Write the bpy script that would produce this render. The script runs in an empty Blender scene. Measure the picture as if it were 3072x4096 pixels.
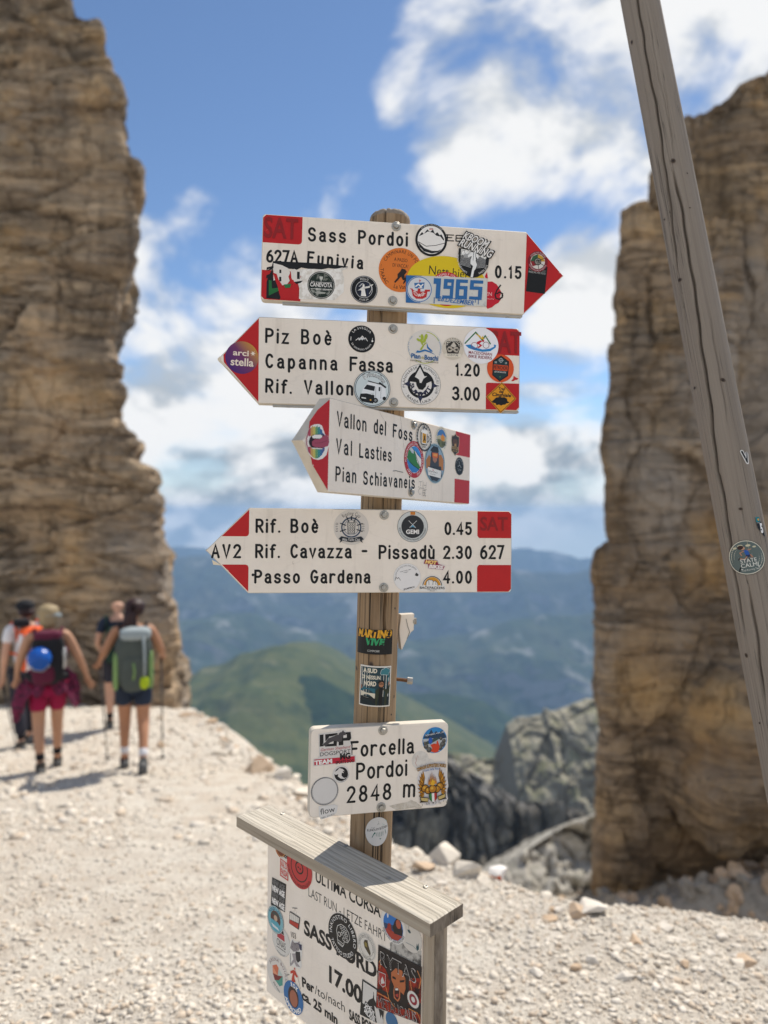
import bpy, bmesh, math, random
import numpy as np
from mathutils import Vector, Matrix
R = math.radians
SC = bpy.context.scene
COL = SC.collection
random.seed(7)

# ---------------------------------------------------------------- camera
cam = bpy.data.cameras.new('camera')
cam.sensor_fit = 'HORIZONTAL'; cam.sensor_width = 36.0; cam.lens = 33.28
cam.clip_start = 0.05; cam.clip_end = 20000
cam.dof.use_dof = True; cam.dof.focus_distance = 1.235; cam.dof.aperture_fstop = 3.2
camo = bpy.data.objects.new('camera', cam); COL.objects.link(camo)
camo.location = (0, 0, 0); camo.rotation_euler = (R(90), 0, 0)
SC.camera = camo
F = 2840.0                                     # focal length in photo pixels (3072 wide)
def ray(X, Y, d=1.0):                          # photo pixel -> point at depth d
    return Vector(((X - 1536) / F * d, d, -(Y - 2048) / F * d))
def scr(x, y, d=1.0):                          # the same from the 1659-wide view
    return ray(x * 1.8517, y * 1.8517, d)

# ---------------------------------------------------------------- light
SC.view_settings.view_transform = 'Standard'; SC.view_settings.look = 'None'
SC.view_settings.gamma = 1.0; SC.view_settings.exposure = 0.50
SC.cycles.use_denoising = True
SC.cycles.max_bounces = 6; SC.cycles.diffuse_bounces = 3; SC.cycles.glossy_bounces = 2
SC.cycles.transmission_bounces = 2; SC.cycles.volume_bounces = 0
SUN_AZ, SUN_EL = 32.0, 53.0
sun = bpy.data.lights.new('sun', 'SUN'); sun.energy = 3.8; sun.angle = R(0.53); sun.color = (1.0, 0.93, 0.82)
suno = bpy.data.objects.new('sun', sun); COL.objects.link(suno)
sdir = Vector((math.sin(R(SUN_AZ)) * math.cos(R(SUN_EL)), math.cos(R(SUN_AZ)) * math.cos(R(SUN_EL)), math.sin(R(SUN_EL))))
suno.rotation_euler = sdir.to_track_quat('Z', 'Y').to_euler(); suno.location = sdir * 40

class NT:                                      # small node-tree helper
    def __init__(s, tree): s.t = tree; s.t.nodes.clear()
    def n(s, typ, **kw):
        o = s.t.nodes.new(typ)
        for k, v in kw.items():
            if k.startswith('i_'): o.inputs[k[2:].replace('_', ' ')].default_value = v
            elif k.startswith('x'): o.inputs[int(k[1:])].default_value = v
            else: setattr(o, k, v)
        return o
    def l(s, a, b): s.t.links.new(a, b)
    def math(s, op, a, b=None, c=None, clamp=False):
        o = s.t.nodes.new('ShaderNodeMath'); o.operation = op; o.use_clamp = clamp
        for i, v in enumerate((a, b, c)):
            if v is None: continue
            if isinstance(v, (int, float)): o.inputs[i].default_value = v
            else: s.l(v, o.inputs[i])
        return o.outputs[0]
    def mix(s, f, a, b, blend='MIX'):
        o = s.t.nodes.new('ShaderNodeMix'); o.data_type = 'RGBA'; o.blend_type = blend
        for sock, v in ((o.inputs[0], f), (o.inputs[6], a), (o.inputs[7], b)):
            if isinstance(v, (int, float)): sock.default_value = v
            elif isinstance(v, (tuple, list)): sock.default_value = (*v[:3], 1)
            else: s.l(v, sock)
        return o.outputs[2]
    def ramp(s, f, stops):
        o = s.t.nodes.new('ShaderNodeValToRGB'); e = o.color_ramp.elements
        while len(e) < len(stops): e.new(0.5)
        for i, (p, c) in enumerate(stops):
            e[i].position = p; e[i].color = (*c, 1) if isinstance(c, (tuple, list)) else (c, c, c, 1)
        s.l(f, o.inputs[0]); return o.outputs[0]
    def noise(s, vec, scale, detail=4, rough=.55, dist=0.0):
        o = s.n('ShaderNodeTexNoise'); o.inputs['Scale'].default_value = scale; o.inputs['Detail'].default_value = detail
        o.inputs['Roughness'].default_value = rough; o.inputs['Distortion'].default_value = dist
        if vec is not None: s.l(vec, o.inputs['Vector'])
        return o.outputs[0]
    def mapping(s, vec, scale=(1, 1, 1), rot=(0, 0, 0), loc=(0, 0, 0)):
        o = s.n('ShaderNodeMapping'); o.inputs['Scale'].default_value = scale; o.inputs['Rotation'].default_value = rot
        o.inputs['Location'].default_value = loc; s.l(vec, o.inputs['Vector']); return o.outputs[0]

world = bpy.data.worlds.new('World'); SC.world = world; world.use_nodes = True
W = NT(world.node_tree)
wout = W.n('ShaderNodeOutputWorld'); bg = W.n('ShaderNodeBackground'); W.l(bg.outputs[0], wout.inputs[0])
sky = W.n('ShaderNodeTexSky', sky_type='NISHITA', sun_disc=False, sun_elevation=R(SUN_EL), sun_rotation=R(SUN_AZ), altitude=2800, air_density=1.15, dust_density=0.3, ozone_density=2.2)
bg.inputs['Strength'].default_value = 0.115
dirv = W.n('ShaderNodeTexCoord').outputs['Generated']
sep = W.n('ShaderNodeSeparateXYZ'); W.l(dirv, sep.inputs[0])
CLOUDS = [  # x, y, radius in the 1659-wide view, weight : where the banks of cloud stand in the sky
    (1200, 110, 330, .86), (1080, 270, 210, .8), (1000, 345, 110, .7), (1400, 60, 300, .85), (1600, 60, 260, 1.0), (880, 190, 90, .6), (1330, 260, 140, .55),
    (340, 640, 190, 1.0), (440, 740, 210, 1.0), (300, 520, 90, .8), (520, 560, 130, .75), (440, 500, 110, .7), (640, 640, 170, .8), (150, 700, 200, .9),
    (1260, 590, 120, 1.0), (1240, 720, 150, 1.0), (1200, 880, 150, .9), (1330, 480, 90, .55), (1110, 700, 110, .6),
    (600, 900, 330, 1.0), (900, 930, 330, 1.0), (1150, 1000, 230, .95), (380, 930, 240, 1.0), (500, 1080, 260, .85), (1000, 1100, 300, .85), (800, 760, 260, .75), (620, 760, 200, .9), (330, 1060, 220, .95), (1260, 980, 230, .95), (750, 1080, 300, .95)]
acc = None
for (bx, by, br, bw) in CLOUDS:
    v = scr(bx, by).normalized()
    ang = br / 1534.0
    dp = W.n('ShaderNodeVectorMath', operation='DOT_PRODUCT'); W.l(dirv, dp.inputs[0]); dp.inputs[1].default_value = v
    mr = W.n('ShaderNodeMapRange', interpolation_type='SMOOTHSTEP'); W.l(dp.outputs['Value'], mr.inputs[0])
    mr.inputs[1].default_value = math.cos(ang * 1.15); mr.inputs[2].default_value = math.cos(ang * .12); mr.inputs[3].default_value = 0; mr.inputs[4].default_value = bw
    acc = mr.outputs[0] if acc is None else W.math('MAXIMUM', acc, mr.outputs[0])
rear_fill = W.n('ShaderNodeMapRange', interpolation_type='SMOOTHSTEP'); W.l(sep.outputs[1], rear_fill.inputs[0])   # unseen cloud added overhead and behind the camera to brighten shaded fronts
rear_fill.inputs[1].default_value = .35; rear_fill.inputs[2].default_value = -.35; rear_fill.inputs[3].default_value = 0; rear_fill.inputs[4].default_value = .75
acc = W.math('MAXIMUM', acc, rear_fill.outputs[0])
dpc = W.n('ShaderNodeVectorMath', operation='DOT_PRODUCT'); W.l(dirv, dpc.inputs[0]); dpc.inputs[1].default_value = scr(560, 70).normalized()   # the clear blue part of the sky
clr = W.n('ShaderNodeMapRange', interpolation_type='SMOOTHSTEP'); W.l(dpc.outputs['Value'], clr.inputs[0]); clr.inputs[1].default_value = math.cos(.19); clr.inputs[2].default_value = math.cos(.07); clr.inputs[3].default_value = 0; clr.inputs[4].default_value = .7
cm = W.mapping(dirv, scale=(1, 1, 1.5))
n1 = W.noise(cm, 5.2, 9, .56, .25)
n2 = W.noise(W.mapping(dirv, scale=(1, 1, 4.5), loc=(3, 1, 2)), 3.4, 7, .55, .2)
n3 = W.noise(W.mapping(dirv, scale=(1, 1, 1.6), loc=(5.1, 2, 7)), 9.0, 5, .5)
low = W.n('ShaderNodeMapRange', interpolation_type='SMOOTHSTEP'); W.l(sep.outputs[2], low.inputs[0])
low.inputs[1].default_value = .02; low.inputs[2].default_value = .30; low.inputs[3].default_value = 1; low.inputs[4].default_value = 0
nn = W.math('ADD', W.math('MULTIPLY', n1, W.math('SUBTRACT', 1.0, W.math('MULTIPLY', low.outputs[0], .7))), W.math('MULTIPLY', n2, W.math('MULTIPLY', low.outputs[0], .7)))
dens = W.math('ADD', W.math('MULTIPLY', W.math('SUBTRACT', nn, .5), 3.5), W.math('SUBTRACT', W.math('SUBTRACT', W.math('MULTIPLY', acc, 1.04), .13), clr.outputs[0]))
cov = W.n('ShaderNodeMapRange', interpolation_type='SMOOTHSTEP'); W.l(dens, cov.inputs[0])
cov.inputs[1].default_value = .26; cov.inputs[2].default_value = .98
# clouds: crowns towards the sun are white, their undersides blue grey, more so low in the sky
n1u = W.noise(W.mapping(dirv, scale=(1, 1, 1.5), loc=(-.02, 0, -.075)), 5.2, 6, .56, .25); n1s = W.noise(cm, 5.2, 6, .56, .25)
lit = W.n('ShaderNodeMapRange', interpolation_type='SMOOTHSTEP'); W.l(W.math('ADD', W.math('SUBTRACT', n1s, W.math('ADD', n1u, 0.0)), W.math('MULTIPLY', W.math('SUBTRACT', n3, .5), .22)), lit.inputs[0])
lit.inputs[1].default_value = -.115; lit.inputs[2].default_value = .045
greyf = W.math('MULTIPLY', W.math('SUBTRACT', 1.0, lit.outputs[0]), W.math('ADD', .50, W.math('MULTIPLY', low.outputs[0], .50)))
ccol = W.mix(greyf, (5.7, 5.75, 5.8), (1.85, 2.3, 2.8))
cz = W.n('ShaderNodeCombineXYZ'); W.l(sep.outputs[0], cz.inputs[0]); W.l(sep.outputs[1], cz.inputs[1]); W.l(W.math('MAXIMUM', sep.outputs[2], .012), cz.inputs[2]); W.l(cz.outputs[0], sky.inputs[0])
skyc = W.mix(1.0, sky.outputs[0], (.76, .80, .82), 'MULTIPLY')
hz_ = W.n('ShaderNodeMapRange', interpolation_type='SMOOTHSTEP'); W.l(sep.outputs[2], hz_.inputs[0])          # pale air near the horizon
hz_.inputs[1].default_value = -.02; hz_.inputs[2].default_value = .12; hz_.inputs[3].default_value = .85; hz_.inputs[4].default_value = 0
skyc = W.mix(hz_.outputs[0], skyc, (3.8, 4.35, 4.8))
W.l(W.mix(cov.outputs[0], skyc, ccol), bg.inputs['Color'])

# ---------------------------------------------------------------- noise in numpy
def _hash(ix, iy, iz, seed):
    h = (ix * 374761393 + iy * 668265263 + iz * 2147483647 + seed * 974711) & 0xFFFFFFFF
    h = ((h ^ (h >> 13)) * 1274126177) & 0xFFFFFFFF
    h = ((h ^ (h >> 16)) * 2246822519) & 0xFFFFFFFF
    return ((h ^ (h >> 15)) & 0xFFFF) / 65535.0
def vnoise(p, seed=0):
    p = np.asarray(p, float); i = np.floor(p).astype(np.int64); f = p - i; f = f * f * (3 - 2 * f)
    r = 0
    for dx in (0, 1):
        for dy in (0, 1):
            for dz in (0, 1):
                w = (f[:, 0] if dx else 1 - f[:, 0]) * (f[:, 1] if dy else 1 - f[:, 1]) * (f[:, 2] if dz else 1 - f[:, 2])
                r = r + w * _hash(i[:, 0] + dx, i[:, 1] + dy, i[:, 2] + dz, seed)
    return r * 2 - 1
def fbm(p, oct=5, gain=.5, seed=0, ridge=False):
    p = np.asarray(p, float); a = 1.0; s = 0; t = 0
    for k in range(oct):
        v = vnoise(p * 2.0 ** k + k * 17.3, seed + k)
        if ridge: v = 1 - 2 * np.abs(v)
        s = s + a * v; t += a; a *= gain
    return s / t

# ---------------------------------------------------------------- object helpers
def tag(o, label=None, cat=None, group=None, kind=None):
    if label: o['label'] = label
    if cat: o['category'] = cat
    if group: o['group'] = group
    if kind: o['kind'] = kind
    return o
def empty(name, loc=(0, 0, 0), rot=None, parent=None):
    o = bpy.data.objects.new(name, None); COL.objects.link(o); o.empty_display_size = .05
    o.location = loc
    if rot is not None: o.rotation_euler = rot
    if parent: o.parent = parent
    return o
def link_mesh(name, verts, faces, mats, midx=None, parent=None, smooth=False, loc=None):
    me = bpy.data.meshes.new(name)
    if loc is not None:
        verts = [(v[0] - loc[0], v[1] - loc[1], v[2] - loc[2]) for v in verts]
    if isinstance(verts, np.ndarray) and isinstance(faces, np.ndarray):
        nv, nf = len(verts), len(faces); k = faces.shape[1]
        me.vertices.add(nv); me.vertices.foreach_set('co', verts.astype(np.float32).ravel())
        me.loops.add(nf * k); me.loops.foreach_set('vertex_index', faces.astype(np.int32).ravel())
        me.polygons.add(nf); me.polygons.foreach_set('loop_start', np.arange(0, nf * k, k, dtype=np.int32))
        me.update(calc_edges=True)
    else:
        me.from_pydata([tuple(v) for v in verts], [], [tuple(int(i) for i in f) for f in faces])
    for m in (mats if isinstance(mats, (list, tuple)) else [mats]): me.materials.append(m)
    if midx is not None: me.polygons.foreach_set('material_index', np.array(midx, dtype=np.int32))
    if smooth: me.polygons.foreach_set('use_smooth', np.ones(len(me.polygons), dtype=bool))
    me.validate(); me.update()
    o = bpy.data.objects.new(name, me); COL.objects.link(o)
    if loc is not None: o.location = loc
    if parent: o.parent = parent
    return o
class MB:
    def __init__(s): s.v = []; s.f = []; s.m = []; s.mats = []
    def mi(s, mat):
        if mat not in s.mats: s.mats.append(mat)
        return s.mats.index(mat)
    def add(s, v, f, mat, M=None):
        b = len(s.v); k = s.mi(mat)
        s.v += [tuple(M @ Vector(q)) if M is not None else tuple(q) for q in v]
        for q in f: s.f.append([b + i for i in q]); s.m.append(k)
    def box(s, c, d, mat, M=None, bev=0.0):
        x, y, z = d[0] / 2, d[1] / 2, d[2] / 2
        bm = bmesh.new(); bmesh.ops.create_cube(bm, size=1)
        for v in bm.verts: v.co = Vector((v.co.x * d[0], v.co.y * d[1], v.co.z * d[2]))
        if bev: bmesh.ops.bevel(bm, geom=bm.edges[:], offset=bev, segments=2, affect='EDGES', profile=.5)
        T = Matrix.Translation(c)
        if M is not None: T = M @ T
        s.bm(bm, mat, T)
    def bm(s, bm, mat, M=None):
        bm.verts.index_update()
        s.add([v.co[:] for v in bm.verts], [[v.index for v in f.verts] for f in bm.faces], mat, M); bm.free()
    def tube(s, pts, r, mat, n=10, caps=True):
        pts = [Vector(p) for p in pts]; rs = r if isinstance(r, (list, tuple)) else [r] * len(pts)
        V = []; Fc = []
        for i, p in enumerate(pts):
            t = (pts[min(i + 1, len(pts) - 1)] - pts[max(i - 1, 0)]).normalized()
            a = Vector((0, 0, 1)) if abs(t.z) < .9 else Vector((1, 0, 0))
            u = t.cross(a).normalized(); w = t.cross(u)
            for k in range(n):
                an = 2 * math.pi * k / n; V.append(p + (u * math.cos(an) + w * math.sin(an)) * rs[i])
        for i in range(len(pts) - 1):
            for k in range(n): Fc.append([i * n + k, i * n + (k + 1) % n, (i + 1) * n + (k + 1) % n, (i + 1) * n + k])
        if caps: Fc.append(list(range(n))[::-1]); Fc.append([(len(pts) - 1) * n + k for k in range(n)])
        s.add(V, Fc, mat)
    def lathe(s, prof, mat, n=20, M=None):     # prof: (r, z) list, closed at ends when r == 0
        V = []; Fc = []
        for (r, zz) in prof:
            for k in range(n): an = 2 * math.pi * k / n; V.append((r * math.cos(an), r * math.sin(an), zz))
        for i in range(len(prof) - 1):
            for k in range(n): Fc.append([i * n + k, i * n + (k + 1) % n, (i + 1) * n + (k + 1) % n, (i + 1) * n + k])
        s.add(V, Fc, mat, M)
    def build(s, name, parent=None, smooth=False, loc=None):
        return link_mesh(name, s.v, s.f, s.mats, s.m, parent, smooth, loc)

# ---------------------------------------------------------------- materials
def newmat(name):
    m = bpy.data.materials.new(name); m.use_nodes = True
    t = NT(m.node_tree); out = t.n('ShaderNodeOutputMaterial'); b = t.n('ShaderNodeBsdfPrincipled'); t.l(b.outputs[0], out.inputs[0])
    b.inputs['Specular IOR Level'].default_value = .3
    return m, t, b
def lin(h):
    c = [int(h[i:i + 2], 16) / 255 for i in (0, 2, 4)]
    return tuple(((x + .055) / 1.055) ** 2.4 if x > .04045 else x / 12.92 for x in c)
_pm = {}
def pm(h, rough=.45):                          # printed / painted flat colour with slight wear
    k = (h, rough)
    if k not in _pm:
        m, t, b = newmat('paint_' + h)
        tc = t.n('ShaderNodeTexCoord').outputs['Object']
        c = lin(h); n = t.noise(tc, 90, 5, .6)
        cc = t.mix(t.math('MULTIPLY', n, .22), c, tuple(x * .55 + .02 for x in c))
        t.l(cc, b.inputs['Base Color']); b.inputs['Roughness'].default_value = rough
        _pm[k] = m
    return _pm[k]
def simple(name, c, rough=.6, metal=0, var=.25, scale=20, bump=0.0):
    m, t, b = newmat(name)
    tc = t.n('ShaderNodeTexCoord').outputs['Object']
    n = t.noise(tc, scale, 6, .6)
    t.l(t.mix(n, tuple(x * (1 - var) for x in c), tuple(min(1, x * (1 + var)) for x in c)), b.inputs['Base Color'])
    b.inputs['Roughness'].default_value = rough; b.inputs['Metallic'].default_value = metal
    if bump:
        bp = t.n('ShaderNodeBump'); bp.inputs['Strength'].default_value = bump; bp.inputs['Distance'].default_value = .01
        t.l(n, bp.inputs['Height']); t.l(bp.outputs[0], b.inputs['Normal'])
    return m
def board_white():
    m, t, b = newmat('board_white')
    tc = t.n('ShaderNodeTexCoord').outputs['Object']
    n = t.noise(tc, 14, 7, .65); n2 = t.noise(t.mapping(tc, scale=(1, 1, .4)), 60, 5, .7)
    sp = t.ramp(t.noise(tc, 260, 2, .5), [(.74, 0), (.8, 1)])
    c = t.mix(t.ramp(n, [(.35, 0), (.75, 1)]), (.88, .79, .69), (.80, .71, .61))
    c = t.mix(t.math('MULTIPLY', t.ramp(n2, [(.62, 0), (.8, 1)]), .35), c, (.45, .41, .36))
    c = t.mix(t.math('MULTIPLY', sp, .35), c, (.2, .18, .16))
    run = t.noise(t.mapping(tc, scale=(46, 46, 3.2)), 1.0, 5, .6); c = t.mix(t.math('MULTIPLY', t.ramp(run, [(.56, 0), (.74, 1)]), .28), c, (.46, .39, .31))
    scr_ = t.ramp(t.math('ABSOLUTE', t.math('SUBTRACT', t.noise(t.mapping(tc, scale=(7, 7, 30), rot=(0, .5, 0)), 1.0, 2, .4, .6), .5)), [(0, 1), (.006, 0)]); c = t.mix(t.math('MULTIPLY', scr_, .10), c, (.35, .30, .25))
    t.l(c, b.inputs['Base Color']); b.inputs['Roughness'].default_value = .42
    bp = t.n('ShaderNodeBump'); bp.inputs['Strength'].default_value = .05; t.l(n2, bp.inputs['Height']); t.l(bp.outputs[0], b.inputs['Normal'])
    return m
def red_paint():
    m, t, b = newmat('red_paint')
    tc = t.n('ShaderNodeTexCoord').outputs['Object']
    n = t.noise(tc, 30, 7, .65); ch = t.ramp(t.noise(tc, 75, 4, .6), [(.70, 0), (.73, 1)])
    c = t.mix(n, (.56, .012, .014), (.42, .009, .010))
    c = t.mix(t.math('MULTIPLY', ch, .8), c, (.62, .5, .45))
    t.l(c, b.inputs['Base Color']); b.inputs['Roughness'].default_value = .38
    return m
def wood(name, light, mid, dark, grain=(55, 55, 1.6), crack=.0, warm=None, axis_rot=(0, 0, 0), bump=.5, rings=0.0):
    m, t, b = newmat(name)
    tc = t.n('ShaderNodeTexCoord').outputs['Object']
    v = t.mapping(tc, rot=axis_rot)
    g = t.noise(t.mapping(v, scale=grain), 1.0, 8, .62, .15)
    g2 = t.noise(t.mapping(v, scale=tuple(x * 4.5 for x in grain[:2]) + (grain[2] * 2.5,)), 1.0, 4, .6)
    blot = t.noise(t.mapping(v, scale=(9, 9, 3)), 1.0, 5, .6)
    c = t.ramp(g, [(.30, dark), (.46, mid), (.68, light)])
    c = t.mix(t.math('MULTIPLY', g2, .45), c, dark)
    if warm: c = t.mix(t.ramp(blot, [(.42, 0), (.68, 1)]), c, t.mix(g2, warm, tuple(x * .5 for x in warm)))
    h = t.math('ADD', g, t.math('MULTIPLY', g2, .5))
    if rings:
        wv = t.n('ShaderNodeTexWave', wave_type='BANDS', bands_direction='X', i_Scale=rings, i_Distortion=9.0, i_Detail=4.0, i_Detail_Scale=1.4)
        t.l(t.mapping(v, scale=(1, 1, .055), rot=(0, .02, .5)), wv.inputs[0])
        rg = t.ramp(wv.outputs[1], [(.0, .0), (.72, .1), (.95, 1)])
        c = t.mix(t.math('MULTIPLY', rg, .42), c, tuple(x * .62 for x in dark))
        h = t.math('SUBTRACT', h, t.math('MULTIPLY', rg, .5))
    if crack:
        k = t.noise(t.mapping(v, scale=(grain[0] * 1.1, grain[1] * 1.1, .7), loc=(4, 2, 9)), 1.0, 3, .5)
        kk = t.ramp(t.math('ABSOLUTE', t.math('SUBTRACT', k, .5)), [(.0, 1), (crack, 0)])
        gate = t.ramp(t.noise(t.mapping(v, scale=(14, 14, 2.2), loc=(1, 7, 3)), 1.0, 3, .5), [(.48, 0), (.56, 1)])
        kk = t.math('MULTIPLY', kk, gate)
        c = t.mix(kk, c, (.018, .014, .011)); h = t.math('SUBTRACT', h, t.math('MULTIPLY', kk, 1.2))
    t.l(c, b.inputs['Base Color']); b.inputs['Roughness'].default_value = .85
    bp = t.n('ShaderNodeBump'); bp.inputs['Strength'].default_value = bump; bp.inputs['Distance'].default_value = .0025
    t.l(h, bp.inputs['Height']); t.l(bp.outputs[0], b.inputs['Normal'])
    return m
WHITE = board_white(); RED = red_paint()
BLACK = pm('0d0d0e', .5)
STEEL = simple('zinc_steel', (.42, .40, .36), .42, .85, .35, 160, .3)
RUST = simple('rusty_steel', (.20, .10, .05), .8, .3, .5, 300, .5)
WPOST = wood('post_wood', (.47, .345, .225), (.33, .228, .138), (.10, .062, .037), crack=.03, warm=(.42, .27, .14))
WPOLE = wood('grey_pole_wood', (.315, .265, .215), (.272, .226, .182), (.205, .168, .135), grain=(120, 120, 1.5), crack=.006)
WPLANK = wood('plank_wood', (.66, .61, .52), (.54, .49, .41), (.34, .30, .24), grain=(150, 150, 2.6), axis_rot=(0, R(90), 0), rings=85, bump=.6)
WBATTEN = wood('batten_wood', (.52, .44, .34), (.40, .325, .24), (.22, .17, .12), grain=(60, 60, 1.6), bump=.5)
WEND = wood('end_grain', (.36, .30, .235), (.22, .175, .13), (.07, .055, .042), grain=(60, 60, 20), crack=.03)

# ---------------------------------------------------------------- flat drawing on a surface
_gl = {}
_fc = bpy.data.curves.new('glyph_source', 'FONT'); _fo = bpy.data.objects.new('glyph_source', _fc); COL.objects.link(_fo)
_fc.resolution_u = 3
def _mesh_of(txt, off):
    _fc.body = txt; _fc.offset = off
    dg = bpy.context.evaluated_depsgraph_get(); dg.update()
    me = bpy.data.meshes.new_from_object(_fo.evaluated_get(dg))
    v = [(p.co.x, p.co.y) for p in me.vertices]; f = [list(p.vertices) for p in me.polygons]
    bpy.data.meshes.remove(me)
    return v, f
_hv, _ = _mesh_of('H', 0); CAP = max(p[1] for p in _hv)
_bar = max(p[0] for p in _mesh_of('|', 0)[0])
def glyph(ch, off=0.0):
    k = (ch, off)
    if k not in _gl:
        if ch == ' ': _gl[k] = ([], [], .42)
        else:
            v, f = _mesh_of(ch, off)
            adv = (max(p[0] for p in _mesh_of(ch + '|', 0)[0]) - _bar) / CAP
            _gl[k] = ([(a / CAP, b / CAP) for a, b in v], f, adv)
    return _gl[k]
def strip(pts, w):                             # stroke with round ends as a quad strip
    P = [Vector(p) for p in pts]; Q = [P[0]]
    for p in P[1:]:
        if (p - Q[-1]).length > 1e-9: Q.append(p)
    P = Q
    if len(P) == 1: return [tuple(P[0] + Vector((math.cos(a), math.sin(a))) * w / 2) for a in [i * math.pi / 5 for i in range(10)]], [list(range(10))]
    L, Rr = [], []
    for i, p in enumerate(P):
        a = (P[i] - P[i - 1]).normalized() if i else None
        b = (P[i + 1] - P[i]).normalized() if i < len(P) - 1 else None
        if a is None: t = b; s = 1
        elif b is None: t = a; s = 1
        else:
            t = a + b
            t = t.normalized() if t.length > 1e-6 else a
            s = min(1 / max(.35, t.dot(a)), 1.6)
        n = Vector((-t.y, t.x)) * w / 2 * s
        L.append(p + n); Rr.append(p - n)
    n = len(P); V = [tuple(q) for q in L + Rr]
    Fc = [[i, n + i, n + i + 1, i + 1] for i in range(n - 1)]
    for end, nxt in ((0, 1), (n - 1, n - 2)):
        d = (P[end] - P[nxt]).normalized(); base = len(V)
        a0 = math.atan2(d.y, d.x)
        V += [tuple(P[end] + Vector((math.cos(a0 + s), math.sin(a0 + s))) * w / 2) for s in (-1.2, -.6, 0, .6, 1.2)]
        lo, hi = (n + end, end) if end == n - 1 else (end, n + end)
        Fc.append([lo] + list(range(base, base + 5)) + [hi])
    return V, Fc
class Draw:
    """prints flat shapes onto a carrier; author coordinates are units of r about the centre"""
    STEP = .00004
    def __init__(s, surf, c, r, rot=0.0, lay=1, aspect=1.0, uv=False):
        s.surf = surf; s.c = Vector(c) if uv else Vector(surf.uv(*c))
        s.r = r if uv else surf.size(c, r)
        a = R(rot); s.ex = Vector((math.cos(a), math.sin(a))) * s.r * aspect; s.ey = Vector((-math.sin(a), math.cos(a))) * s.r
        s.mb = MB(); s.off = .0002 + lay * .00030; s.k = 0
    def T(s, p): q = s.c + s.ex * p[0] + s.ey * p[1]; return (q.x, q.y)
    def q(s, x, y):                            # crop pixel -> author units
        d = Vector(s.surf.uv(x, y)) - s.c
        det = s.ex.x * s.ey.y - s.ex.y * s.ey.x
        return ((d.x * s.ey.y - d.y * s.ey.x) / det, (s.ex.x * d.y - s.ex.y * d.x) / det)
    def Q(s, *pts): return [s.q(*p) for p in pts]
    def _add(s, V, Fc, col):
        m = col if not isinstance(col, str) else pm(col)
        o = s.off + s.k * s.STEP; s.k += 1
        s.mb.add([s.surf.to3(*s.T(p), o) for p in V], Fc, m)
    def poly(s, pts, col): s._add(pts, [list(range(len(pts)))], col)
    def disc(s, r, col, cx=0, cy=0, ry=None, n=40, rings=1):
        ry = r if ry is None else ry; V = []; Fc = []
        if rings == 1 and not s.surf.curved:
            s.poly([(cx + r * math.cos(2 * math.pi * i / n), cy + ry * math.sin(2 * math.pi * i / n)) for i in range(n)], col); return
        rings = max(rings, 6); V = [(cx, cy)]
        for j in range(1, rings + 1):
            V += [(cx + r * j / rings * math.cos(2 * math.pi * i / n), cy + ry * j / rings * math.sin(2 * math.pi * i / n)) for i in range(n)]
        for i in range(n): Fc.append([0, 1 + i, 1 + (i + 1) % n])
        for j in range(rings - 1):
            for i in range(n): Fc.append([1 + j * n + i, 1 + (j + 1) * n + i, 1 + (j + 1) * n + (i + 1) % n, 1 + j * n + (i + 1) % n])
        s._add(V, Fc, col)
    def ring(s, r0, r1, col, cx=0, cy=0, a0=0, a1=360, n=44, ky=1.0):
        V = []; Fc = []; n = max(6, int(n * abs(a1 - a0) / 360))
        for i in range(n + 1):
            a = R(a0 + (a1 - a0) * i / n); c, q = math.cos(a), math.sin(a) * ky
            V += [(cx + r0 * c, cy + r0 * q), (cx + r1 * c, cy + r1 * q)]
        for i in range(n): Fc.append([2 * i, 2 * i + 1, 2 * i + 3, 2 * i + 2])
        s._add(V, Fc, col)
    def rect(s, x0, y0, x1, y1, col, n=1):
        n = 12 if s.surf.curved else n
        V = []; Fc = []
        for i in range(n + 1):
            x = x0 + (x1 - x0) * i / n; V += [(x, y0), (x, y1)]
        for i in range(n): Fc.append([2 * i, 2 * i + 2, 2 * i + 3, 2 * i + 1])
        s._add(V, Fc, col)
    def line(s, pts, w, col): V, Fc = strip(pts, w); s._add(V, Fc, col)
    def text(s, txt, x, y, h, col, w=None, bold=0.0, shear=0.0, rot=0.0, al='C', sp=0.0):
        gs = [glyph(c, bold) for c in txt]; tot = sum(g[2] + sp for g in gs) - sp
        kx = h if w is None else w / tot
        pen = {'C': -tot / 2, 'L': 0, 'R': -tot}[al]; V = []; Fc = []; ca, sa = math.cos(R(rot)), math.sin(R(rot))
        for g in gs:
            b = len(V)
            for (a, c) in g[0]:
                px, py = (a + pen) * kx + shear * c * h, c * h
                V.append((x + px * ca - py * sa, y + px * sa + py * ca))
            Fc += [[b + i for i in f] for f in g[1]]; pen += g[2] + sp
        if V: s._add(V, Fc, col)
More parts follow.
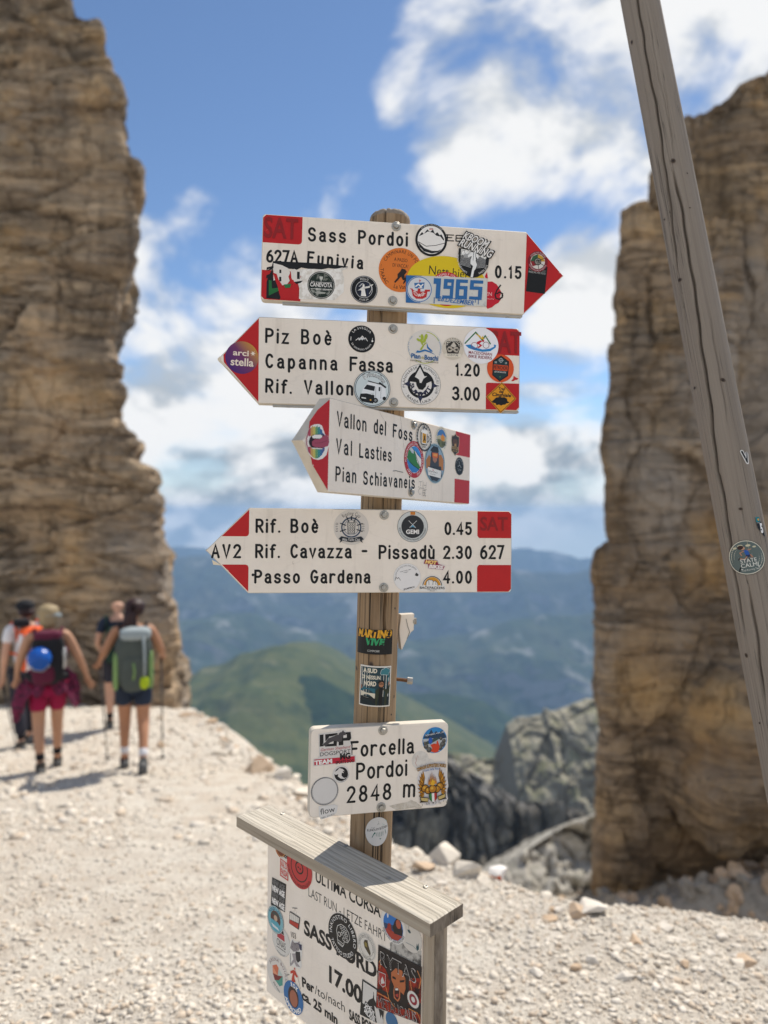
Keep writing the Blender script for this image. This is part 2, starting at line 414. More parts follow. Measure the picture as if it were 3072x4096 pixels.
    def arc(s, txt, r, h, mid, col, inside=False, span=None, bold=0.0, cx=0, cy=0, kx=1.0, sp=.06, ky=1.0):
        gs = [glyph(c, bold) for c in txt]; tot = sum(g[2] + sp for g in gs) - sp
        ang = tot * h * kx / (r + (0 if inside else 0))
        if span: kx *= R(span) / ang; ang = R(span)
        V = []; Fc = []; pos = 0
        for g in gs:
            b = len(V); a = (pos + g[2] / 2) * h * kx / r - ang / 2
            th = R(mid) + a if inside else R(mid) - a
            for (gx, gy) in g[0]:
                lx, ly = (gx - g[2] / 2) * h * kx, gy * h
                if inside: rr = r - ly; tx, ty = -math.sin(th), math.cos(th); ox, oy = math.cos(th), math.sin(th)
                else: rr = r + ly; tx, ty = math.sin(th), -math.cos(th); ox, oy = math.cos(th), math.sin(th)
                V.append((cx + ox * rr + tx * lx, cy + (oy * rr + ty * lx) * ky))
            Fc += [[b + i for i in f] for f in g[1]]; pos += g[2] + sp
        if V: s._add(V, Fc, col)
    def done(s, parent, name='sticker', label=None):
        o = s.mb.build(name, parent, loc=s.surf.to3(s.c.x, s.c.y, 0))
        if label: o['label'] = label
        return o

# routed single-stroke lettering of the trail boards
def A(cx, cy, rx, ry, a0, a1, n=None):
    n = n or max(4, int(abs(a1 - a0) / 22)); return [(cx + rx * math.cos(R(a0 + (a1 - a0) * i / n)), cy + ry * math.sin(R(a0 + (a1 - a0) * i / n))) for i in range(n + 1)]
def _sc(st, kx, ky): return [[(x * kx, y * ky) for x, y in p] for p in st]
_S = [A(.26, .75, .23, .25, 15, 270) + A(.26, .25, .25, .25, 90, -165)]
_u = [[(0, .7), (0, .2)] + A(.19, .2, .19, .2, 180, 360) + [(.38, .7)], [(.38, .3), (.38, 0)]]
_e = [[(.03, .36), (.42, .36)] + A(.22, .35, .2, .35, 0, 310)]
GL = {'S': (_S, .52), 's': (_sc(_S, .82, .7), .42), 'a': ([A(.2, .49, .18, .21, 155, 0) + [(.38, .08), (.43, 0)], [(.38, .40), (.2, .40)] + A(.19, .2, .18, .2, 90, 270) + [(.26, 0), (.38, .14)]], .42),
  'P': ([[(0, 0), (0, 1), (.24, 1)] + A(.24, .74, .24, .26, 80, -90) + [(0, .48)]], .48), 'o': ([A(.22, .35, .21, .35, 90, 450)], .43), 'r': ([[(0, 0), (0, .7)], A(.22, .42, .22, .28, 170, 55)], .34),
  'd': ([[(.4, 0), (.4, 1)], A(.2, .35, .2, .35, 10, 350)], .4), 'i': ([[(0, 0), (0, .7)], [(0, .97), (0, .99)]], .0), '6': ([A(.24, .3, .23, .3, 90, 450), A(.46, .3, .45, .7, 105, 172)], .48),
  '2': ([A(.24, .74, .23, .26, 170, -25) + [(.02, 0), (.48, 0)]], .48), '7': ([[(0, 1), (.46, 1), (.16, 0)]], .46), 'A': ([[(0, 0), (.26, 1), (.52, 0)], [(.09, .33), (.43, .33)]], .52),
  'F': ([[(.46, 1), (0, 1), (0, 0)], [(0, .53), (.38, .53)]], .44), 'u': (_u, .38), 'n': ([[(0, 0), (0, .7)], [(0, .42)] + A(.19, .48, .19, .22, 165, 0) + [(.38, 0)]], .38),
  'v': ([[(0, .7), (.2, 0), (.4, .7)]], .4), '0': ([A(.24, .5, .22, .5, 90, 450)], .47), '.': ([[(0, .02), (0, .03)]], .0), '1': ([[(0, .82), (.13, 1), (.13, 0)]], .15),
  '5': ([[(.44, 1), (.08, 1), (.04, .56)] + A(.23, .32, .23, .32, 125, -150)], .46), 'z': ([[(0, .7), (.37, .7), (0, 0), (.4, 0)]], .4),
  'B': ([[(0, 0), (0, 1), (.24, 1)] + A(.24, .76, .19, .24, 80, -80) + [(0, .52)], [(.24, .52)] + A(.24, .26, .23, .26, 80, -80) + [(0, 0)]], .47), 'e': (_e, .42),
  'è': (_e + [[(.12, 1.02), (.24, .86)]], .42), 'ù': (_u + [[(.1, 1.02), (.22, .86)]], .38), 'C': ([A(.27, .5, .25, .5, 42, 318)], .48), 'c': ([A(.2, .35, .19, .35, 45, 315)], .36),
  'p': ([[(0, -.3), (0, .7)], A(.2, .35, .2, .35, 170, -170)], .4), 'R': ([[(0, 0), (0, 1), (.24, 1)] + A(.24, .74, .23, .26, 80, -90) + [(0, .48)], [(.2, .48), (.48, 0)]], .48),
  'f': ([A(.26, .82, .15, .18, 60, 180) + [(.11, 0)], [(0, .66), (.26, .66)]], .3), 'V': ([[(0, 1), (.25, 0), (.5, 1)]], .5), 'l': ([[(0, 0), (0, 1)]], .0),
  '3': ([A(.23, .76, .21, .24, 155, -80) + [(.2, .52)], [(.2, .53)] + A(.23, .27, .24, .27, 80, -155)], .47), 'L': ([[(0, 1), (0, 0), (.42, 0)]], .42),
  't': ([[(.13, .95), (.13, .12), (.18, 0), (.28, 0)], [(0, .7), (.28, .7)]], .28), 'h': ([[(0, 0), (0, 1)], [(0, .42)] + A(.19, .48, .19, .22, 165, 0) + [(.38, 0)]], .38),
  'G': ([A(.27, .5, .25, .5, 45, 345) + [(.52, .45), (.3, .45)]], .52), '4': ([[(.36, 0), (.36, 1), (0, .3), (.48, .3)]], .48), '-': ([[(0, .42), (.3, .42)]], .3),
  '8': ([A(.24, .76, .19, .24, 90, 450), A(.24, .26, .23, .26, 90, 450)], .47), 'm': ([[(0, 0), (0, .7)], [(0, .45)] + A(.165, .52, .165, .18, 165, 0) + [(.33, 0)], [(.33, .45)] + A(.495, .52, .165, .18, 165, 0) + [(.66, 0)]], .66)}
def routed(surf, words, sw=.19):               # words: (text, x0, y0, x1, y1, cap) in crop pixels, baseline left to right
    mb = MB(); lay = 0
    for (txt, x0, y0, x1, y1, cap) in words:
        a = Vector(surf.uv(x0, y0)); b = Vector(surf.uv(x1, y1)); h = surf.size((x0, y0), cap)
        d = (b - a); L = d.length; d.normalize(); nrm = Vector((-d.y, d.x))
        ws = sum(GL[c][1] for c in txt); n = len(txt) - 1
        kx = h; gap = (L - ws * h) / n if n else 0
        if n and gap < .26 * h: gap = .26 * h; kx = (L - n * gap) / ws
        pen = 0
        for c in txt:
            for st in GL[c][0]:
                pts = [a + d * (pen + x * kx) + nrm * (y * h) for x, y in st]
                V, Fc = strip(pts, sw * surf.size((x0, y0), words[0][5]))
                o = .00030 + (lay % 5) * .00002; lay += 1
                mb.add([surf.to3(v[0], v[1], o) for v in V], Fc, BLACK)
            pen += GL[c][1] * kx + gap
    return mb
class Plane:                                   # a board face: crop pixels <-> its own plane
    curved = False
    def __init__(s, M, crop, face=0.0):
        s.M = M; s.Mi = M.inverted(); s.o, s.k = crop; s.face = face
    def uv(s, x, y):
        d = s.Mi.to_3x3() @ ray(s.o[0] + s.k * x, s.o[1] + s.k * y); o = s.Mi @ Vector((0, 0, 0))
        t = (s.face - o.y) / d.y; p = o + d * t
        return (p.x, p.z)
    def size(s, c, px): return (Vector(s.uv(c[0], c[1] - px / 2)) - Vector(s.uv(c[0], c[1] + px / 2))).length
    def to3(s, u, v, off): return (u, s.face - off, v)
class Round:                                   # the round post: u runs along the girth
    curved = True
    def __init__(s, M, crop, r): s.M = M; s.Mi = M.inverted(); s.o, s.k = crop; s.r = r
    def uv(s, x, y):
        d = s.Mi.to_3x3() @ ray(s.o[0] + s.k * x, s.o[1] + s.k * y); o = s.Mi @ Vector((0, 0, 0))
        a = d.x ** 2 + d.y ** 2; b = 2 * (o.x * d.x + o.y * d.y); c = o.x ** 2 + o.y ** 2 - s.r ** 2
        D = b * b - 4 * a * c; t = (-b - math.sqrt(max(D, 0))) / (2 * a); p = o + d * t
        return (math.atan2(p.x, -p.y) * s.r, p.z)
    def size(s, c, px): return abs(s.uv(c[0], c[1] - px / 2)[1] - s.uv(c[0], c[1] + px / 2)[1])
    def to3(s, u, v, off): a = u / s.r; rr = s.r + off + .0006; return (rr * math.sin(a), -rr * math.cos(a), v)
# ================================================================ trail signpost
def pose(t, yaw, tilt, roll, s=1.0):
    return Matrix.Translation(Vector(t) * s) @ Matrix.Rotation(R(yaw), 4, 'Z') @ Matrix.Rotation(R(tilt), 4, 'X') @ Matrix.Rotation(R(roll), 4, 'Y')
def pole_M(p0, p1):
    p0, p1 = Vector(p0), Vector(p1); q = (p1 - p0).to_track_quat('Z', 'X').to_matrix().to_4x4()
    # keep local -y pointing at the viewer so that angle 0 is the front
    z = (p1 - p0).normalized(); y = Vector((0, 1, 0)); x = y.cross(z).normalized(); y = z.cross(x)
    m = Matrix((x, y, z)).transposed().to_4x4(); return Matrix.Translation(p0) @ m
def round_pole(name, M, L, r0, r1, mat, cracks=(), n=200, nz=280, extra=None, top=None, seed=1, parent=None):
    zz = np.linspace(0, L, nz); an = np.linspace(-math.pi, math.pi, n, endpoint=False)
    Z, An = np.meshgrid(zz, an, indexing='ij'); Rr = r0 + (r1 - r0) * Z / L
    pts = np.stack([np.sin(An) * 2.0, -np.cos(An) * 2.0, Z * 2.2], -1).reshape(-1, 3)
    Rr = Rr + (fbm(pts, 3, .5, seed) * .0016).reshape(Z.shape)
    fine = np.stack([np.sin(An) * 16, -np.cos(An) * 16, Z * 3], -1).reshape(-1, 3)
    Rr = Rr + (fbm(fine, 3, .5, seed + 9) * .0005).reshape(Z.shape)
    for (pl, w, d) in cracks:
        pl = sorted(pl, key=lambda q: q[1]); zs = [q[1] for q in pl]; as_ = [q[0] for q in pl]
        c = np.interp(Z, zs, as_) + .03 * np.sin(Z * 31 + seed) + .02 * np.sin(Z * 77)
        fade = np.clip((Z - zs[0]) / .05, 0, 1) * np.clip((zs[-1] - Z) / .05, 0, 1)
        Rr = Rr - d * fade * np.exp(-(((An - c) * Rr) / (w * (.5 + .5 * fade))) ** 2)
    V = np.stack([np.sin(An) * Rr, -np.cos(An) * Rr, Z], -1).reshape(-1, 3).tolist(); Fc = []
    for i in range(nz - 1):
        for k in range(n): Fc.append((i * n + k, i * n + (k + 1) % n, (i + 1) * n + (k + 1) % n, (i + 1) * n + k))
    mi = [0] * len(Fc); mats = [mat]
    last = (nz - 1) * n; prev = last; rtop = r1                     # weathered crowned top
    for j, (f, dz) in enumerate(((.97, .006), (.86, .011), (.6, .014), (.3, .015))):
        b = len(V)
        for k in range(n):
            rr = np.hypot(V[last + k][0], V[last + k][1]) * f; a = an[k]
            split = .004 * max(0, math.sin(a * 7 + seed)) ** 6 + .003 * max(0, math.sin(a * 17 + 1)) ** 8
            V.append([math.sin(a) * rr, -math.cos(a) * rr, L + dz - split * (1.2 - f)])
        for k in range(n): Fc.append((prev + k, prev + (k + 1) % n, b + (k + 1) % n, b + k)); mi.append(1 if top else 0)
        prev = b
    Fc.append(tuple(prev + k for k in range(n))); mi.append(1 if top else 0)
    if top: mats.append(top)
    if extra:
        b = len(V); V += [list(v) for v in extra.v]
        for f, m in zip(extra.f, extra.m):
            if extra.mats[m] not in mats: mats.append(extra.mats[m])
            Fc.append(tuple(b + i for i in f)); mi.append(mats.index(extra.mats[m]))
    o = link_mesh(name, V, Fc, mats, mi, parent, True)
    if parent is None: o.matrix_world = M
    else: o.matrix_local = Matrix.Translation(parent.location).inverted() @ M
    return o

PA, PB = Vector((-.0535, 1.338, -1.56)), Vector((.0115, 1.338, .548))
post = tag(empty('trail_signpost', PA), 'round wooden signpost carrying four red and white arrow boards and an altitude board', 'signpost')
PM = pole_M(PA, PB); PL = (PB - PA).length
PE = Round(PM, ((1200, 2380), .3918), .0392); PS = Round(PM, ((1180, 2820), .4039), .0400)
def cr(surf, pts): return [(surf.uv(*p)[0] / surf.r, surf.uv(*p)[1]) for p in pts]
kn = MB()
class _KM:                                      # knots share the pole's mesh
    pass
def knot(surf, x, y, r, mb):
    d = Draw(surf, (x, y), r, rot=random.uniform(0, 90), lay=-1)
    d.disc(1.15, '5a4a3c', ry=1.5, n=14); d.ring(.42, .72, '2a1d14', n=14, ky=1.15); d.disc(.36, '1d130d', n=10)
    mb_add(mb, d.mb)
def mb_add(a, b):
    base = len(a.v); a.v += b.v
    for f, m in zip(b.f, b.m): a.f.append([base + i for i in f]); a.m.append(a.mi(b.mats[m]))
for (x, y, r) in ((968, 136, 9), (725, 712, 22), (578, 745, 20), (955, 1035, 14), (930, 1220, 8)): knot(PE, x, y, r, kn)
postcr = [(cr(PE, [(868, -260), (866, 0), (872, 350), (876, 735)]), .0022, .011), (cr(PE, [(640, 60), (628, 340)]), .0011, .004), (cr(PE, [(735, 1130), (728, 1290)]), .0009, .004),
          (cr(PE, [(805, 1130), (800, 1290)]), .0009, .003), (cr(PS, [(601, 1100), (600, 1420)]), .0022, .010), (cr(PS, [(720, 1150), (712, 1440)]), .0010, .003), (cr(PE, [(650, 610), (638, 730)]), .0008, .003),
          (cr(PE, [(790, 640), (795, 735)]), .0009, .003), ([(-.3, 1.9), (-.2, 2.2)], .0016, .008), ([(.45, 1.75), (.4, 1.86)], .0014, .006), ([(-.6, 1.8), (-.62, 1.9)], .0012, .006)]
round_pole('post', PM, PL, .0408, .0378, WPOST, postcr, extra=kn, top=WPOLE, parent=post)

def outline(w, h, tip, tx, cr_=.006, blunt=.004):
    """front outline, counter-clockwise seen from the front"""
    P = []
    def corner(cx, cy, sx, sy):
        a0 = math.degrees(math.atan2(sy, sx)); c = (cx - sx * cr_, cy - sy * cr_)
        return [(c[0] + cr_ * math.cos(R(a)), c[1] + cr_ * math.sin(R(a))) for a in (a0 - 45, a0 - 22, a0, a0 + 22, a0 + 45)]
    if tip > 0:
        P += [(w / 2, -h / 2), (tx - blunt * 1.2, -blunt), (tx, 0), (tx - blunt * 1.2, blunt), (w / 2, h / 2)] + corner(-w / 2, h / 2, -1, 1) + corner(-w / 2, -h / 2, -1, -1)
    elif tip < 0:
        P += corner(w / 2, -h / 2, 1, -1) + corner(w / 2, h / 2, 1, 1) + [(-w / 2, h / 2), (tx + blunt * 1.2, blunt), (tx, 0), (tx + blunt * 1.2, -blunt), (-w / 2, -h / 2)]
    else:
        P += corner(w / 2, -h / 2, 1, -1) + corner(w / 2, h / 2, 1, 1) + corner(-w / 2, h / 2, -1, 1) + corner(-w / 2, -h / 2, -1, -1)
    return P
EDGE = simple('board_edge', (.60, .54, .45), .6, 0, .2, 40)
ALU = simple('metal_rail', (.42, .42, .41), .5, .3, .2, 60)
def slab(P, th, bev=.0012, jag=0.0, seed=0):
    """a board with softly worn edges: front inset ring, full ring, back ring"""
    n = len(P); mb = MB(); c = Vector((sum(p[0] for p in P) / n, sum(p[1] for p in P) / n))
    def inset(d):
        out = []
        for i, p in enumerate(P):
            a = (Vector(p) - Vector(P[i - 1])); b = (Vector(P[(i + 1) % n]) - Vector(p))
            if a.length < 1e-9 or b.length < 1e-9: out.append(p); continue
            na = Vector((a.y, -a.x)).normalized(); nb = Vector((b.y, -b.x)).normalized(); m = (na + nb)
            m = m.normalized() / max(.5, m.normalized().dot(na)); out.append((p[0] - m.x * d, p[1] - m.y * d))
        return out
    f0 = inset(bev); V = [(x, 0, z) for x, z in f0] + [(x, bev, z) for x, z in P] + [(x, th, z) for x, z in P]
    mb.add(V, [list(range(n))], WHITE)
    mb.add(V, [[i, n + i, n + (i + 1) % n, (i + 1) % n] for i in range(n)] + [[n + i, 2 * n + i, 2 * n + (i + 1) % n, n + (i + 1) % n] for i in range(n)] + [list(range(3 * n - 1, 2 * n - 1, -1))], EDGE)
    return mb
BOLT_ROT = Matrix.Rotation(R(90), 4, 'X')
def bolt(surf, parent, x, y, r=.0085, hexr=.0052):
    u, v = surf.uv(x, y); mb = MB()
    M = Matrix.Translation(surf.to3(u, v, 0) if not surf.curved else surf.to3(u, v, -.0006)) @ BOLT_ROT @ Matrix.Rotation(R(random.uniform(0, 60)), 4, 'Z')
    mb.lathe([(r, 0), (r, .0012), (r * .93, .0017), (hexr * 1.05, .0019)], STEEL, 24, M)
    mb.lathe([(hexr, .0018), (hexr, .0050), (hexr * .85, .0062), (0, .0064)], STEEL, 6, M)
    return mb.build('bolt', parent, loc=surf.to3(u, v, 0))
def arrow(t, yaw, tilt, roll, s, w, tip, tx, crop, label, zones, rail=None, words=(), sw=.19):
    M = pose(t, yaw, tilt, roll, s); w *= s; tx *= s; h = (.155 if tip == 0 else .15) * s; th = .021
    mb = slab(outline(w, h, tip, tx, .006 if tip else .009), th)
    Sf = Plane(M, crop)
    for k, (pts, mat) in enumerate(zones(w, h, tx)):
        mb.add([(x, -.00012 - .00004 * k, z) for x, z in pts], [list(range(len(pts)))], mat)
    if rail:                                    # aluminium channel let into the underside, with its screws
        a, b = rail; mb.box((((a + b) / 2) * w, th * .55, -h / 2 - .0012), ((b - a) * w, th * .62, .004), ALU)
        for q in (.06, .33, .68, .94):
            mb.box(((a + (b - a) * q) * w, th * .5, -h / 2 - .0034), (.006, .006, .0012), STEEL)
    mb_add(mb, routed(Sf, words, sw))
    o = mb.build('arrow_sign' if tip else 'altitude_sign', post); o['label'] = label
    o.matrix_local = Matrix.Translation(post.location).inverted() @ M
    return o, Sf
def rz(x0, x1, y0, y1, r=.006, corner=None):     # red field; one inner corner rounded
    P = [(x0, y0), (x1, y0), (x1, y1), (x0, y1)]
    if corner is None: return P
    out = []
    for i, p in enumerate(P):
        if i != corner: out.append(p); continue
        a = Vector(P[i - 1]); b = Vector(P[(i + 1) % 4]); p = Vector(p); u = (a - p).normalized() * r; v = (b - p).normalized() * r; c = p + u + v
        out += [tuple(c - v * math.cos(R(g)) - u * math.sin(R(g))) for g in (0, 30, 60, 90)]
    return out
e = .0012
def z1(w, h, tx):
    k = .0065
    return [(rz(-w / 2 + e, -w / 2 + .147 * w, h / 2 - .33 * h, h / 2 - e, corner=1)[:-1] + [(-w / 2 + k, h / 2 - e), (-w / 2 + e, h / 2 - k)], RED),
            ([(-w / 2 + k, -h / 2 + e)] + rz(-w / 2 + e, -w / 2 + .147 * w, -h / 2 + e, -h / 2 + .35 * h, corner=2)[1:] + [(-w / 2 + e, -h / 2 + k)], RED),
            ([(w / 2 + .001, -h / 2 + .003), (tx - .006, -.004), (tx - .002, 0), (tx - .006, .004), (w / 2 + .001, h / 2 - .003)], RED)]
def z2(w, h, tx):
    k = .0065
    return [(rz(w / 2 - .136 * w, w / 2 - e, h / 2 - .33 * h, h / 2 - e)[:2] + [(w / 2 - e, h / 2 - k), (w / 2 - k, h / 2 - e), (w / 2 - .136 * w, h / 2 - e)], RED),
            ([(w / 2 - .136 * w, -h / 2 + e), (w / 2 - k, -h / 2 + e), (w / 2 - e, -h / 2 + k), (w / 2 - e, -h / 2 + .33 * h), (w / 2 - .13 * w, -h / 2 + .33 * h), (w / 2 - .136 * w, -h / 2 + .315 * h)], RED),
            ([(-w / 2 - .001, h / 2 - .003), (tx + .010, .007), (tx + .011, -.006), (-w / 2 - .001, -h / 2 + .003)], RED)]
def z3(w, h, tx):
    k = .004
    return [(rz(w / 2 - .138 * w, w / 2 - e, h / 2 - .335 * h, h / 2 - e), RED), (rz(w / 2 - .140 * w, w / 2 - e, -h / 2 + e, -h / 2 + .335 * h), RED),
            ([(-w / 2 - .001, h / 2 - .003), (-w / 2 - .03, h / 2 - .024), (-w / 2 - .048, h / 2 - .044), (tx + .014, .010), (tx + .009, -.001), (tx + .018, -.012), (-w / 2 - .04, -h / 2 + .04), (-w / 2 - .001, -h / 2 + .003)], RED)]
def z4(w, h, tx):
    a = h / 2 - .335 * h; L = -w / 2
    def edge(y): return L + (tx - L) * (1 - abs(y) / (h / 2))
    return [([(L, a + .005), (L, h / 2 - .003), (edge(a) + .003, a), (L - .005, a), (L - .0015, a + .0015)], RED), ([(L, -a - .005), (L - .0015, -a - .0015), (L - .005, -a), (edge(-a) + .004, -a), (L, -h / 2 + .003)], RED),
            ([(w / 2 - .137 * w, h / 2 - e), (w / 2 - .137 * w, a + .004), (w / 2 - .13 * w, a), (w / 2 - e, a), (w / 2 - e, h / 2 - .006), (w / 2 - .006, h / 2 - e)], RED),
            ([(w / 2 - .137 * w, -h / 2 + e), (w / 2 - .006, -h / 2 + e), (w / 2 - e, -h / 2 + .006), (w / 2 - e, -a), (w / 2 - .13 * w, -a), (w / 2 - .137 * w, -a - .004)], RED)]
CA, CB, CC, CD, CE, CF = ((1000, 800), .7836), ((840, 1230), .7836), ((1130, 1560), .4822), ((790, 2000), .7836), ((1180, 2820), .4039), ((920, 3200), .5787)
b1, s1 = arrow((.0208, 1.2751, .4432), 5.67, 1.94, 1.59, 1.0, .4758, 1, .3116, CA, 'topmost white arrow board with red tip pointing right', z1, rail=(-.42, .5), words=[('Sass', 300, 206, 484, 215, 62), ('Pordoi', 557, 221, 800, 233, 62), ('627A', 88, 314, 240, 319, 56), ('Funivia', 296, 322, 572, 349, 56), ('0.15', 1254, 394, 1380, 399, 55)], sw=.19)
b2, s2 = arrow((.0161, 1.2613, .261), 8.48, .15, .35, 1.008, .4687, -1, -.3048, CB, 'white arrow board pointing left, second from the top, many round stickers', z2, rail=(-.45, .5), words=[('Piz', 287, 176, 398, 182, 66), ('Boè', 470, 182, 616, 189, 66), ('Capanna', 287, 304, 645, 317, 64), ('Fassa', 718, 320, 928, 328, 64), ('Rif.', 287, 430, 412, 437, 63), ('Vallon', 485, 438, 725, 445, 63), ('1.20', 1257, 344, 1372, 348, 54), ('3.00', 1240, 468, 1372, 472, 60)], sw=.18)
b3, s3 = arrow((.0486, 1.3215, .0989), 55.76, .24, 1.76, .985, .4821, -1, -.3062, CC, 'short looking arrow board turned sideways with open mouth sticker', z3, words=[('Vallon', 455, 295, 690, 340, 114), ('del', 760, 352, 852, 372, 108), ('Foss', 918, 386, 1072, 422, 98), ('Val', 448, 522, 570, 540, 115), ('Lasties', 640, 553, 900, 590, 104), ('Pian', 443, 750, 605, 767, 110), ('Schiavaneis', 672, 778, 1092, 815, 100)], sw=.155)
b4, s4 = arrow((-.0007, 1.2811, -.0705), 8.0, -1.09, .69, .997, .4787, -1, -.3137, CD, 'lowest white arrow board with a white band between red corners', z4, words=[('Rif.', 302, 163, 417, 163, 62), ('Boè', 480, 163, 612, 164, 62), ('Rif.', 300, 292, 415, 292, 62), ('Cavazza', 478, 292, 782, 293, 62), ('-', 843, 287, 872, 287, 62), ('Pissadù', 930, 297, 1205, 297, 62), ('2.30', 1258, 296, 1395, 297, 58), ('627', 1447, 297, 1560, 297, 62),('AV2', 75, 292, 217, 292, 62), ('Passo', 295, 421, 517, 421, 60), ('Gardena', 580, 421, 878, 421, 60), ('4.00', 1258, 422, 1395, 422, 56), ('0.45', 1265, 174, 1395, 174, 56)], sw=.19)
b5, s5 = arrow((-.0061, 1.2792, -.4627), 14.65, -1.28, 1.42, 1.0, .2565, 0, 0, CE, 'rectangular white altitude board below the arrow boards', lambda w, h, tx: [], words=[('Forcella', 556, 508, 1168, 470, 138), ('Pordoi', 615, 730, 1100, 692, 146), ('2848', 520, 962, 942, 927, 146), ('m', 1078, 908, 1180, 902, 160)], sw=.17)







for sf, bd, pts in ((s1, b1, ((746, 135), (728, 515))), (s2, b2, ((934, 110), (937, 485))), (s3, b3, ((1085, 290), (1063, 847))), (s4, b4, ((953, 77), (950, 447))), (s5, b5, ((870, 250), (853, 1012)))):
    for p in pts: bolt(sf, bd, *p)
def sat(surf, parent, x, y, h, w):
    d = Draw(surf, (x, y), h, lay=0); m = simple('embossed_red', (.27, .011, .012), .35, 0, .15, 40)
    d.off = .0009; d.text('SAT', 0, -.5, 1, m, w=w, bold=.02)
    mb = d.mb; d.done(parent, 'embossed_lettering')
sat(s1, b1, 158, 145, 100, 1.75); sat(s2, b2, 1510, 178, 105, 1.55); sat(s4, b4, 1512, 122, 66, 2.2)

# broken scrap of an old board and a bare bolt on the post's right flank
d0 = Vector(scr(866, 1328, 1.345))
sc = MB(); P = [(0, 0), (.0265, .0005), (.0255, -.030), (.020, -.034), (.012, -.047), (.003, -.066), (0, -.0665), (-.004, -.03)]
SM = Matrix.Translation(d0) @ Matrix.Rotation(R(12), 4, 'Z')
sl = slab([(x, z) for x, z in P[::-1]], .020); pmb = MB()
for f, m in zip(sl.f, sl.m): pmb.f.append(f); pmb.m.append(pmb.mi(sl.mats[m]))
pmb.v = [tuple(SM @ Vector(v)) for v in sl.v]
pmb.tube([SM @ Vector((.010, -.0008, -.008)), SM @ Vector((.013, -.0008, -.022)), SM @ Vector((.017, -.0008, -.033)), SM @ Vector((.012, -.0008, -.046))], .0004, BLACK, 5)
scrap = pmb.build('broken_board', post, loc=tuple(d0)); scrap.location = d0 - post.location
mb = MB(); bp = SM @ Vector((.0262, .008, -.014))
mb.tube([bp, bp + Vector((.006, -.001, 0))], .0065, STEEL, 6); mb.tube([bp - Vector((.001, 0, 0)), bp + Vector((.0015, 0, 0))], .009, STEEL, 14)
o = mb.build('bolt', scrap, loc=tuple(bp)); o.location = bp - d0
mb = MB(); q0 = scr(856, 1467, 1.335); q1 = scr(881, 1470, 1.335); dirn = (q1 - q0).normalized()
th = []
L = (q1 - q0).length + .012; n = 34
for i in range(n): th.append(q0 - dirn * .012 + dirn * L * i / (n - 1))
mb.tube(th, [.0030 + (.0006 if i % 2 else 0) for i in range(n)], RUST, 10)
mb.tube([q1 - dirn * .001, q1 + dirn * .009], .0066, STEEL, 6)
o = mb.build('bolt', post, loc=tuple(q0)); o.location = q0 - post.location; o['label'] = 'rusty threaded bolt sticking out of the post'

# ================================================================ notice board under its little plank roof
S_ = .56
BMt = pose((-.1512, 2.2525, -1.0857), -44.5, 0, .88, S_)
nb = tag(empty('notice_board', BMt @ Vector((.0, .0, -.33))), 'cable car timetable panel covered in stickers under a slanted grey plank', 'notice board')
nb.rotation_euler = BMt.to_euler(); NBi = Matrix.LocRotScale(nb.location, BMt.to_quaternion(), None).inverted() @ BMt
PLW, PLL, PLT = .14 * S_, .9057 * S_, .0215
def plank():
    nx, ny = 90, 14; V = []; Fc = []; mi = []
    for j in range(ny + 1):
        for i in range(nx + 1):
            x = -PLL / 2 + PLL * i / nx; y = -PLW / 2 + PLW * j / ny
            ed = min(j, ny - j, i, nx - i); V.append((x, y, (0 if ed else -.0012)))
    V = np.array(V); V[:, 2] += fbm(V * np.array([6, 140, 1]), 3, .5, 5) * .0005
    V = V.tolist(); t = len(V)
    for j in range(ny):
        for i in range(nx): a = j * (nx + 1) + i; Fc.append([a, a + 1, a + nx + 2, a + nx + 1]); mi.append(0)
    rim = [i for i in range(nx + 1)] + [j * (nx + 1) + nx for j in range(1, ny + 1)] + [ny * (nx + 1) + i for i in range(nx - 1, -1, -1)] + [j * (nx + 1) for j in range(ny - 1, 0, -1)]
    for r in rim: V.append([V[r][0], V[r][1], -PLT])
    m = len(rim)
    for k in range(m):
        Fc.append([t + k, t + (k + 1) % m, rim[(k + 1) % m], rim[k]]); end = nx <= k < nx + ny or k >= nx + ny + nx
        mi.append(1 if end else 2)
    Fc.append([t + k for k in range(m)][::-1]); mi.append(2)
    return link_mesh('roof_plank', V, Fc, [WPLANK, WEND, WBATTEN2], mi, nb)
WBATTEN2 = wood('plank_edge', (.50, .43, .34), (.40, .335, .255), (.21, .17, .125), grain=(70, 70, 2.0), axis_rot=(0, R(90), 0), rings=0)
pk = plank(); pk.matrix_local = NBi
sP = Plane(BMt, CF)
class Top:                                      # the plank's upper face
    curved = False
    def uv(s, x, y):
        Mi = BMt.inverted(); d = Mi.to_3x3() @ ray(CF[0][0] + CF[1] * x, CF[0][1] + CF[1] * y); o = Mi @ Vector((0, 0, 0)); t = -o.z / d.z; p = o + d * t; return p.x, p.y
for (x, y) in ((362, 97), (803, 318), (1352, 600), (1095, 540)):
    u, v = Top().uv(x, y); mb = MB(); M = Matrix.Translation((u, v, 0))
    mb.lathe([(.0042, -.0005), (.0042, .0012), (.0030, .0018), (.0016, .0010), (0, .0008)], STEEL, 16, M)
    o = mb.build('screw', pk, loc=(u, v, 0))
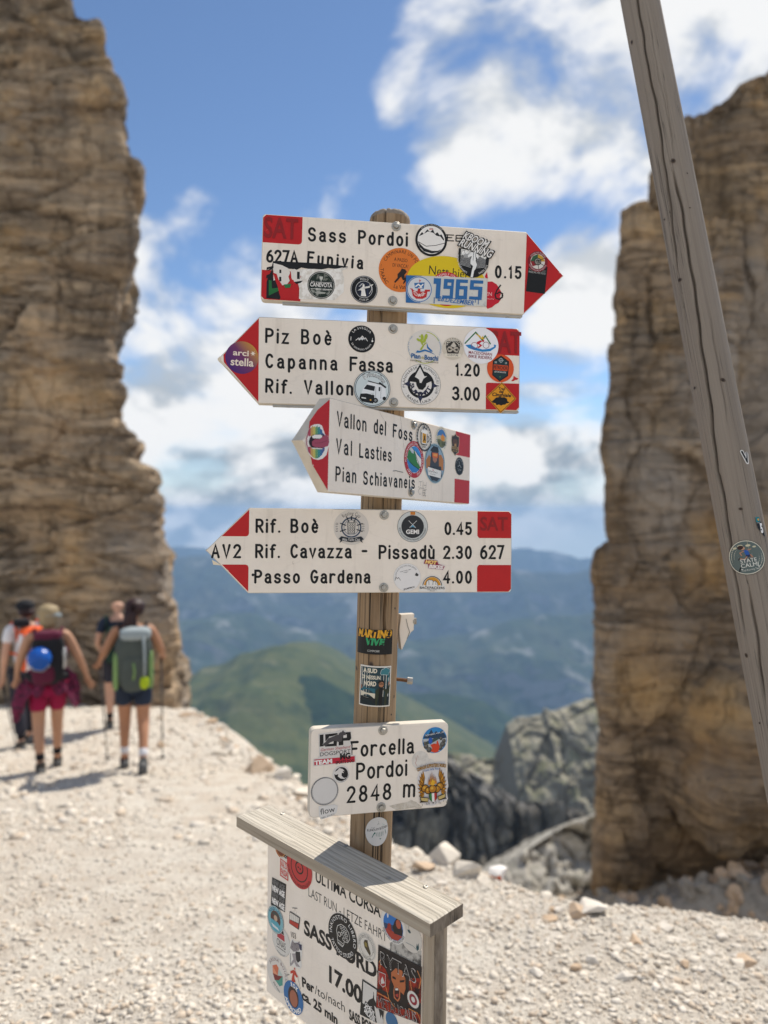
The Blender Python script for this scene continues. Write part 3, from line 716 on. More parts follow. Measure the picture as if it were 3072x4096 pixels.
# panel, backing and the side batten
PX0, PX1, PZ0, PZ1, PY = -.1805, .2185, -.326, -.0215, -.0165
mb = MB(); mb.box(((PX0 + PX1) / 2, PY + .002, (PZ0 + PZ1) / 2), (PX1 - PX0, .004, PZ1 - PZ0), WHITE, bev=.0008)
panel_mb = mb; panel = mb.build('poster_panel', nb); panel.matrix_local = NBi
mb = MB(); mb.box(((PX0 + PX1) / 2 + .002, PY + .0136, (PZ0 + PZ1) / 2), (PX1 - PX0 - .012, .019, PZ1 - PZ0 - .006), WBATTEN)
o = mb.build('backing_board', nb); o.matrix_local = NBi
mb = MB(); mb.box((.2275, PY + .021, -.0215 - .32), (.017, .038, .64), WBATTEN, bev=.0012)
bt = mb.build('side_batten', nb); bt.matrix_local = NBi
mb = MB(); mb.box((.2365, PY + .019, -.0215 - .32), (.0012, .020, .64), WEND); o = mb.build('grooved_edge', bt)
for zc in (-.07, -.25):
    mb = MB(); mb.box((-.008, PY + .0395, zc), (.11, .033, .035), WBATTEN, bev=.001)
    o = mb.build('mounting_block', nb); o.matrix_local = NBi
sF = Plane(BMt, CF, face=PY)

# ================================================================ leaning pole at the right
QA = Vector((.544, 1.51, 1.089)); QB = Vector((.623, 1.275, .0664)); dq = (QB - QA)
q_lo = QA + dq * 2.535; q_hi = QA - dq * .75
QM = pole_M(q_lo, q_hi); QL = (q_hi - q_lo).length
class Ax: pass
G3, G4, G7, G8 = ((2300, 200), .7683), ((2300, 1900), .859), ((2850, 1750), .2943), ((2440, 0), .452)
q3, q4, q7, q8 = [Round(QM, g, .0378) for g in (G3, G4, G7, G8)]
kq = MB()
for (sf, x, y, r) in ((q3, 511, 577, 9), (q3, 546, 1197, 9), (q3, 623, 1760, 7), (q3, 770, 1718, 9), (q3, 466, 883, 5), (q3, 598, 822, 3), (q3, 584, 642, 3), (q4, 771, 158, 6), (q4, 798, 840, 8), (q4, 860, 1155, 4), (q8, 193, 374, 14)): knot(sf, x, y, r, kq)
qc = [(cr(q8, [(225, -300), (240, 0), (300, 400), (380, 800), (460, 1300), (520, 1750), (575, 2200)]) + cr(q3, [(500, 900), (540, 1180)]), .0019, .012),
      (cr(q3, [(505, 610), (560, 850), (600, 1100), (640, 1400), (690, 1750), (745, 2210)]) + cr(q4, [(672, 0), (715, 280), (745, 470), (790, 760)]), .0021, .013),
      (cr(q4, [(800, 480), (830, 650), (865, 900), (893, 1100)]), .0018, .009), (cr(q3, [(553, 1205), (575, 1450), (625, 1700)]), .0007, .003), (cr(q3, [(450, 100), (500, 420), (530, 560)]), .0006, .0025),
      (cr(q3, [(690, 1300), (740, 1600), (800, 2000)]), .0006, .0025), (cr(q4, [(745, 10), (790, 230), (800, 300)]), .0006, .003), (cr(q8, [(330, 100), (420, 600), (520, 1100), (600, 1500)]), .0006, .0025)]
lp = round_pole('leaning_pole', QM, QL, .0378, .0372, WPOLE, qc, n=240, nz=420, extra=kq, seed=4)
tag(lp, 'weathered grey round pole leaning at the right, split by long cracks', 'pole')
# ================================================================ ground, rocks, mountains
GX = [(-40, 15.5), (-9, 15), (-5.2, 14.2), (-3.6, 13.0), (-2.2, 9.6), (-.77, 6.2), (.09, 4.3), (.95, 3.02), (1.61, 2.68), (3, 2.35), (6, 2.0), (12, 1.5), (40, -3)]
GY = [(-40, 1.5), (0, 1.5), (1.5, 1.53), (2.3, 1.625), (4, 1.965), (7.1, 2.577), (8.8, 2.905), (10, 3.03), (12, 3.38), (14, 3.85), (20, 5.2), (60, 14)]
gx0, gx1 = np.array(GX).T; gy0, gy1 = np.array(GY).T
def ground_z(x, y, fine=True):
    x = np.asarray(x, float); y = np.asarray(y, float)
    p2 = np.stack([x, y, x * 0], -1)
    e = np.interp(x, gx0, gx1) + .55 * fbm(p2 * .55, 3, .5, 3) * np.clip((5 - x) / 6, .3, 1) * np.clip((x + 6) / 3, .2, 1)
    zp = -np.interp(y, gy0, gy1)
    d = np.maximum(y - e, 0) * .8
    fall = np.where(d < 1.2, .55 * d * d / 1.2 * 1.1, .605 * 1.2 + (d - 1.2) * 1.05)
    z = zp - fall
    z = z + .035 * fbm(p2 * .8, 3, .5, 11)
    amp = .012 + .05 * np.exp(-((y - e) / .7) ** 2)              # loose, lumpy lip
    z = z + amp * fbm(p2 * 3.2, 4, .6, 21)
    if fine: z = z + .008 * fbm(p2 * 14, 3, .6, 31)
    return z
def gz(x, y): return float(ground_z(np.array([x]), np.array([y]))[0])

m, t, b = newmat('limestone_gravel'); GRAVEL = m
geo = t.n('ShaderNodeNewGeometry').outputs['Position']
big = t.noise(geo, .55, 4, .6); mid = t.noise(geo, 4.5, 6, .65); fn = t.noise(geo, 34, 6, .7); fn2 = t.noise(geo, 120, 3, .6)
c = t.mix(t.ramp(big, [(.35, 0), (.65, 1)]), (.63, .57, .49), (.61, .52, .42))
c = t.mix(t.ramp(mid, [(.4, 0), (.7, 1)]), c, (.74, .69, .60))
c = t.mix(t.math('MULTIPLY', t.ramp(fn, [(.25, 1), (.48, 0)]), .7), c, (.235, .19, .145))
c = t.mix(t.math('MULTIPLY', t.ramp(fn2, [(.55, 0), (.75, 1)]), .55), c, (.68, .63, .56))
t.l(c, b.inputs['Base Color']); b.inputs['Roughness'].default_value = .95; b.inputs['Specular IOR Level'].default_value = .1
bp = t.n('ShaderNodeBump'); bp.inputs['Strength'].default_value = .9; bp.inputs['Distance'].default_value = .03
t.l(t.math('ADD', fn, t.math('MULTIPLY', fn2, .35)), bp.inputs['Height']); t.l(bp.outputs[0], b.inputs['Normal'])
def rock_mat(name, cols, scale=1.0, streak=(.125, .095, .072), strat=1.0, bump=.8):
    m, t, b = newmat(name)
    g = t.n('ShaderNodeNewGeometry').outputs['Position']
    lay = t.noise(t.mapping(g, scale=(.14 * scale, .14 * scale, 1.1 * scale * strat)), 1.0, 8, .62, .5)
    blo = t.noise(t.mapping(g, scale=(.5 * scale, .5 * scale, .35 * scale)), 1.0, 7, .62, .3)
    ver = t.noise(t.mapping(g, scale=(1.5 * scale, 1.5 * scale, .13 * scale)), 1.0, 6, .6, .4)
    fi = t.noise(g, 5.5 * scale, 7, .68); stain = t.ramp(t.noise(t.mapping(g, scale=(.22 * scale, .22 * scale, .12 * scale), loc=(3, 8, 2)), 1.0, 5, .6, .5), [(.46, 0), (.64, 1)])
    c = t.ramp(lay, [(.30, cols[2]), (.45, cols[0]), (.58, cols[1]), (.72, cols[0])])
    c = t.mix(t.ramp(blo, [(.42, 0), (.66, 1)]), c, cols[3])
    c = t.mix(t.math('MULTIPLY', t.ramp(ver, [(.52, 0), (.72, 1)]), .75), c, streak)
    c = t.mix(t.math('MULTIPLY', stain, .6), c, tuple(x * .42 for x in cols[3]))
    c = t.mix(t.math('MULTIPLY', t.ramp(fi, [(.28, 1), (.5, 0)]), .7), c, tuple(x * .45 for x in cols[0]))
    c = t.mix(t.math('MULTIPLY', t.ramp(fi, [(.58, 0), (.8, 1)]), .5), c, tuple(min(1, x * 1.7) for x in cols[1]))
    thin = t.noise(t.mapping(g, scale=(.55 * scale, .55 * scale, 6.5 * scale * strat)), 1.0, 5, .6, .6)
    jt = t.ramp(t.math('ABSOLUTE', t.math('SUBTRACT', thin, .5)), [(0, 1), (.035, 0)]); jt = t.math('MULTIPLY', jt, t.ramp(blo, [(.38, 0), (.55, 1)]))
    vt = t.ramp(t.math('ABSOLUTE', t.math('SUBTRACT', t.noise(t.mapping(g, scale=(1.1 * scale, 1.1 * scale, .16 * scale), loc=(8, 3, 1)), 1.0, 5, .6, .3), .5)), [(0, 1), (.022, 0)]); vt = t.math('MULTIPLY', vt, t.ramp(lay, [(.42, 0), (.55, 1)]))
    c = t.mix(t.math('MULTIPLY', jt, .62), c, tuple(x * .38 for x in cols[0])); c = t.mix(t.math('MULTIPLY', vt, .6), c, tuple(x * .3 for x in cols[0]))
    c = t.mix(t.math('MULTIPLY', t.ramp(thin, [(.56, 0), (.75, 1)]), .45), c, tuple(min(1, x * 1.35) for x in cols[1]))
    c = t.mix(t.math('MULTIPLY', t.ramp(t.noise(t.mapping(g, scale=(.4 * scale, .4 * scale, .5 * scale), loc=(1, 6, 9)), 1.0, 6, .62), [(.54, 0), (.68, 1)]), .7), c, (cols[1][0] * 1.12, cols[1][1] * .98, cols[1][2] * .72))
    fi = t.math('SUBTRACT', fi, t.math('ADD', t.math('MULTIPLY', vt, .5), t.math('MULTIPLY', jt, .45)))
    c = t.mix(t.math('MULTIPLY', t.ramp(t.noise(t.mapping(g, scale=(.35 * scale, .35 * scale, .22 * scale), loc=(4, 4, 4)), 1.0, 6, .6), [(.5, 0), (.62, 1)]), .7), c, tuple((x + y) / 2 * 1.05 for x, y in zip(cols[3], (.36, .36, .36))))
    t.l(c, b.inputs['Base Color']); b.inputs['Roughness'].default_value = .95; b.inputs['Specular IOR Level'].default_value = .1
    bp = t.n('ShaderNodeBump'); bp.inputs['Strength'].default_value = bump; bp.inputs['Distance'].default_value = .25 / scale
    t.l(t.math('ADD', fi, t.math('MULTIPLY', lay, .8)), bp.inputs['Height']); t.l(bp.outputs[0], b.inputs['Normal'])
    return m
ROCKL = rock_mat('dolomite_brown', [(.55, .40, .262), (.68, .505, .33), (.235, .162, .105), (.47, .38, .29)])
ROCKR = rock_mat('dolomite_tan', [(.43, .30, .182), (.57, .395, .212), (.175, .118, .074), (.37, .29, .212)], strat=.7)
STONE = simple('pale_stone', (.64, .575, .485), .95, 0, .28, 9, .8); STONE2 = simple('tan_stone', (.53, .395, .275), .95, 0, .3, 9, .8); STONE3 = simple('white_stone', (.66, .60, .52), .95, 0, .2, 9, .8)

STONE4 = simple('beige_stone', (.57, .47, .365), .95, 0, .3, 9, .8)
def grid_faces(nu, nv, closed=False):
    i = np.arange(nu - (0 if closed else 1)); j = np.arange(nv - 1); I, J = np.meshgrid(i, j, indexing='ij')
    a = I * nv + J; b2 = ((I + 1) % nu) * nv + J
    return np.stack([a, b2, b2 + 1, a + 1], -1).reshape(-1, 4)
xs = np.concatenate([np.linspace(-34, -10, 40)[:-1], np.linspace(-10, -4.2, 75)[:-1], np.linspace(-4.2, 3.2, 240)[:-1], np.linspace(3.2, 9, 60)[:-1], np.linspace(9, 34, 36)])
ys = np.concatenate([np.linspace(-24, 0, 36)[:-1], np.linspace(0, 1.8, 30)[:-1], np.linspace(1.8, 7, 215)[:-1], np.linspace(7, 15, 150)[:-1], np.linspace(15, 40, 60)])
X, Y = np.meshgrid(xs, ys, indexing='ij'); Z = ground_z(X.ravel(), Y.ravel()).reshape(X.shape)
g = link_mesh('ground', np.stack([X, Y, Z], -1).reshape(-1, 3), grid_faces(len(xs), len(ys)), GRAVEL, None, None, True); tag(g, kind='structure')

# ---- gravel: uncountable small stones, one object
def ico(sub):
    bm = bmesh.new(); bmesh.ops.create_icosphere(bm, subdivisions=sub, radius=1); bm.verts.index_update()
    v = np.array([q.co[:] for q in bm.verts]); f = np.array([[q.index for q in fc.verts] for fc in bm.faces]); bm.free(); return v, f
rng = np.random.default_rng(5)
iv, jf = ico(1)
def stones(n, yr, xr, smin, smax, name, mats, near=True):
    n = int(n * 1.7)
    if near: y = yr[0] + (yr[1] - yr[0]) * rng.random(n) ** 1.25
    else: y = rng.uniform(*yr, n)
    x = rng.uniform(0, 1, n) * (xr[1] - xr[0]) + xr[0]
    x = x * np.maximum(y, .8)
    e = np.interp(x, gx0, gx1); ok = (y < e + .5) & (rng.random(n) < .22 + .9 * np.clip(.45 + 1.2 * fbm(np.stack([x * .9, y * .6, x * 0], -1), 3, .5, 77) + .9 * np.exp(-((y - e) / .8) ** 2), 0, 1)); x, y = x[ok], y[ok]; n = len(x)
    s = smin * (smax / smin) ** (rng.random(n) ** 2.6)
    z = ground_z(x, y) + s * .15
    V = np.empty((n, len(iv), 3)); nb_ = 12
    base = []
    for k in range(nb_):
        q = iv * (1 + .55 * rng.uniform(-1, 1, (len(iv), 1))); q = q * rng.uniform(.5, 1.3, 3) * np.array([1, 1, .6]); base.append(q)
    base = np.array(base)[rng.integers(0, nb_, n)]
    a = rng.uniform(0, 6.283, n); ca, sa = np.cos(a)[:, None], np.sin(a)[:, None]
    V[:, :, 0] = (base[:, :, 0] * ca - base[:, :, 1] * sa) * s[:, None] + x[:, None]
    V[:, :, 1] = (base[:, :, 0] * sa + base[:, :, 1] * ca) * s[:, None] + y[:, None]
    V[:, :, 2] = base[:, :, 2] * s[:, None] + z[:, None]
    Fc = (jf[None] + (np.arange(n) * len(iv))[:, None, None]).reshape(-1, 3)
    mi = np.repeat(rng.choice(len(mats), n, p=[.6, .2, .2]), len(jf))
    return link_mesh(name, V.reshape(-1, 3), Fc, mats, mi)
tag(stones(42000, (1.4, 5.4), (-.62, .62), .0028, .017, 'gravel', [STONE, STONE4, STONE3]), kind='stuff')
tag(stones(11000, (4.2, 13), (-.6, .35), .006, .045, 'gravel', [STONE, STONE4, STONE3], False), kind='stuff')

# ---- single boulders along the lip
bv, bf = ico(3)
def boulder(x, y, s, sq, mat, seed, label, cat='boulder', group=None, z=None, name='boulder'):
    r = np.random.default_rng(seed); n = int(r.integers(13, 22)); q = r.normal(size=(n, 3)); q /= np.linalg.norm(q, axis=1)[:, None]
    q = q * r.uniform(.75, 1.15, (n, 1)) * np.array([r.uniform(1.0, 1.5), r.uniform(.8, 1.1), r.uniform(.5, .85)])
    bm = bmesh.new()
    for c in q: bm.verts.new(c * s * .8)
    h = bmesh.ops.convex_hull(bm, input=bm.verts[:]); bmesh.ops.delete(bm, geom=[v for v in h['geom_interior'] if isinstance(v, bmesh.types.BMVert)], context='VERTS')
    bmesh.ops.bevel(bm, geom=bm.edges[:], offset=s * .05, segments=2, affect='EDGES', profile=.6, clamp_overlap=True)
    bm.verts.index_update(); v = np.array([t_.co[:] for t_ in bm.verts]); v = v + (.035 * s * fbm(v / s * 3.1 + seed, 3, .6, seed))[:, None] * v / (np.linalg.norm(v, axis=1)[:, None] + 1e-9)
    f = [[t_.index for t_ in fc.verts] for fc in bm.faces]; bm.free()
    z = gz(x, y) + s * .16 if z is None else z
    o = link_mesh(name, v.tolist(), f, mat, None, None, False); o.location = (x, y, z); o.rotation_euler = (0, 0, seed * 1.3)
    return tag(o, label, cat, group)
def on_ground(X1, Y1):                                       # where a pixel of the 1659 view meets the ground
    lo, hi = 1.5, 30
    for d in np.linspace(1.6, 20, 500):
        p = scr(X1, Y1, d)
        if p.z < gz(p.x, p.y): return p.x, p.y
    return p.x, p.y
BL = [(560, 1668, 0.170, STONE2, 'rusty brown boulder on the lip of the gravel slope'), (500, 1628, 0.120, STONE3, 'pale boulder on the lip of the slope, next left of the rusty one'), (480, 1592, 0.110, STONE3, 'white boulder high on the lip of the slope'),
      (437, 1570, 0.100, STONE3, 'pale rounded boulder on the lip just right of the trekking hikers'), (410, 1548, 0.160, STONE2, 'tan block at the foot of the left cliff corner'), (610, 1680, 0.130, STONE3, 'whitish boulder right of the rusty boulder'),
      (655, 1715, 0.110, STONE, 'grey cream boulder left of the notice board roof'), (900, 1838, 0.130, STONE2, 'orange tan slab on the lip right behind the signpost'), (960, 1870, 0.170, STONE, 'flat cream slab on the lip to the right of the signpost'),
      (1010, 1890, 0.080, STONE, 'small cream block beside the flat slab'), (1180, 1946, 0.045, STONE, 'lone upright stone on the lip left of the right cliff'), (1370, 2042, 0.042, STONE2, 'brown cube shaped stone lying on the right gravel'),
      (1335, 2060, 0.027, STONE, 'cream stone next to the brown cube shaped one'), (1280, 2085, 0.042, STONE3, 'pale wedge shaped rock on the right gravel'), (1245, 2095, 0.027, STONE2, 'small tan stone left of the pale wedge rock'),
      (1480, 2100, 0.027, STONE2, 'rust coloured stone in the right gravel'), (1610, 2080, 0.042, STONE2, 'grey brown stone at the right edge of the gravel'), (1420, 2140, 0.030, STONE3, 'whitish stone low in the right gravel'), (1160, 2110, 0.030, STONE3, 'bright stone right of the notice board'),
      (1560, 2030, 0.030, STONE3, 'pale stone on the far right lip'), (1440, 2010, 0.050, STONE3, 'cream stone on the right lip'), (350, 1614, 0.090, STONE2, 'low reddish stone on the path right of the dark haired hiker')]
for i, (x, y, s, mt, lb) in enumerate(BL):
    p = on_ground(x, y); boulder(p[0], p[1], s, 1, mt, i + 3, lb, group='loose stones along the edge of the slope')
rl = np.random.default_rng(12)                 # many more broken rocks along the lip, nothing tells them apart
for i in range(70):
    x = -3.7 + 5.6 * rl.random() ** .9; e = float(np.interp(x, gx0, gx1)); y = e - abs(rl.normal(0, .35)) + .12; sz = .025 + .07 * rl.random() ** 2.4 + (.03 if x < -1 else 0)
    boulder(x, y, sz, 1, (STONE, STONE3, STONE2, STONE)[i % 4], 100 + i, 'pale broken rock among the rubble along the lip of the gravel slope', 'rock', 'rubble rocks along the lip', name='broken_rock')
p = on_ground(1078, 1906)
mk = MB()
o = boulder(p[0], p[1] + .03, .070, 1, pm('e9e4de', .8), 60, 'rounded stone painted white above orange, trail mark at the edge', 'marker stone', z=gz(p[0], p[1]) + .035, name='marker_stone')
o.data.materials.append(pm('c4552e', .8))
for f in o.data.polygons:
    cz = sum(o.data.vertices[i].co.z for i in f.vertices) / 3; cx = sum(o.data.vertices[i].co.x for i in f.vertices) / 3
    if cz < -.005: f.material_index = 1
o.rotation_euler = (0, 0, .4)

# ---- the two rock towers: closed walls of layered dolomite
def cells(p, seed):
    """numpy Voronoi: distance to the nearest and second nearest seed, a random number and the offset of the nearest"""
    i = np.floor(p).astype(np.int64); f1 = np.full(len(p), 9.0); f2 = f1.copy(); rid = np.zeros(len(p)); vec = np.zeros_like(p)
    for dx in (-1, 0, 1):
        for dy in (-1, 0, 1):
            for dz in (-1, 0, 1):
                a, b_, c_ = i[:, 0] + dx, i[:, 1] + dy, i[:, 2] + dz
                q = np.stack([a + _hash(a, b_, c_, seed), b_ + _hash(a, b_, c_, seed + 1), c_ + _hash(a, b_, c_, seed + 2)], -1)
                d_ = p - q; d = np.sqrt((d_ ** 2).sum(1)); k = d < f1
                f2 = np.where(k, f1, np.minimum(f2, d)); rid = np.where(k, _hash(a, b_, c_, seed + 3), rid); vec = np.where(k[:, None], d_, vec); f1 = np.where(k, d, f1)
    return f1, f2, rid, vec
def blocks(p, amp, crack, seed):                # angular blocks: each cell stands in or out and is tilted its own way
    f1, f2, r, v = cells(p, seed)
    g = np.stack([np.sin(r * 91.7), np.sin(r * 57.3 + 1), np.sin(r * 131.9 + 2)], -1)
    return amp * ((r - .5) * 1.1 + (v * g).sum(1) * .55) - crack * np.exp(-((f2 - f1) / .09) ** 2)
def tower(name, xl, xr, top, y0, y1, zb, step, seed, mat, label, ledge, ani, bed=1.0):
    """xl, xr: flanks as functions of height; top: skyline as a function of x; the plan is a slab with rounded corners"""
    w, dp, cr_ = float(xr(0) - xl(0)), y1 - y0, .4
    per = []; nf = int(w / step); nk = int(dp / step / 1.3)
    def corner(cx, cy, a0): return [(cx + cr_ * math.cos(R(a)), cy + cr_ * math.sin(R(a)), math.cos(R(a)), math.sin(R(a))) for a in np.linspace(a0, a0 + 90, int(1.57 * cr_ / step))]
    per += [(x, 0, 0, -1) for x in np.linspace(cr_, w - cr_, nf)[1:-1]] + corner(w - cr_, cr_, -90) + [(w, y, 1, 0) for y in np.linspace(cr_, dp - cr_, nk)[1:-1]] + corner(w - cr_, dp - cr_, 0)[::3]
    per += [(x, dp, 0, 1) for x in np.linspace(w - cr_, cr_, 40)[1:-1]] + corner(cr_, dp - cr_, 90)[::3] + [(0, y, -1, 0) for y in np.linspace(dp - cr_, cr_, nk)[1:-1]] + corner(cr_, cr_, 180)
    per = np.array(per); nt = len(per); fx = per[:, 0] / w; nz = int((float(top(np.array([xl(0) * .5 + xr(0) * .5]))[0]) - zb) / step)
    tx_ = np.array([float(top(np.array([float(xl(0)) * (1 - q) + float(xr(0)) * q]))[0]) for q in fx])
    Vv = np.linspace(0, 1, nz)[None]; Zt = zb + Vv * (tx_[:, None] - zb); Yy = y0 + np.repeat(per[:, 1][:, None], nz, 1); back = Yy - y0
    L, Rg = xl(Zt), xr(Zt)                      # the flanks draw back behind the front corner
    L = np.where(L > 0, L * Yy / y0 + .06 * back, L); Rg = np.where(Rg < 0, Rg * Yy / y0 - .03 * back, Rg)
    X = L + (Rg - L) * fx[:, None]
    P = np.stack([X, Yy, Zt], -1).reshape(-1, 3)
    wv = np.stack([fbm(P * .45 + k * 9.1, 3, .5, seed + k) for k in range(3)], -1)
    Q = P + wv * np.array([.5, .5, .28])
    zz = Q[:, 2]
    def beds(h, sd):
        q = zz / h; lay = np.floor(q).astype(np.int64); f = q - lay
        r0 = _hash(lay, lay * 0 + 5, lay * 0, sd) - .5; r1 = _hash(lay + 1, lay * 0 + 5, lay * 0, sd) - .5
        gate = np.clip(.5 + 1.6 * fbm(np.stack([P[:, 0] * .5, P[:, 1] * .5, zz * .4], -1), 2, .5, sd + 4), 0, 1)
        return gate * (r0 + (r1 - r0) * np.clip((f - .9) / .1, 0, 1) - .55 * np.exp(-(f / .07) ** 2) * _hash(lay, lay * 0 + 9, lay * 0, sd))
    fis = fbm(np.stack([P[:, 0] * .7 + .5 * wv[:, 0], P[:, 1] * .7, P[:, 2] * .06], -1), 4, .55, seed + 5, True)
    disp = ledge * bed * (.70 * beds(1.7, seed + 20) + .42 * beds(.62, seed + 30) + .16 * beds(.23, seed + 35)) - ledge * .9 * np.clip(fis - .5, 0, 1) + ledge * .38 * fbm(P * np.array([.5, .5, .6]), 3, .5, seed + 7)
    disp = disp + blocks(Q * np.array(ani), ledge * .42, ledge * .12, seed + 50) + blocks(Q * np.array(ani) * 2.3, ledge * .16, ledge * .04, seed + 60) + blocks(Q * np.array(ani) * np.array([4, 4, 6.5]), ledge * .06, 0, seed + 70)
    nx = np.repeat(per[:, 2], nz); ny = np.repeat(per[:, 3], nz)
    P[:, 0] += disp * nx * .6; P[:, 1] += disp * ny; P[:, 2] += disp * .18
    Fc = grid_faces(nt, nz, True)
    cap = P.reshape(nt, nz, 3)[:, -1]; cen = cap.mean(0)            # cap in rings towards the middle
    P = list(P); Fc = Fc.tolist(); prev = [i * nz + nz - 1 for i in range(nt)]
    for f in (.85, .6, .3):
        b0 = len(P)
        for i in range(nt):
            q = cen + (cap[i] - cen) * f; P.append(np.array([q[0], q[1], q[2] + .1 * (1 - f)]))
        for i in range(nt): Fc.append([prev[i], prev[(i + 1) % nt], b0 + (i + 1) % nt, b0 + i])
        prev = list(range(b0, b0 + nt))
    Fc.append(prev)
    return tag(link_mesh(name, np.array(P).tolist(), Fc, mat, None, None, False), label, 'cliff')
def prof(pts, d):                               # outline points (photo pixels) -> flank x as a function of height at depth d
    q = sorted([(-(Y - 2048) / F * d, (X - 1536) / F * d) for X, Y in pts]); zs = np.array([a for a, _ in q]); xs_ = np.array([c for _, c in q])
    return lambda z: np.interp(z, zs, xs_)
k1 = .678
LP = [(a * k1, c * k1) for a, c in [(430, -300), (490, 0), (510, 80), (640, 110), (680, 230), (700, 400), (730, 600), (760, 720), (800, 950), (830, 1100), (855, 1330), (830, 1470), (790, 1620), (720, 1740), (730, 1860), (680, 1930), (690, 2060), (715, 2200)]]
LP += [(a * k1, 1400 + c * k1) for a, c in [(760, 230), (780, 440), (840, 490), (835, 570), (800, 610), (790, 650), (900, 700), (930, 790), (950, 980), (1000, 1120), (1050, 1300), (1050, 1420), (1040, 1480), (1060, 1600), (1075, 1900), (1080, 2050), (1120, 2180), (1180, 2500), (1260, 3000)]]
DL = 15.6
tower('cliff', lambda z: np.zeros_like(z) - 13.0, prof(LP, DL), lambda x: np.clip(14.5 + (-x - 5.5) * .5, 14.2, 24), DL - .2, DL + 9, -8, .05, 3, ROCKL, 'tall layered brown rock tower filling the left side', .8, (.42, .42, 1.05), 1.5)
k3 = .7683
RP = [(2300 + a * k3, 200 + c * k3) for a, c in [(255, 780), (235, 815), (220, 900), (210, 1060), (215, 1180), (190, 1250), (175, 1400), (165, 1540), (155, 1700), (135, 1830), (135, 1980), (130, 2060), (150, 2212)]]
RP += [(2300 + a * .859, 1900 + c * .859) for a, c in [(140, 80), (125, 150), (130, 260), (150, 320), (110, 370), (95, 480), (85, 600), (90, 700), (110, 770), (100, 850), (95, 1000), (95, 1300), (100, 1600), (90, 1800), (75, 2040), (60, 2300)]]
DR = 12.5
pl = prof(RP, DR)
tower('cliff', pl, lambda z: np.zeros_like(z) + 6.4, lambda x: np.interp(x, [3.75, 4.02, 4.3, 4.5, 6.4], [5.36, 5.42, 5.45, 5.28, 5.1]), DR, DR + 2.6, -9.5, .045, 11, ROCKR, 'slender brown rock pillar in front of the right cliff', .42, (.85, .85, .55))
SK = [(360, 860), (372, 640), (400, 600), (470, 470), (560, 330), (700, 260), (820, 190), (880, 115), (960, 100), (1005, 85), (1100, 20), (1250, -40)]
skx = np.array([((2300 + a * k3) - 1536) / F * 13.6 for a, _ in SK]); skz = np.array([-((200 + c * k3) - 2048) / F * 13.6 for _, c in SK])
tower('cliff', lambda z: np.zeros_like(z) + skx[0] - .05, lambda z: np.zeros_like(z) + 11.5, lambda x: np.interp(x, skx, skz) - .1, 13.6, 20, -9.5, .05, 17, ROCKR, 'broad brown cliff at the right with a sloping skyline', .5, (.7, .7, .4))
# boulders leaning at the foot of the right cliff
def buttress(name, pts, d, dep, seed, label):
    c = np.mean([[(X - 1536) / F * d, -(Y - 2048) / F * d] for X, Y in pts], 0); xs2 = [(X - 1536) / F * d for X, Y in pts]; zs2 = [-(Y - 2048) / F * d for X, Y in pts]
    w, h = (max(xs2) - min(xs2)) / 2, (max(zs2) - min(zs2)) / 2
    v = ico(5)[0]; f = ico(5)[1]; v = np.sign(v) * np.abs(v) ** .7
    v = v * np.array([w, dep, h]) + np.array([(max(xs2) + min(xs2)) / 2, d + dep, (max(zs2) + min(zs2)) / 2])
    st = fbm(np.stack([v[:, 2] * 1.3, v[:, 0] * .2, v[:, 1] * .2], -1), 4, .6, seed); bl = fbm(v * 1.3, 4, .6, seed + 3)
    nn_ = ico(5)[0]; v = v + nn_ * (.5 * st + .45 * bl)[:, None]
    return tag(link_mesh(name, v, f, ROCKR, None, None, False), label, 'boulder')
buttress('rock_buttress', [(2830, 2700), (3300, 2700), (3300, 3560), (2830, 3560)], 11.0, 1.6, 5, 'rounded rock buttress at the foot of the right cliff')

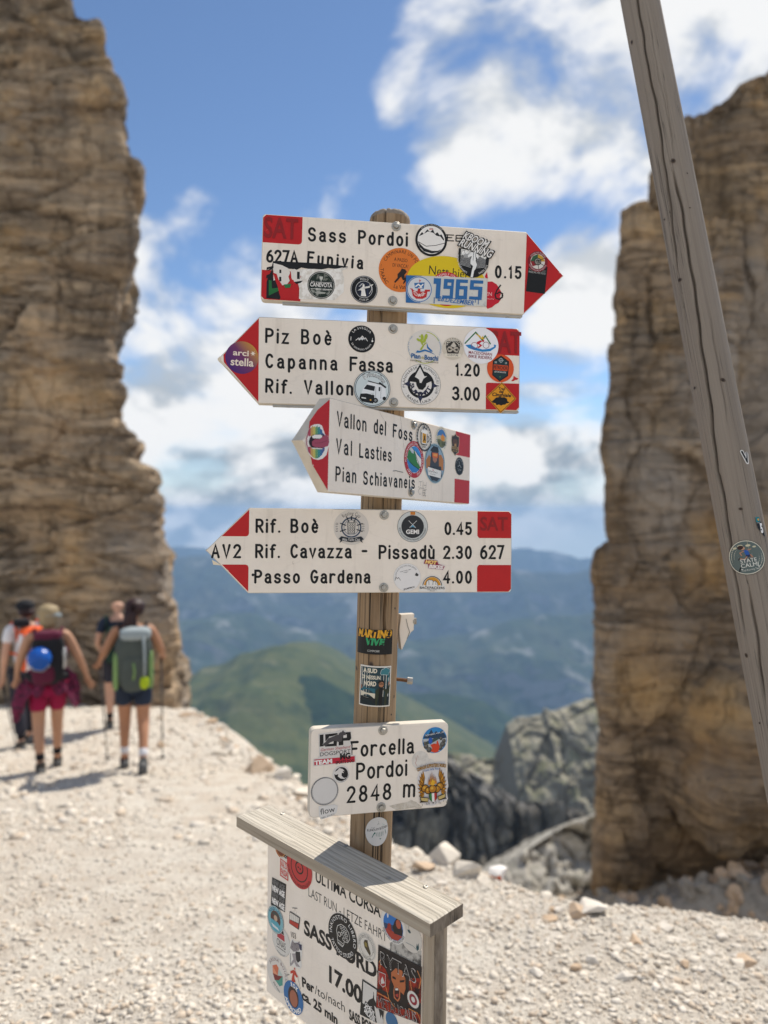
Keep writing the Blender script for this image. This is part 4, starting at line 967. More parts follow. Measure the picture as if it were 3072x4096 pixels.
# ---- scree apron below the right cliff and the ridges beyond
def ridge(name, sky_, D, front, drop, n, rows, amp, fs, mat, seed, kind='structure', label=None, cat=None, jag=0.0, blk=None, power=1.0, back=.35, smooth=True):
    P = [scr(x, y, D) for x, y in sky_]; xs2 = np.array([p.x for p in P]); zs2 = np.array([p.z for p in P])
    x = np.linspace(xs2[0], xs2[-1], n); zc = np.interp(x, xs2, zs2)
    if jag: q_ = np.stack([x / D * 22, x * 0 + seed, x * 0], -1); zc = zc + D * jag * (fbm(q_, 5, .6, seed + 40) - .25 * (1 - np.abs(fbm(q_ * 2.3, 3, .6, seed + 44))))
    tt = np.concatenate([np.linspace(0, 1, rows), np.linspace(1, 1.5, max(6, rows // 5))[1:]])
    Xg, T = np.meshgrid(x, tt, indexing='ij'); Zc = np.repeat(zc[:, None], len(tt), 1)
    Yg = D - front * (1 - T); up_ = np.where(T <= 1, 1 - (1 - np.clip(T, 0, 1)) ** power, 1 - (T - 1) * back * 2)
    Zg = Zc - drop * (1 - up_)
    p = np.stack([Xg, Yg, Zg], -1).reshape(-1, 3)
    k = np.clip(.25 + (1 - np.abs(T - 1).ravel()) * 0 + np.clip((1 - T.ravel()) * 3, 0, 1), 0, 1)
    rg = fbm(p * np.array([fs[0], fs[1], fs[2]]), 6, .55, seed, True) * .6 + fbm(p * np.array(fs) * .6, 5, .5, seed + 5) * .5
    p[:, 2] += amp[0] * rg * k; p[:, 1] -= amp[1] * rg * k
    if blk:
        w_ = np.stack([fbm(p * blk[0] * .7 + i_ * 5, 3, .5, seed + 60 + i_) for i_ in range(3)], -1); d_ = blocks((p * blk[0] + w_ * .5) * np.array([1, 1, blk[2]]), blk[1], blk[1] * .35, seed + 70) + blocks((p * blk[0] + w_ * .4) * 2.7 * np.array([1, 1, blk[2]]), blk[1] * .4, blk[1] * .12, seed + 80)
        p[:, 1] -= d_; p[:, 2] += d_ * .55
    o = link_mesh(name, p, grid_faces(n, len(tt)), mat, None, None, smooth); tag(o, label, cat, None, kind); return o
def land_mat(name, base, alt, dark, pale, sc, slope_rock=None, dark_amt=.7):
    m, t, b = newmat(name); gm = t.n('ShaderNodeNewGeometry'); g = gm.outputs['Position']
    a = t.noise(g, sc, 6, .6); d = t.noise(t.mapping(g, loc=(7, 3, 1)), sc * 2.3, 6, .62, .4); f = t.noise(g, sc * 9, 5, .65)
    c = t.mix(t.ramp(a, [(.38, 0), (.62, 1)]), base, alt)
    c = t.mix(t.math('MULTIPLY', t.ramp(d, [(.48, 0), (.62, 1)]), dark_amt), c, dark)
    c = t.mix(t.ramp(t.noise(t.mapping(g, scale=(1, 1, .35), loc=(2, 9, 4)), sc * 1.7, 7, .65), [(.57, 0), (.66, 1)]), c, pale)
    c = t.mix(t.math('MULTIPLY', f, .4), c, tuple(x * .4 for x in base))
    if slope_rock:
        sp = t.n('ShaderNodeSeparateXYZ'); t.l(gm.outputs['Normal'], sp.inputs[0])
        c = t.mix(t.ramp(sp.outputs[2], [(.45, 1), (.7, 0)]), c, slope_rock)
    t.l(c, b.inputs['Base Color']); b.inputs['Roughness'].default_value = 1; b.inputs['Specular IOR Level'].default_value = 0
    return m
GREYROCK = rock_mat('grey_cliff', [(.21, .188, .152), (.28, .25, .20), (.095, .086, .072), (.19, .172, .142)], .30, (.04, .04, .038), .35)
SCREE = land_mat('pale_scree', (.42, .39, .34), (.48, .445, .385), (.24, .235, .19), (.56, .53, .465), 1.1)
APRON = land_mat('grey_rubble', (.34, .305, .26), (.42, .38, .325), (.20, .18, .15), (.50, .46, .40), 3.2)
SCREEG = land_mat('grey_scree', (.33, .305, .235), (.41, .38, .295), (.14, .155, .08), (.50, .465, .385), .13, (.19, .175, .145), dark_amt=.7)
MEADOW = land_mat('alpine_meadow', (.085, .100, .034), (.120, .125, .048), (.035, .055, .022), (.17, .165, .085), .018)
FOREST = land_mat('dark_forest', (.028, .050, .022), (.045, .070, .028), (.012, .024, .014), (.09, .10, .05), .02)
RANGE = land_mat('far_range', (.06, .085, .045), (.09, .10, .06), (.03, .05, .03), (.30, .295, .275), .0060, (.18, .175, .165), .8)
RANGE2 = land_mat('far_range_high', (.055, .070, .048), (.075, .082, .058), (.035, .05, .036), (.26, .255, .24), .0035, (.20, .195, .185), .6)
ridge('scree_slope', [(1150, 2120), (1225, 2050), (1277, 1978), (1381, 1956), (1465, 1942), (1500, 1928), (1539, 1914), (1600, 1904), (1660, 1898), (1800, 1880), (2100, 1830)], 10.6, 6.5, 4.5, 260, 150, (.22, .14), (1.5, 1.5, 1.5), APRON, 3, smooth=False)
ridge('rocky_spur', [(820, 2080), (950, 2010), (1040, 1925), (1065, 1895), (1150, 1830), (1240, 1775), (1290, 1755), (1500, 1700), (1800, 1640)], 34, 20, 15, 420, 220, (1.7, 1.5), (.55, .55, .7), SCREE, 7, smooth=False, jag=.006, blk=(.45, 1.1, .8))
ridge('gully_cliff', [(690, 1860), (745, 1775), (835, 1690), (880, 1655), (925, 1640), (975, 1640), (1030, 1665), (1080, 1700), (1130, 1722), (1200, 1742), (1290, 1765), (1450, 1800), (1700, 1850)], 110, 11, 36, 560, 170, (2.2, 8.0), (.17, .05, .024), GREYROCK, 9, smooth=False, kind='thing', label='dark grey fluted rock wall across the gully', cat='cliff', power=2.0, jag=.006, blk=(.16, 5.0, .35))
ridge('grey_slope', [(800, 1720), (880, 1650), (925, 1632), (975, 1628), (1030, 1638), (1070, 1640), (1083, 1600), (1093, 1566), (1112, 1552), (1168, 1546), (1176, 1532), (1190, 1540), (1240, 1520), (1265, 1510), (1320, 1506), (1450, 1490), (1700, 1460)], 165, 58, 62, 460, 200, (4.0, 4.0), (.09, .03, .05), SCREEG, 13, smooth=False, power=1.25, jag=.0025, blk=(.12, 1.7, .5))
ridge('near_slope', [(380, 1640), (420, 1560), (470, 1578), (560, 1642), (640, 1705), (760, 1790), (900, 1880), (1100, 1990)], 46, 14, 26, 320, 120, (2.0, 1.6), (.3, .3, .3), GREYROCK, 15, smooth=False, jag=.004, blk=(.35, 2.2, .7))
ridge('green_hill', [(150, 1560), (300, 1490), (370, 1470), (410, 1462), (440, 1440), (480, 1434), (520, 1412), (560, 1408), (590, 1398), (640, 1402), (680, 1416), (730, 1446), (770, 1462), (800, 1492), (870, 1545), (980, 1600), (1150, 1700)], 900, 640, 150, 360, 220, (46, 22), (.0045, .0030, .005), MEADOW, 21, power=1.1)
ridge('shaded_forest_flank', [(560, 1560), (610, 1490), (650, 1462), (690, 1462), (740, 1492), (780, 1512), (840, 1560), (900, 1620), (1100, 1750)], 800, 240, 130, 200, 110, (26, 14), (.008, .006, .008), FOREST, 23, power=1.2)  # dark wooded spur added to stand for the green hill's shaded right flank
ridge('forest_hill', [(500, 1560), (700, 1530), (830, 1505), (880, 1500), (970, 1500), (1040, 1515), (1120, 1560), (1250, 1620), (1500, 1660)], 1350, 420, 260, 240, 120, (34, 16), (.006, .006, .006), FOREST, 25, power=1.4)
ridge('mountains', [(-700, 1330), (0, 1340), (380, 1345), (470, 1330), (560, 1338), (700, 1372), (840, 1392), (960, 1380), (1080, 1352), (1180, 1330), (1300, 1325), (2300, 1300)], 2100, 700, 420, 460, 160, (120, 70), (.0035, .0022, .003), RANGE, 28, power=1.2, jag=.010)
ridge('mountains', [(-700, 1200), (0, 1215), (300, 1228), (390, 1210), (450, 1199), (520, 1206), (640, 1222), (760, 1238), (860, 1248), (1000, 1240), (1100, 1234), (1160, 1238), (1230, 1242), (1290, 1232), (1500, 1205), (2300, 1190)], 3000, 900, 560, 520, 220, (200, 110), (.0022, .0014, .0018), RANGE2, 31, power=1.15, jag=.006)
ridge('mountains', [(-700, 1170), (0, 1195), (380, 1180), (440, 1184), (520, 1196), (600, 1203), (700, 1192), (800, 1198), (860, 1195), (905, 1185), (960, 1190), (1000, 1196), (1080, 1190), (1120, 1184), (1145, 1182), (1158, 1189), (1200, 1194), (1250, 1212), (1300, 1205), (1600, 1180), (2300, 1160)], 4700, 500, 500, 560, 90, (150, 60), (.0020, .0010, .0014), RANGE2, 37, power=1.2, jag=.005)
v = [(-6000, -190, -1150), (6000, -190, -1150), (6000, 5000, -1150), (-6000, 5000, -1150)]
tag(link_mesh('valley_floor', v, [(0, 1, 2, 3)], FOREST), kind='structure')

rb = np.random.default_rng(8); V = []; Fc = []; mi = []
ap = bpy.data.objects['scree_slope'].data; co = np.array([v.co[:] for v in ap.vertices]); pick = co[rb.choice(len(co), 1500)]
sv_, sf_ = ico(2)
for q in pick:
    s0 = .03 + .16 * rb.random() ** 4; v = sv_ * (1 + .4 * rb.uniform(-1, 1, (len(sv_), 1))) * rb.uniform(.6, 1.2, 3) * s0; b0 = len(V); V += (v + q + np.array([0, 0, s0 * .2])).tolist(); Fc += (sf_ + b0).tolist(); mi += [int(rb.integers(0, 2))] * len(sf_)
tag(link_mesh('rubble', V, Fc, [APRON, STONE2], mi), kind='stuff')
# ---- the air in between
hz = bpy.data.materials.new('air'); hz.use_nodes = True; t = NT(hz.node_tree)
out = t.n('ShaderNodeOutputMaterial'); pv = t.n('ShaderNodeVolumePrincipled'); t.l(pv.outputs[0], out.inputs['Volume'])
pv.inputs['Color'].default_value = (.42, .66, 1.0, 1); pv.inputs['Density'].default_value = .00021; pv.inputs['Anisotropy'].default_value = .0
mb = MB(); mb.box((0, 2450, -566), (12400, 5300, 1190), WHITE); o = mb.build('haze'); o.data.materials.clear(); o.data.materials.append(hz); tag(o, kind='stuff')
# ================================================================ hikers, seen from behind
def cloth(name, c, rough=.85, var=.18, scale=14): return simple(name, c, rough, 0, var, scale, .25)
SKIN1 = simple('skin_tan', (.50, .27, .165), .55, 0, .12, 12); SKIN2 = simple('skin_fair', (.56, .32, .22), .55, 0, .12, 12); SKIN3 = simple('skin_brown', (.42, .205, .115), .55, 0, .12, 12)
def skin_mesh(name, J, E, mat, parent, sub=2, order=None):
    """one continuous surface grown round a skeleton: J name -> (x, y, z, rx[, ry]), E pairs of names; the first joint is the root"""
    names = list(J); me = bpy.data.meshes.new(name)
    me.from_pydata([J[k][:3] for k in names], [(names.index(a), names.index(c)) for a, c in E], [])
    o = bpy.data.objects.new(name, me); COL.objects.link(o)
    md = o.modifiers.new('skin', 'SKIN'); md.branch_smoothing = .6; md.use_smooth_shade = True
    sv = me.skin_vertices[0].data
    for i, k in enumerate(names):
        r = J[k][3:]; sv[i].radius = (r[0], r[-1]); sv[i].use_root = (i == 0)
    ss = o.modifiers.new('sub', 'SUBSURF'); ss.levels = ss.render_levels = sub
    dg = bpy.context.evaluated_depsgraph_get(); dg.update()
    m2 = bpy.data.meshes.new_from_object(o.evaluated_get(dg)); o.modifiers.clear(); o.data = m2; bpy.data.meshes.remove(me)
    m2.name = name; m2.materials.clear(); m2.materials.append(mat)
    for p in m2.polygons: p.use_smooth = True; p.material_index = 0
    if parent: o.parent = parent
    return o
def hand(J, E, wrist, d, side, palm_n):
    """palm and five unequal, slightly curled fingers; d is the way the hand hangs"""
    w = Vector(J[wrist][:3]); d = Vector(d).normalized(); n = Vector(palm_n).normalized(); s = d.cross(n).normalized() * side
    pk = wrist + '_palm'; J[pk] = (*(w + d * .05), .022, .015); E.append((wrist, pk))
    for i, (off, L) in enumerate(((-.027, .062), (-.009, .072), (.009, .068), (.026, .054))):
        b = w + d * .085 + s * off; k1 = f'{wrist}_f{i}a'; k2 = f'{wrist}_f{i}b'; k3 = f'{wrist}_f{i}c'
        J[k1] = (*b, .0095); J[k2] = (*(b + d * L * .55 + n * .008), .0085); J[k3] = (*(b + d * L * .95 + n * .026), .0075)
        E += [(pk, k1), (k1, k2), (k2, k3)]
    b = w + d * .03 - s * .03; J[wrist + '_t1'] = (*b, .011); J[wrist + '_t2'] = (*(b + d * .035 - s * .014 + n * .012), .009); E += [(wrist, wrist + '_t1'), (wrist + '_t1', wrist + '_t2')]
def body(P, female=True):
    """P: pose overrides.  returns joints and edges of a standing figure about 1.65 m tall, looking along +y"""
    k = 1.0 if female else 1.1
    J = {'pelvis': (0, 0, .92, .135, .10), 'waist': (0, .01, 1.06, .105 * k, .085), 'chest': (0, .0, 1.23, .125 * k, .10), 'collar': (0, -.005, 1.37, .085, .065), 'neck': (0, .01, 1.43, .046), 'jaw': (0, .035, 1.49, .062, .068),
         'head': (0, .03, 1.555, .078, .090), 'crown': (0, .02, 1.60, .060, .07), 'nose': (0, .125, 1.53, .012), 'ear_a': (-.08, .02, 1.53, .014), 'ear_b': (.08, .02, 1.53, .014)}
    E = [('pelvis', 'waist'), ('waist', 'chest'), ('chest', 'collar'), ('collar', 'neck'), ('neck', 'jaw'), ('jaw', 'head'), ('head', 'crown'), ('head', 'nose'), ('head', 'ear_a'), ('head', 'ear_b')]
    for s, q in ((-1, 'l'), (1, 'r')):
        J['sh' + q] = (s * .155 * k, -.005, 1.355, .058); J['el' + q] = (s * .23, -.02, 1.09, .042); J['wr' + q] = (s * .26, .03, .86, .027)
        J['hp' + q] = (s * .088, .0, .84, .088); J['kn' + q] = (s * .092, .02, .475, .064); J['cf' + q] = (s * .092, -.02, .33, .053); J['an' + q] = (s * .09, -.03, .09, .036); J['ft' + q] = (s * .095, .10, .035, .034)
    for a, v in P.items(): J[a] = tuple(v) + tuple(J[a][len(v):]) if len(v) < len(J[a]) else tuple(v)
    for q in 'lr':
        E += [('collar', 'sh' + q), ('sh' + q, 'el' + q), ('el' + q, 'wr' + q), ('pelvis', 'hp' + q), ('hp' + q, 'kn' + q), ('kn' + q, 'cf' + q), ('cf' + q, 'an' + q), ('an' + q, 'ft' + q)]
    for s, q in ((-1, 'l'), (1, 'r')):
        d = Vector(J['wr' + q][:3]) - Vector(J['el' + q][:3]); hand(J, E, 'wr' + q, d, s, (0, .9, .1) if abs(d.normalized().y) < .8 else (0, 0, -1))
    return J, E
def grow(J, names, edges, add, mat, nm, parent, sub=2, extra=None):
    """a garment: the same joints, a little fatter"""
    K = {n: tuple(J[n][:3]) + tuple(r + add for r in J[n][3:]) for n in names}
    if extra: K.update(extra)
    return skin_mesh(nm, K, edges, mat, parent, sub)
def lerp(a, c, t): return tuple(x + (y - x) * t for x, y in zip(a[:3], c[:3]))
def blob(mb, c, d, mat, k=.75, rot=None, noise=0.0, seed=0, sub=3):
    v, f = ico(sub); v = np.sign(v) * np.abs(v) ** k; v = v * np.array(d) / 2
    if noise: v = v * (1 + noise * fbm(v * 22 + seed, 3, .5, seed)[:, None])
    M = Matrix.Translation(c) @ (Matrix.Rotation(rot[0], 4, rot[1]) if rot else Matrix.Identity(4)); mb.add(v.tolist(), f.tolist(), mat, M)
def person(Y1, X1, d, label):                 # stands where the photo shows it
    p = scr(X1, Y1, d); x = p.x; z = gz(x, d); o = empty('person', (x, d, z), (0, 0, math.atan2(-x, d))); tag(o, label, 'person'); return o
def boots(J, root, mat, sock, sole, q):
    an = Vector(J['an' + q][:3]); ft = Vector(J['ft' + q][:3]); kn = Vector(J['cf' + q][:3]); fd = (ft - an).normalized(); up_ = (kn - an).normalized()
    heel = an - up_ * .055 - fd * .03
    K = {'a': (*(an + up_ * .05), .056, .060), 'b': (*(an - up_ * .03), .058, .062), 'h': (*(heel), .050), 'm': (*(an - up_ * .045 + fd * .09), .052, .046), 't': (*(an - up_ * .055 + fd * .185), .038, .030)}
    b_ = skin_mesh('boot', K, [('a', 'b'), ('b', 'h'), ('b', 'm'), ('m', 't')], mat, root, 2)
    s = MB(); s.tube([heel - up_ * .028 - fd * .035, heel - up_ * .032 + fd * .09, an - up_ * .082 + fd * .20], [.042, .044, .034], sole, 10); s.build('sole', b_, True)
    skin_mesh('sock', {'a': (*(an + up_ * .14), .049), 'b': (*(an + up_ * .02), .046)}, [('a', 'b')], sock, root, 1)
BLACKC = cloth('black_fabric', (.014, .014, .017)); NAVY = cloth('navy_fabric', (.018, .028, .052)); BURG = cloth('burgundy_fabric', (.10, .012, .034)); CRIM = cloth('crimson_fabric', (.30, .008, .055)); GREYP = cloth('grey_pack', (.068, .080, .072)); LGREY = cloth('light_grey_pack', (.28, .32, .33))
GREENP = cloth('green_trim', (.19, .30, .11)); LIME = cloth('lime_pouch', (.36, .46, .015)); WHITEC = cloth('white_tee', (.72, .71, .73)); ORANGE = cloth('orange_strap', (.80, .12, .03)); DKGREEN = cloth('dark_green_pack', (.012, .035, .024)); DARKT = cloth('dark_trousers', (.028, .028, .040)); BOOT = cloth('boot_leather', (.075, .066, .056)); SHOE = cloth('trail_shoe', (.11, .11, .11)); SHOER = cloth('burgundy_shoe', (.07, .035, .04)); SOLE = cloth('rubber_sole', (.10, .10, .10))
BLOND = simple('blond_hair', (.33, .25, .14), .6, 0, .5, 40, .5); BROWN = simple('brown_hair', (.035, .014, .012), .5, 0, .5, 40, .5); BLUE = simple('blue_helmet', (.012, .085, .38), .25, 0, .1, 20); SILV = simple('steel_bottle', (.55, .56, .56), .35, .2, .1, 20); WSOCK = cloth('white_sock', (.68, .67, .70)); POLEM = simple('pole_metal', (.09, .085, .09), .4, .6, .2, 30)
m, t, b = newmat('plaid'); g = t.n('ShaderNodeTexCoord').outputs['Object']; ck = t.n('ShaderNodeTexChecker', i_Scale=26.0); t.l(g, ck.inputs[0]); ck2 = t.n('ShaderNodeTexChecker', i_Scale=64.0); t.l(g, ck2.inputs[0])
t.l(t.mix(t.math('MULTIPLY', ck2.outputs[1], .35), t.mix(ck.outputs[1], (.17, .014, .055), (.030, .010, .022)), (.30, .05, .12)), b.inputs['Base Color']); b.inputs['Roughness'].default_value = .9; PLAID = m

# --- blond woman with a blue helmet on her pack
pa = person(1664, 104, 7.1, 'blond hiker in crimson shorts, plaid shirt knotted round the waist, arm held out')
J, E = body({'elr': (.275, -.02, 1.12), 'wrr': (.365, .02, .90), 'shr': (.165, -.005, 1.355), 'shl': (-.175, -.005, 1.35), 'ell': (-.255, .0, 1.11), 'wrl': (-.285, .10, .94), 'knl': (-.085, .0, .475), 'cfl': (-.08, -.06, .33), 'anl': (-.068, -.10, .10), 'ftl': (-.075, .03, .045),
             'knr': (.082, .14, .47), 'cfr': (.086, .16, .32), 'anr': (.088, .20, .065), 'ftr': (.092, .33, .02)})
skin_mesh('body', J, E, SKIN1, pa)
grow(J, ['pelvis', 'waist', 'chest', 'collar'], [('pelvis', 'waist'), ('waist', 'chest'), ('chest', 'collar')], .014, BLACKC, 'tank_top', pa)
ex = {'kl': (*lerp(J['hpl'], J['knl'], .72), .088), 'kr': (*lerp(J['hpr'], J['knr'], .72), .088)}
grow(J, ['pelvis', 'hpl', 'hpr'], [('pelvis', 'hpl'), ('pelvis', 'hpr'), ('hpl', 'kl'), ('hpr', 'kr')], .022, CRIM, 'shorts', pa, 2, ex)
for q in 'lr': boots(J, pa, BOOT, BLACKC, SOLE, q)
mb = MB(); blob(mb, (0, .008, 1.575), (.205, .225, .185), BLOND, .95, None, .10, 3, 4); blob(mb, (0, -.03, 1.50), (.17, .14, .14), BLOND, .9, None, .12, 8, 4); mb.build('hair', pa, True)
mb = MB(); mb.lathe([(.112, -.018), (.114, 0), (.110, .018)], LGREY, 28, Matrix.Translation((0.01, .01, 1.545)) @ Matrix.Rotation(R(-14), 4, 'X')); mb.build('headband', pa, True)
n, rws = 90, 16; V = []; Fc = []
for j in range(rws):
    tq = j / (rws - 1)
    for i in range(n + 1):
        a = R(215) + R(290) * i / n - R(90); back = .5 + .5 * math.cos(a + math.pi / 2); side_ = abs(math.cos(a))
        hem = .30 * side_ ** 2 + .15 * back + .05 * math.sin(a * 9); r1 = .155 + .07 * tq * (.5 + .8 * side_) + .018 * tq * math.sin(a * 13 + 2 * tq)
        V.append((math.cos(a) * r1 * 1.12, math.sin(a) * r1 * .92 , 1.01 - hem * tq))
for j in range(rws - 1):
    for i in range(n): a = j * (n + 1) + i; Fc.append([a, a + 1, a + n + 2, a + n + 1])
sk = link_mesh('tied_shirt', V, Fc, PLAID, None, pa, True); s_ = sk.modifiers.new('thick', 'SOLIDIFY'); s_.thickness = .012
mb = MB(); mb.tube([(.15, -.06, 1.0), (.22, -.03, .92), (.25, .0, .80), (.25, .02, .64)], [.03, .05, .055, .03], PLAID, 10); mb.build('hanging_sleeve', pa, True)
mb = MB(); mb.tube([(-.15, -.06, 1.0), (-.23, -.02, .86), (-.27, .0, .68), (-.29, .02, .52)], [.03, .05, .06, .03], PLAID, 10); mb.build('hanging_sleeve', pa, True)
def straps(bk, x, yb, z0, z1, mat):
    for s in (-1, 1):
        mb = MB(); mb.tube([(s * x, yb, z0), (s * x * 1.15, -.06, z1 + .02), (s * x * 1.1, .06, z1), (s * x * 1.15, .13, z1 - .12), (s * x * 1.5, .10, z0 + .02), (s * x * 1.6, -.02, z0 - .12), (s * x, yb, z0 - .14)], .014, mat, 8); mb.build('shoulder_strap', bk, True)
def pack(owner, label): o = empty('backpack', owner.location, owner.rotation_euler); return tag(o, label, 'backpack')
bk = pack(pa, 'small black and burgundy backpack carrying a blue helmet')
mb = MB(); blob(mb, (0, -.20, 1.16), (.30, .20, .50), BLACKC, .55, None, .03, 2, 4); mb.build('main_bag', bk, True)
mb = MB(); blob(mb, (-.04, -.27, 1.02), (.20, .10, .18), BURG, .6, None, .04, 5, 4); mb.build('front_pocket', bk, True)
mb = MB(); blob(mb, (0, -.20, 1.37), (.26, .17, .12), BURG, .6, None, .04, 6, 4); mb.build('lid', bk, True)
mb = MB(); mb.tube([(-.19, 0, .97), (-.14, -.13, .96), (0, -.17, .955), (.14, -.13, .96), (.19, 0, .97)], [.03, .04, .045, .04, .03], BLACKC, 10); mb.build('hip_belt', bk, True)
straps(bk, .11, -.12, 1.24, 1.41, BURG)
mb = MB(); blob(mb, (.04, -.24, .945), (.08, .06, .06), simple('pink_pouch', (.62, .22, .24), .8), .8); mb.build('pouch', bk, True)
o = tag(empty('helmet', pa.location, pa.rotation_euler), 'shiny blue climbing helmet strapped to a black backpack', 'helmet')
v, f = ico(5); v = v.copy(); v[:, 2] = np.where(v[:, 2] < -.72, -.72, v[:, 2]); v = v * np.array([.108, .105, .125])
for gx in (-.045, 0, .045):
    gr = np.exp(-((v[:, 0] - gx) / .008) ** 2) * .004; v = v * (1 - gr[:, None] / .11)
v = v @ np.array([[1, 0, 0], [0, .5, .87], [0, -.87, .5]]).T * 1.0
link_mesh('shell', (v + np.array([-.075, -.32, 1.185])).tolist(), f.tolist(), BLUE, None, o, True)
mb = MB(); mb.tube([(-.16, -.32, 1.19), (-.13, -.42, 1.10), (-.05, -.43, 1.08), (.01, -.36, 1.12)], .006, LGREY, 6); mb.build('strap', o, True)
o = tag(empty('water_bottle', pa.location, pa.rotation_euler), 'pale bottle in the side pocket of the black backpack', 'bottle')
mb = MB(); mb.lathe([(0, 0), (.036, .002), (.037, .17), (.028, .20), (.016, .215), (0, .215)], SILV, 18, Matrix.Translation((.125, -.24, 1.06))); mb.build('flask', o, True)
mb = MB(); mb.lathe([(.02, 0), (.02, .035), (.014, .042), (0, .042)], BLACKC, 14, Matrix.Translation((.125, -.24, 1.273))); mb.build('cap', o, True)

# --- dark haired woman with the large grey pack, in mid stride
pb = person(1668, 288, 7.05, 'dark haired hiker in navy shorts striding away with one heel lifted')
J, E = body({'shl': (-.165, -.005, 1.39), 'shr': (.165, -.005, 1.39), 'collar': (0, 0, 1.40), 'neck': (0, .01, 1.46), 'jaw': (.012, .035, 1.52), 'head': (.012, .03, 1.585), 'crown': (.012, .02, 1.63), 'nose': (.03, .125, 1.56), 'ear_a': (-.068, .02, 1.56), 'ear_b': (.092, .02, 1.56),
             'ell': (-.265, -.01, 1.18), 'wrl': (-.325, .14, 1.06), 'elr': (.265, .0, 1.16), 'wrr': (.275, .20, 1.08), 'knl': (-.080, .11, .49), 'cfl': (-.082, .10, .34), 'anl': (-.082, .10, .10), 'ftl': (-.09, .23, .04),
             'knr': (.092, .0, .48), 'cfr': (.094, -.12, .36), 'anr': (.088, -.27, .165), 'ftr': (.088, -.19, .05)})
skin_mesh('body', J, E, SKIN3, pb)
grow(J, ['pelvis', 'waist', 'chest', 'collar'], [('pelvis', 'waist'), ('waist', 'chest'), ('chest', 'collar')], .014, BLACKC, 'tank_top', pb)
ex = {'kl': (*lerp(J['hpl'], J['knl'], .60), .090), 'kr': (*lerp(J['hpr'], J['knr'], .64), .090)}
grow(J, ['pelvis', 'hpl', 'hpr'], [('pelvis', 'hpl'), ('pelvis', 'hpr'), ('hpl', 'kl'), ('hpr', 'kr')], .022, NAVY, 'shorts', pb, 2, ex)
boots(J, pb, SHOER, WSOCK, SOLE, 'l'); boots(J, pb, SHOE, WSOCK, SHOE, 'r')
mb = MB(); blob(mb, (.012, .005, 1.605), (.195, .225, .19), BROWN, .95, None, .06, 3, 4); blob(mb, (-.03, -.07, 1.48), (.13, .10, .30), BROWN, .85, None, .14, 8, 4); mb.tube([(.0, -.11, 1.63), (-.03, -.14, 1.56), (-.045, -.13, 1.42), (-.05, -.10, 1.34)], [.03, .045, .035, .012], BROWN, 10); mb.build('hair', pb, True)
bk = pack(pb, 'tall grey trekking backpack with green side stripes and a lime pouch')
mb = MB(); blob(mb, (0, -.23, 1.13), (.335, .24, .52), GREYP, .55, None, .03, 2, 4); mb.build('main_bag', bk, True)
mb = MB(); blob(mb, (.02, -.24, 1.385), (.29, .25, .12), LGREY, .6, None, .03, 6, 4); mb.build('lid', bk, True)
mb = MB(); blob(mb, (0, -.335, 1.02), (.22, .07, .34), GREYP, .55, None, .03, 9, 4); mb.build('front_pocket', bk, True)
for s in (-1, 1):
    mb = MB(); blob(mb, (s * .158, -.26, 1.04), (.05, .16, .36), GREENP, .55, None, .03, 12 + s, 4); mb.build('side_panel', bk, True)
mb = MB(); blob(mb, (.10, -.37, .935), (.085, .06, .12), LIME, .8); mb.build('pouch', bk, True)
mb = MB(); mb.tube([(.09, -.365, 1.38), (.10, -.385, 1.2), (.10, -.38, 1.0)], .012, LGREY, 8); mb.build('compression_strap', bk, True)
mb = MB(); mb.tube([(0, -.372, 1.13), (.012, -.376, 1.05), (0, -.375, .97)], .010, GREENP, 8); mb.build('green_tab', bk, True)
mb = MB(); mb.tube([(-.18, 0, .96), (-.13, -.13, .94), (0, -.16, .93), (.13, -.13, .94), (.18, 0, .96)], [.03, .05, .055, .05, .03], BLACKC, 10); mb.build('hip_belt', bk, True)
straps(bk, .11, -.14, 1.26, 1.445, BLACKC)
def trek(owner, grip, tip, label):
    o = empty('trekking_pole', owner.location, owner.rotation_euler); tag(o, label, 'trekking pole')
    g_, t_ = Vector(grip), Vector(tip); Mw = Matrix.LocRotScale(owner.location, owner.rotation_euler.to_quaternion(), None); w = Mw @ t_; t_ = Mw.inverted() @ Vector((w.x, w.y, gz(w.x, w.y) - .02)); d = (t_ - g_).normalized()
    mb = MB(); mb.tube([g_ + d * .06, g_ + d * .5, t_], [.009, .008, .005], POLEM, 8); mb.build('shaft', o, True)
    mb = MB(); mb.tube([g_ - d * .07, g_ - d * .05, g_, g_ + d * .08], [.012, .018, .015, .014], BLACKC, 10); mb.build('grip', o, True)
    mb = MB(); mb.lathe([(0, -.004), (.03, -.003), (.028, .003), (0, .005)], BLACKC, 16, Matrix.Translation(t_ - d * .06)); mb.build('basket', o, True)
trek(pb, (.275, .30, 1.05), (.30, .55, 0), 'thin trekking pole in the right hand of the dark haired hiker')
trek(pb, (-.325, .24, 1.03), (-.26, .75, 0), 'thin trekking pole in the left hand of the dark haired hiker')

